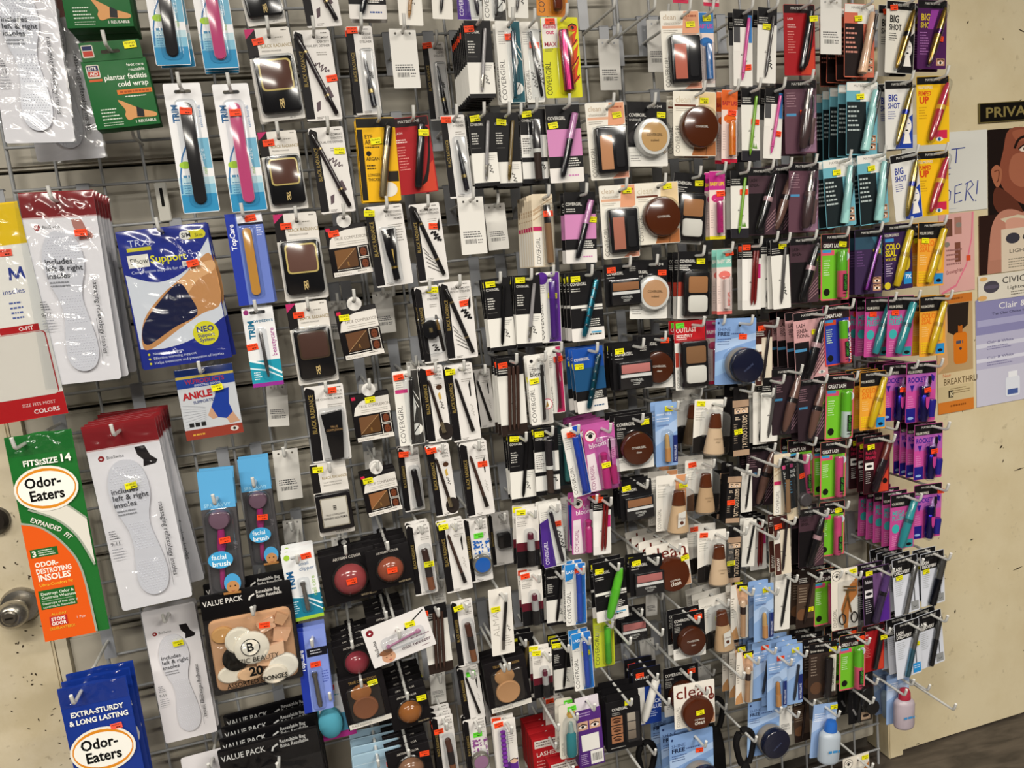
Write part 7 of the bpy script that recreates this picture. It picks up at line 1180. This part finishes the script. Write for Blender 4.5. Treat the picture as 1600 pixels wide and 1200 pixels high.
hang('contour_stick', 690, 1118, 702, 1216, 'contour stick card near bottom with orange sticker', d=.18, st='O', sp_at=(1.0, 2.4), n=2)
hang('mauve_pigment', 740, 1122, 750, 1212, 'mauve cream shadow pot near bottom', d=.17, st='G', n=1)
hang('purple_spiky', 787, 1124, 795, 1212, 'white mascara card with purple spiky brush', d=.19, st='O', n=1)
hang('foundation_stick', 757, 1050, 766, 1130, 'makeup stick hidden behind the tan powder box', d=.1)

# middle, upper rows
hang('blue_pack', 566, -92, 576, 30, 'blue mascara card at top, left of gold pencil', d=.17, n=1)
hang('liner_lip', 634, -85, 643, 40, 'gold pencil on white card at top edge', d=.2)
hang('liner_white', 686, -85, 692, 30, 'white pencil card at top right of gold pencil', d=.19)
hang('cg_purple_diag', 728, -88, 735, 32, 'violet and white pencil card at top edge', d=.19)
hang('cg_brow_white', 768, -85, 774, 33, 'brow pencil card at top above white teal card', d=.19)
hang('liner_silver', 806, -88, 810, 28, 'eyeliner card at top left of orange gloss', d=.18)
hang('orange_lip', 860, -80, 863, 26, 'orange lip gloss card at top edge', d=.18)
hang('balm_pink', 1062, -110, 1063, 5, 'left pink lip balm end at top edge', d=.19)
hang('balm_pink', 1111, -105, 1111, 10, 'right pink lip balm end at top edge', d=.19)
hang('cg_liner_silver', 745, 32, 755, 153, 'silver eyeliner in front of fanned stack', d=.2, n=8, sp=.0145, st='O', sp_at=(.9, 1.6), fan=.5)
hang('fine_liner', 676, 66, 690, 188, 'thin black eyeliner pack hanging far back', d=.06, st='O')
hang('cg_teal', 792, 33, 803, 161, 'teal eyeliner on white card near top', d=.2, st='O', sp_at=(2.6, 2.8), n=1)
hang('cg_script', 826, 34, 838, 160, 'black pen card with scribbled writing', d=.19, st='O', sp_at=(2.4, 4.4), n=1)
hang('cg_flame', 873, 27, 882, 153, 'yellow green mascara card with flames', d=.19, st='O')
hang('cg_liner_silver', 750, 177, 762, 291, 'silver eyeliner card right of liquid eyeliner', d=.2, st='Y', n=2)
hang('cg_liner_gold', 789, 176, 797, 292, 'gold eyeliner on black card', d=.19, st='Y', sp_at=(1.6, 1.8), n=2)
hang('cg_liner_dark', 807, 178, 814, 290, 'dark eyeliner card squeezed beside brow filler', d=.16, n=1)
hang('cg_fill', 831, 170, 838, 287, 'upper brow filler with white band', d=.19, st='Y', n=1)
hang('cg_lash_pink', 878, 164, 887, 285, 'upper pink capped mascara card', d=.2, st='Y')
hang('cg_blush_peach', 944, 160, 954, 280, 'peach blush compact left of white round compact', d=.19, st='Y')
hang('cg_blush_pink', 1061, 17, 1068, 140, 'pink blush compact near the top', d=.19, st='Y', n=0)
hang('balm_blue', 1101, 19, 1105, 136, 'blue lip balm beside pink blush', d=.18, st='Y')
hang('cg_123_tan', 1010, 159, 1013, 260, 'white round compact with tan centre', d=.19, st='Y', n=1)
hang('cg_clean_tan', 1085, 143, 1086, 244, 'upper brown round compact on cream card', d=.19, st='Y', n=1)
hang('balm_orange', 1140, 140, 1139, 254, 'orange lip balm pack', d=.19, st='O', sp_at=(2.4, 4.4), n=1)
hang('liner_green', 1172, 138, 1173, 251, 'upper green eyeliner pencil card', d=.19, st='O', sp_at=(3.2, 6.6), n=1)
hang('liner_pink', 1160, 15, 1161, 135, 'pink eyeliner pencil card near top', d=.19, st='O', sp_at=(2.8, 10.6), n=1)
hang('liner_silver', 1199, 12, 1197, 130, 'black eyeliner with scribble left of red card', d=.19, st='Y', sp_at=(2.0, 3.6), n=1)
hang('cg_concealer', 846, 303, 851, 417, 'tan concealer at front of fanned stack', d=.2, n=6, sp=.016, st='O', fan=.4)
hang('cg_lash_pink', 905, 300, 909, 411, 'lower pink capped mascara card', d=.19, st='Y', sp_at=(5.8, 5.6), n=1)
hang('cg_blush_rose', 964, 289, 972, 403, 'rose blush compact below peach one', d=.2, st='Y', sp_at=(6.2, 1.2))
hang('cg_clean_tan', 1025, 285, 1030, 381, 'lower brown round compact on cream card', d=.2, st='Y', sp_at=(7.2, 1.0))
hang('cg_sponge', 1078, 271, 1071, 381, 'powder and puff compact beside magenta balm', d=.17, st='Y', sp_at=(5.6, 1.8))
hang('balm_magenta', 1120, 267, 1121, 374, 'magenta lip balm with yellow base', d=.19, st='O', sp_at=(2.6, 4.6), n=1)
hang('liner_green', 1155, 266, 1156, 372, 'lower green eyeliner pencil card', d=.18, st='O', sp_at=(3.2, 4.6), n=1)
hang('sensational', 1190, 262, 1190, 367, 'dark mascara card left of row of tubes', d=.18, n=1)
# third and fourth rows
hang('cg_liner_dark', 775, 435, 787, 547, 'dark eyeliner with zigzag left of fanned pencils', d=.19, st='Y', n=2)
hang('cg_liner_silver', 823, 430, 828, 542, 'silver eyeliner beside purple mascara', d=.2, st='Y', n=4, sp=.013, fan=.6)
hang('cg_purple', 855, 425, 860, 535, 'purple mascara on white and violet card', d=.19, st='Y', sp_at=(3.0, 4.6))
hang('cg_lash_teal', 913, 425, 920, 532, 'metallic teal mascara on black card', d=.2, st='Y', sp_at=(1.4, 1.4), n=3)
hang('cg_shadow_brown', 970, 412, 974, 478, 'upper brown eyeshadow left of peach round compact', d=.19, st='O')
hang('cg_123_peach', 1014, 406, 1013, 498, 'white round compact with peach centre', d=.18, st='O')
hang('cg_sponge', 1083, 393, 1081, 498, 'powder and puff compact left of pale balm', d=.19, st='Y', n=2)
hang('balm_pale', 1131, 389, 1132, 491, 'pale pink lip balm pack', d=.19, st='O', sp_at=(3.0, .9), n=1)
hang('crayon_red', 1174, 380, 1174, 484, 'upper pair of red lip crayons', d=.19, st='O', sp_at=(1.0, 1.0), n=1)
hang('liner_silver', 1199, 372, 1199, 480, 'eyeliner card right of red lip crayons', d=.17, n=1)
hang('liner_multi', 795, 558, 805, 680, 'brown pencil trio card with orange sticker', d=.19, st='O', sp_at=(1.0, 1.2), n=2)
hang('cg_blend', 839, 555, 848, 663, 'grey and white blending pencil card', d=.2, st='Y', sp_at=(1.2, 4.9), n=1)
hang('cg_red_pencil', 864, 541, 872, 645, 'red lip pencil behind blending pencil card', d=.18, st='O')
hang('cg_lash_blue', 917, 543, 927, 643, 'teal mascara on blue card', d=.2, st='Y', sp_at=(1.4, 3.9), n=2)
hang('cg_shadow_pink', 985, 536, 989, 608, 'pink blush on black card', d=.2, st='Y', n=2)
hang('cg_round_black', 1024, 524, 1024, 606, 'brown round compact left of red foundation card', d=.18, st='O', sp_at=(6.6, 1.2), n=1)
hang('cg_outlast', 1077, 501, 1080, 608, 'red headed foundation compact with puff', d=.19, st='G', sp_at=(1.4, .9), n=1)
hang('balm_pink', 1114, 500, 1115, 600, 'pink lip balm between red and blue cards', d=.15)
hang('shine_free', 1150, 497, 1148, 600, 'navy loose powder jar on blue card', d=.19, st='O')
hang('brow_define', 1193, 504, 1193, 602, 'brow pencil card right of navy powder jar', d=.18, st='O', sp_at=(1.4, 1.2), n=1)
hang('cg_liner_dark', 812, 677, 819, 783, 'dark eyeliner card left of lower brow filler', d=.19, st='Y', n=2)
hang('cg_fill', 852, 669, 857, 773, 'lower brow filler with white band', d=.2, st='Y', n=1)
hang('cg_teal_lip', 878, 664, 883, 758, 'teal lip balm behind the blue mascara', d=.14, st='Y')
hang('cg_blue', 890, 667, 911, 774, 'tilted royal blue mascara', d=.215, st='O', sp_at=(1.6, 1.4))
hang('full_bloom', 934, 664, 945, 765, 'bright pink mascara with eye and wand', d=.2, st='Y', n=5, sp=.024, fan=.8)
hang('cg_round_black', 989, 648, 993, 733, 'dark brown compact right of pink mascara', d=.2, st='Y', n=2)
hang('conceal_blue', 1040, 629, 1042, 728, 'concealer stick on blue card beside brown compact', d=.19, st='Y', n=1)
hang('foundation_d', 1073, 609, 1072, 692, 'foundation bottle hanging far back in shadow', d=.11, n=0)
hang('foundation_a', 1108, 624, 1104, 707, 'topmost pale foundation bottle', d=.2, st='Y')
hang('tattoo_box', 1157, 604, 1158, 712, 'topmost tall black brow gel box', d=.19, st='Y', n=1)
hang('liner_white', 1187, 612, 1187, 694, 'red tipped pencil card right of brow box', d=.17, n=1)
hang('cg_shadow_brown', 992, 751, 996, 811, 'lower brown eyeshadow left of foundation bottle', d=.2, st='Y', n=2)
hang('foundation_b', 1049, 742, 1049, 828, 'foundation bottle with paper label', d=.2, st='Y', sp_at=(6.0, 2.4), n=2, sp=.04)
hang('foundation_c', 1092, 718, 1091, 797, 'second pale foundation bottle', d=.18, st='O', n=1, sp=.04)
hang('tattoo_box', 1149, 727, 1144, 817, 'middle tall black brow gel box', d=.19, st='O', n=1)
hang('foundation_a', 1112, 828, 1112, 908, 'third pale foundation bottle above concealers', d=.2, st='O', n=1, sp=.045)
hang('tattoo_box', 1148, 822, 1145, 910, 'lowest tall black brow gel box', d=.19, st='Y')
hang('lipstick', 823, 793, 826, 885, 'topmost wine lipstick pack', d=.2, st='Y', n=1)
hang('cg_purple_diag', 858, 785, 868, 885, 'violet mascara card with scribbled lashes', d=.2, st='O', sp_at=(3.4, 4.6), n=1)
hang('cg_blue', 886, 776, 890, 857, 'blue mascara hanging in back beside red crayons', d=.14)
hang('full_bloom', 915, 772, 916, 864, 'pink mascara half hidden by red crayons', d=.17, n=1)
hang('crayon_red', 940, 777, 941, 866, 'lower pair of red lip crayons', d=.19, st='O', sp_at=(1.6, .5), n=1)
hang('cg_round_white', 1041, 848, 1049, 920, 'upper round compact on white lettered card', d=.2, st='Y', sp_at=(7.8, 3.3), n=3, sp=.035)
hang('cg_shadow_rose', 1008, 868, 1011, 928, 'rose eyeshadow left of white lettered card', d=.21, st='Y', n=1)
hang('lipstick', 829, 892, 834, 976, 'middle wine lipstick pack', d=.2, st='O', n=1)
hang('cg_liner_dark', 868, 888, 871, 976, 'black eyeliner card left of bright blue mascara', d=.18, n=2)
hang('cg_bluebody', 898, 880, 901, 976, 'upper bright blue mascara on white card', d=.2, st='O', sp_at=(2.8, 1.4), n=1)
hang('cg_lash_green', 950, 876, 958, 968, 'lime green mascara on black card', d=.2, st='Y', sp_at=(1.4, 1.8), n=1)
hang('cg_green', 942, 963, 945, 1041, 'green mascara with wand below lime tube', d=.16)
hang('cg_shadow_rose', 985, 947, 987, 1001, 'rose eyeshadow hanging back under lime mascara', d=.14)
hang('cg_round_black', 1075, 956, 1078, 1027, 'brown round compact with orange sticker near bottles', d=.2, st='O', n=1)
hang('foundation_e', 1113, 931, 1121, 1010, 'lowest foundation bottle beside round compact', d=.18, st='Y', sp_at=(4.4, 5.2), n=2, sp=.03)
hang('conceal_tan', 1155, 913, 1155, 998, 'upper tan concealer tube', d=.2, st='Y', n=1)
hang('conceal_tan', 1164, 1018, 1162, 1099, 'lower tan concealer tube', d=.2, st='Y', n=2, sp=.03)
hang('conceal_blue', 1193, 912, 1193, 1001, 'concealer on blue card right of upper tan tube', d=.2, st='Y', n=1)
hang('conceal_pen', 1190, 1003, 1189, 1090, 'blue concealer pack right of lower tan tube', d=.18, n=3, st='O')
hang('cg_round_white', 1084, 1066, 1086, 1134, 'lower round compact on white lettered card', d=.21, st='Y')
hang('cg_round_black', 1063, 1040, 1066, 1115, 'black compact card behind lower lettered card', d=.14, st='O')
hang('shine_free', 1079, 1143, 1083, 1245, 'loose powder on blue card at bottom edge', d=.2, st='O', n=2, sp=.045)
hang('lipstick', 846, 1014, 850, 1089, 'lowest wine lipstick pack', d=.2, st='Y', n=1)
hang('cg_liner_dark', 877, 1000, 882, 1080, 'black eyeliner card between lipstick and blue mascara', d=.17, st='Y', n=2)
hang('cg_bluebody', 907, 988, 914, 1077, 'lower bright blue mascara on white card', d=.2, st='Y', sp_at=(2.8, 4.6), n=1)
hang('purple_box', 917, 1100, 926, 1196, 'purple boxed lashes with barcode', d=.2)
hang('teal_nail', 886, 1100, 889, 1184, 'teal tube on cream card beside purple box', d=.2, st='G', n=1)
hang('eye_palette', 973, 1093, 977, 1170, 'black eye palette box with eye pictures', d=.2, st='Y', n=2)
hang('white_mascara', 1010, 1042, 1012, 1131, 'white mascara on blue and black card', d=.14, st='O', n=2)
hang('lipstick', 866, 1088, 868, 1160, 'shadowed lipstick card left of teal tube', d=.1, st='O', n=1)
hang('red_box', 858, 1150, 864, 1215, 'red lash box at bottom edge', d=.14, n=3)
hang('red_box', 884, 1186, 890, 1250, 'red lash box below the teal tube', d=.17, n=1)
hang('cg_liner_gold', 812, 990, 818, 1098, 'dark gold eyeliner left of lowest lipstick', d=.13, st='Y', n=1)
hang('black_loop', 1163, 1138, 1165, 1300, 'black looped brush handle at bottom', d=.17)
hang('black_loop', 1010, 1158, 1012, 1310, 'black brush hanging behind eye palette box', d=.12)
hang('black_loop', 1118, 1090, 1120, 1230, 'black brush handle behind white lettered card', d=.08)

# right: mascara columns
hang('red_lash', 1248, 7, 1250, 118, 'red mascara card left of hanging white tag', d=.19, st='Y')
hang('lash_rose', 1343, 6, 1342, 121, 'peach tapered mascara on salmon card', d=.19, n=3, st='Y')
hang('bigshot_black', 1408, 2, 1404, 115, 'gold mascara on black and white card', d=.19, st='O', sp_at=(1.8, 1.4), n=1)
hang('bigshot_purple', 1457, 0, 1455, 108, 'gold mascara on purple card', d=.19, st='O', sp_at=(5.6, 7.8), n=1)
hang('falsies', 1250, 125, 1252, 240, 'mauve card with silver necked mascara', d=.19, st='O', n=1)
hang('lash_teal', 1347, 128, 1346, 242, 'top row aqua mascara with fanned stack', d=.19, n=4, st='Y')
hang('bigshot_blue', 1404, 126, 1405, 233, 'upper gold mascara on blue and white card', d=.19, n=1)
hang('pumped', 1457, 119, 1458, 226, 'upper red mascara on yellow card', d=.2, n=0)
hang('lash_teal', 1308, 248, 1315, 354, 'left of two aqua mascaras side by side', d=.2, n=2, st='Y')
hang('lash_teal', 1361, 241, 1367, 350, 'right of two aqua mascaras side by side', d=.2, n=1, st='Y')
hang('bigshot_blue', 1411, 240, 1421, 343, 'lower gold mascara on blue and white card', d=.19, n=0)
hang('pumped', 1457, 236, 1458, 337, 'lower red mascara on yellow card', d=.18, n=0)
hang('falsies', 1256, 254, 1255, 363, 'mauve mascara card left of green strip', d=.19, n=1)
hang('falsies_brown', 1218, 259, 1216, 365, 'brown mascara card behind mauve mascara card', d=.17, n=1)
hang('great_green', 1283, 270, 1285, 361, 'green mascara card half hidden by aqua mascara', d=.14)
hang('liner_pink', 1210, 137, 1206, 248, 'pink pencil card left of silver necked mascara', d=.18, st='O', n=1)
hang('liner_silver', 1217, 374, 1222, 482, 'white scribbled eyeliner left of dark mascara', d=.19, st='Y', sp_at=(2.6, 1.6), n=2, sp=.012, fan=4)
hang('sensational', 1256, 370, 1257, 473, 'black tapered mascara on dark mauve card', d=.19, st='Y', n=1)
hang('great_green', 1305, 365, 1304, 469, 'pink and green mascara left of purple mascara', d=.19, st='Y', n=1)
hang('falsies_purple', 1357, 358, 1357, 459, 'slim purple mascara with eye pictures', d=.19, st='Y', n=1)
hang('colossal_purple', 1402, 350, 1404, 452, 'yellow mascara on purple card', d=.19, n=1)
hang('colossal_orange', 1456, 347, 1453, 447, 'topmost yellow mascara on orange card', d=.19, st='Y', n=1)
hang('sensational_pink', 1264, 486, 1269, 592, 'black mascara on pink flower card', d=.19, st='Y', n=3)
hang('great_blue', 1306, 476, 1310, 570, 'pink and green mascara on royal blue card', d=.19)
hang('mega', 1372, 465, 1369, 557, 'teal mascara on pink card with fanned stack', d=.17, st='O', n=3, fan=.5)
hang('mega', 1408, 462, 1404, 557, 'teal mascara on pink card in front', d=.2, st='O')
hang('colossal_orange', 1457, 462, 1456, 556, 'yellow mascara on orange card beside tan poster', d=.19, n=1)
hang('falsies_brown', 1228, 575, 1228, 678, 'bronze mascara left of larger bronze mascara', d=.18, n=1)
hang('falsies_brown', 1266, 590, 1268, 688, 'bronze mascara left of clear mascara', d=.19, st='Y', n=1)
hang('liner_silver', 1203, 590, 1201, 690, 'eyeliner card left of both bronze mascaras', d=.18, n=1)
hang('great_clear', 1313, 585, 1310, 686, 'clear mascara with green cap', d=.19, n=1)
hang('colossal_orange', 1364, 580, 1363, 671, 'lowest yellow mascara on orange card', d=.19, n=2)
hang('rocket', 1403, 568, 1400, 657, 'purple mascara with wand behind another', d=.16, st='O', n=2)
hang('rocket', 1440, 565, 1437, 659, 'topmost purple mascara with wand on pink', d=.19, st='O')
hang('great_pink', 1250, 686, 1251, 773, 'pink mascara on green card hanging back', d=.16, n=1)
hang('great_pink', 1302, 689, 1301, 778, 'pink mascara left of dark red card', d=.19, n=1)
hang('plum', 1370, 681, 1369, 770, 'dark red push up mascara card', d=.19, st='Y', n=2)
hang('rocket', 1451, 662, 1449, 748, 'middle purple mascara with fanned stack', d=.19, st='O', n=3, sp=.022, fan=.5)
hang('mega', 1411, 771, 1408, 857, 'lowest teal mascara on pink card', d=.2, st='Y', sp_at=(5.4, 5.4), n=4, sp=.026, fan=.6)
hang('rocket', 1450, 756, 1447, 840, 'lowest purple mascara with wand', d=.18, st='O', sp_at=(5.6, 1.4))
hang('cg_concealer', 1222, 709, 1221, 804, 'tan concealer card left of silver pencil', d=.19)
hang('lasting_drama', 1236, 713, 1247, 810, 'silver pencil and small gel jar card', d=.2, st='O')
hang('brow_define', 1220, 806, 1224, 897, 'brown brow pencil card below silver pencil', d=.2, st='O', sp_at=(1.2, 2.2), n=1)
hang('sensational', 1268, 794, 1267, 885, 'black mascara card below pink mascara', d=.2, st='Y', sp_at=(5.8, 5.6), n=1)
hang('great_pink', 1300, 783, 1299, 868, 'pink mascara half hidden by black mascara', d=.18, st='Y')
hang('falsies_brown', 1188, 694, 1187, 790, 'dark mascara right of middle brow box', d=.14, n=1)
hang('crayon_red', 1183, 806, 1185, 890, 'red crayon card in shadow right of brow boxes', d=.13, n=2)
hang('liner_white', 1166, 735, 1166, 800, 'white pencil with blue end beside brow box', d=.16)
hang('liner_white', 1172, 812, 1168, 885, 'white pencil card right of lowest brow box', d=.16, n=1)
hang('discovery_silver', 1413, 870, 1418, 958, 'slim silver mascara on white card', d=.2, st='Y', n=3, sp=.024, fan=1)
hang('discovery_dark', 1456, 862, 1458, 944, 'thick dark mascara with silver cap', d=.19, st='Y', n=1)
hang('lash_curler', 1319, 888, 1320, 982, 'upper eyelash curler with black finger loops', d=.2, st='Y')
hang('plum_purple', 1368, 885, 1371, 973, 'purple mascara right of eyelash curler', d=.19, st='Y', n=1)
hang('discovery_blue', 1416, 970, 1421, 1056, 'slim blue mascara on white card', d=.2, st='Y', sp_at=(6.0, 6.4), n=3, sp=.024, fan=1)
hang('discovery_grey', 1451, 957, 1458, 1039, 'grey mascara on white card beside blue one', d=.18, n=1)
hang('dark_brow', 1261, 890, 1257, 980, 'dark brown brow gel above pale blue packs', d=.17, st='Y', n=2)
hang('liner_white', 1224, 894, 1221, 984, 'white pencil card left of dark brow gel', d=.18, n=1)
hang('great_pink', 1290, 888, 1291, 975, 'pink edged green card behind eyelash curler', d=.16, n=1)
hang('brow_drama', 1286, 1003, 1284, 1090, 'dark brow gel with white drama strip', d=.19, st='Y', n=3, sp=.026)
hang('great_green', 1332, 990, 1331, 1076, 'lowest pink and green mascara', d=.2, st='O', sp_at=(5.8, 1.4), n=2)
hang('red_lash', 1364, 976, 1364, 1048, 'red mascara card low beside blue mascara', d=.17, st='Y')
hang('gel_liner', 1345, 1052, 1344, 1128, 'black gel liner pot pack above lower grid', d=.17, n=1, sp=.04)
hang('remover_blue', 1290, 1099, 1283, 1182, 'makeup remover bottle with bright blue cap', d=.19, st='Y')
hang('remover_dark', 1380, 1040, 1384, 1113, 'makeup remover bottle left of pink bottle', d=.1, st='Y')
hang('remover_pink', 1403, 1052, 1402, 1129, 'pink remover bottle with red cap', d=.16)
hang('conceal_tanstick', 1214, 1020, 1214, 1108, 'tan stick on blue card beside white tag', d=.2, st='O', n=1)
hang('conceal_pen', 1237, 1007, 1238, 1100, 'blue pencil pack left of drama brow gel', d=.19, st='Y', n=3, sp=.02)
hang('dark_brow', 1251, 1084, 1254, 1158, 'brown and silver brow pen above lower grid', d=.14)
hang('lash_curler', 1337, 1180, 1340, 1272, 'eyelash curler card cut off at bottom', d=.19, st='Y')
hang('shine_free', 1196, 1093, 1194, 1178, 'blue loose powder card in lower shadows', d=.17)

# blank price tags
for a in ((628, 45, 637, 138, 'large white price tag below gold pencil', .19), (734, 308, 742, 397, 'white price tag right of upper duo pencil', .2), (772, 318, 780, 390, 'price tag behind white tag in middle', .13),
          (950, 61, 955, 141, 'white price tag on empty peg near top', .03), (1027, 31, 1030, 113, 'price tag hanging behind pink blush', .03), (1298, -3, 1298, 85, 'white price tag right of red mascara card', .19),
          (432, 600, 436, 666, 'price tag below the teal tweezer pack', .09), (445, 702, 454, 780, 'price tag between facial brush and skin primer', .1), (456, 812, 462, 870, 'price tag behind white clipper pack', .03),
          (575, 600, 577, 660, 'price tag above red flagged contour box', .05), (582, 704, 587, 760, 'price tag above lowest contour box', .05), (530, 838, 537, 890, 'price tag behind rose blush', .05), (596, 455, 604, 520, 'price tag right of dark contour box', .05),
          (683, 1050, 686, 1098, 'white price tag left of green stickered pencil', .1), (1228, 1104, 1227, 1149, 'white price tag below pale blue packs', .17), (1018, 922, 1018, 962, 'price tag above eyeshadow in back', .04),
          (1010, 998, 1014, 1045, 'price tag in shadow left of round compact', .04), (645, 565, 647, 610, 'price tag behind white brow pencil card', .04), (828, 1135, 836, 1195, 'price tag near bottom left of red box', .05), (1100, 1040, 1102, 1085, 'price tag in shadow behind lettered card', .05), (526, 470, 530, 530, 'price tag behind dark contour box', .03), (685, 905, 688, 945, 'price tag behind brown makeup stick', .05)):
    hang('tag', *a[:5], d=a[5])
# pegs with nothing on them
def empty_peg(px, py, d, label):
    LABELS[label] = 1; make_peg(at(px, py, d), d, label)
    o = [q for q in bpy.data.objects if q.get('label') == 'peg hook holding the ' + label]
    for q in o: q['label'] = label
for a in ((214, 220, .06, 'empty short peg hook under the cold wrap box'), (950, 22, .14, 'bare peg hook right of the flame card'), (1012, 24, .16, 'bare peg hook holding back tag near top'), (1378, 668, .17, 'bare peg hook above dark red card'), (1467, 1096, .2, 'bare long peg hook low at the right'), (1428, 1067, .15, 'bare peg hook behind the low right one'), (1020, 982, .19, 'bare peg hook left of brown round compact'), (1030, 1087, .2, 'bare peg hook above eye palette box'), (862, 1126, .2, 'bare peg hook left of teal tube'),
          (1144, 1048, .2, 'bare peg hook left of lower tan tube'), (613, 463, .1, 'bare peg hook right of dark contour box'), (1198, 725, .2, 'bare peg hook right of middle brow box'), (1196, 835, .19, 'bare peg hook right of lowest brow box'), (1342, 1086, .19, 'bare peg hook beside pink and green mascara'), (1392, 1074, .18, 'bare peg hook between remover bottles'), (995, 1195, .2, 'bare peg hook at bottom edge'), (971, 995, .2, 'bare peg hook below lime mascara'), (780, 1036, .18, 'bare peg hook below lettered pencil card')):
    empty_peg(*a)
for l in LABELS:
    n = len(l.split())
    if n > 10 or n < 4: print('LABEL LENGTH', n, l)
print('things', len([o for o in bpy.data.objects if o.parent is None]), 'objects', len(bpy.data.objects))
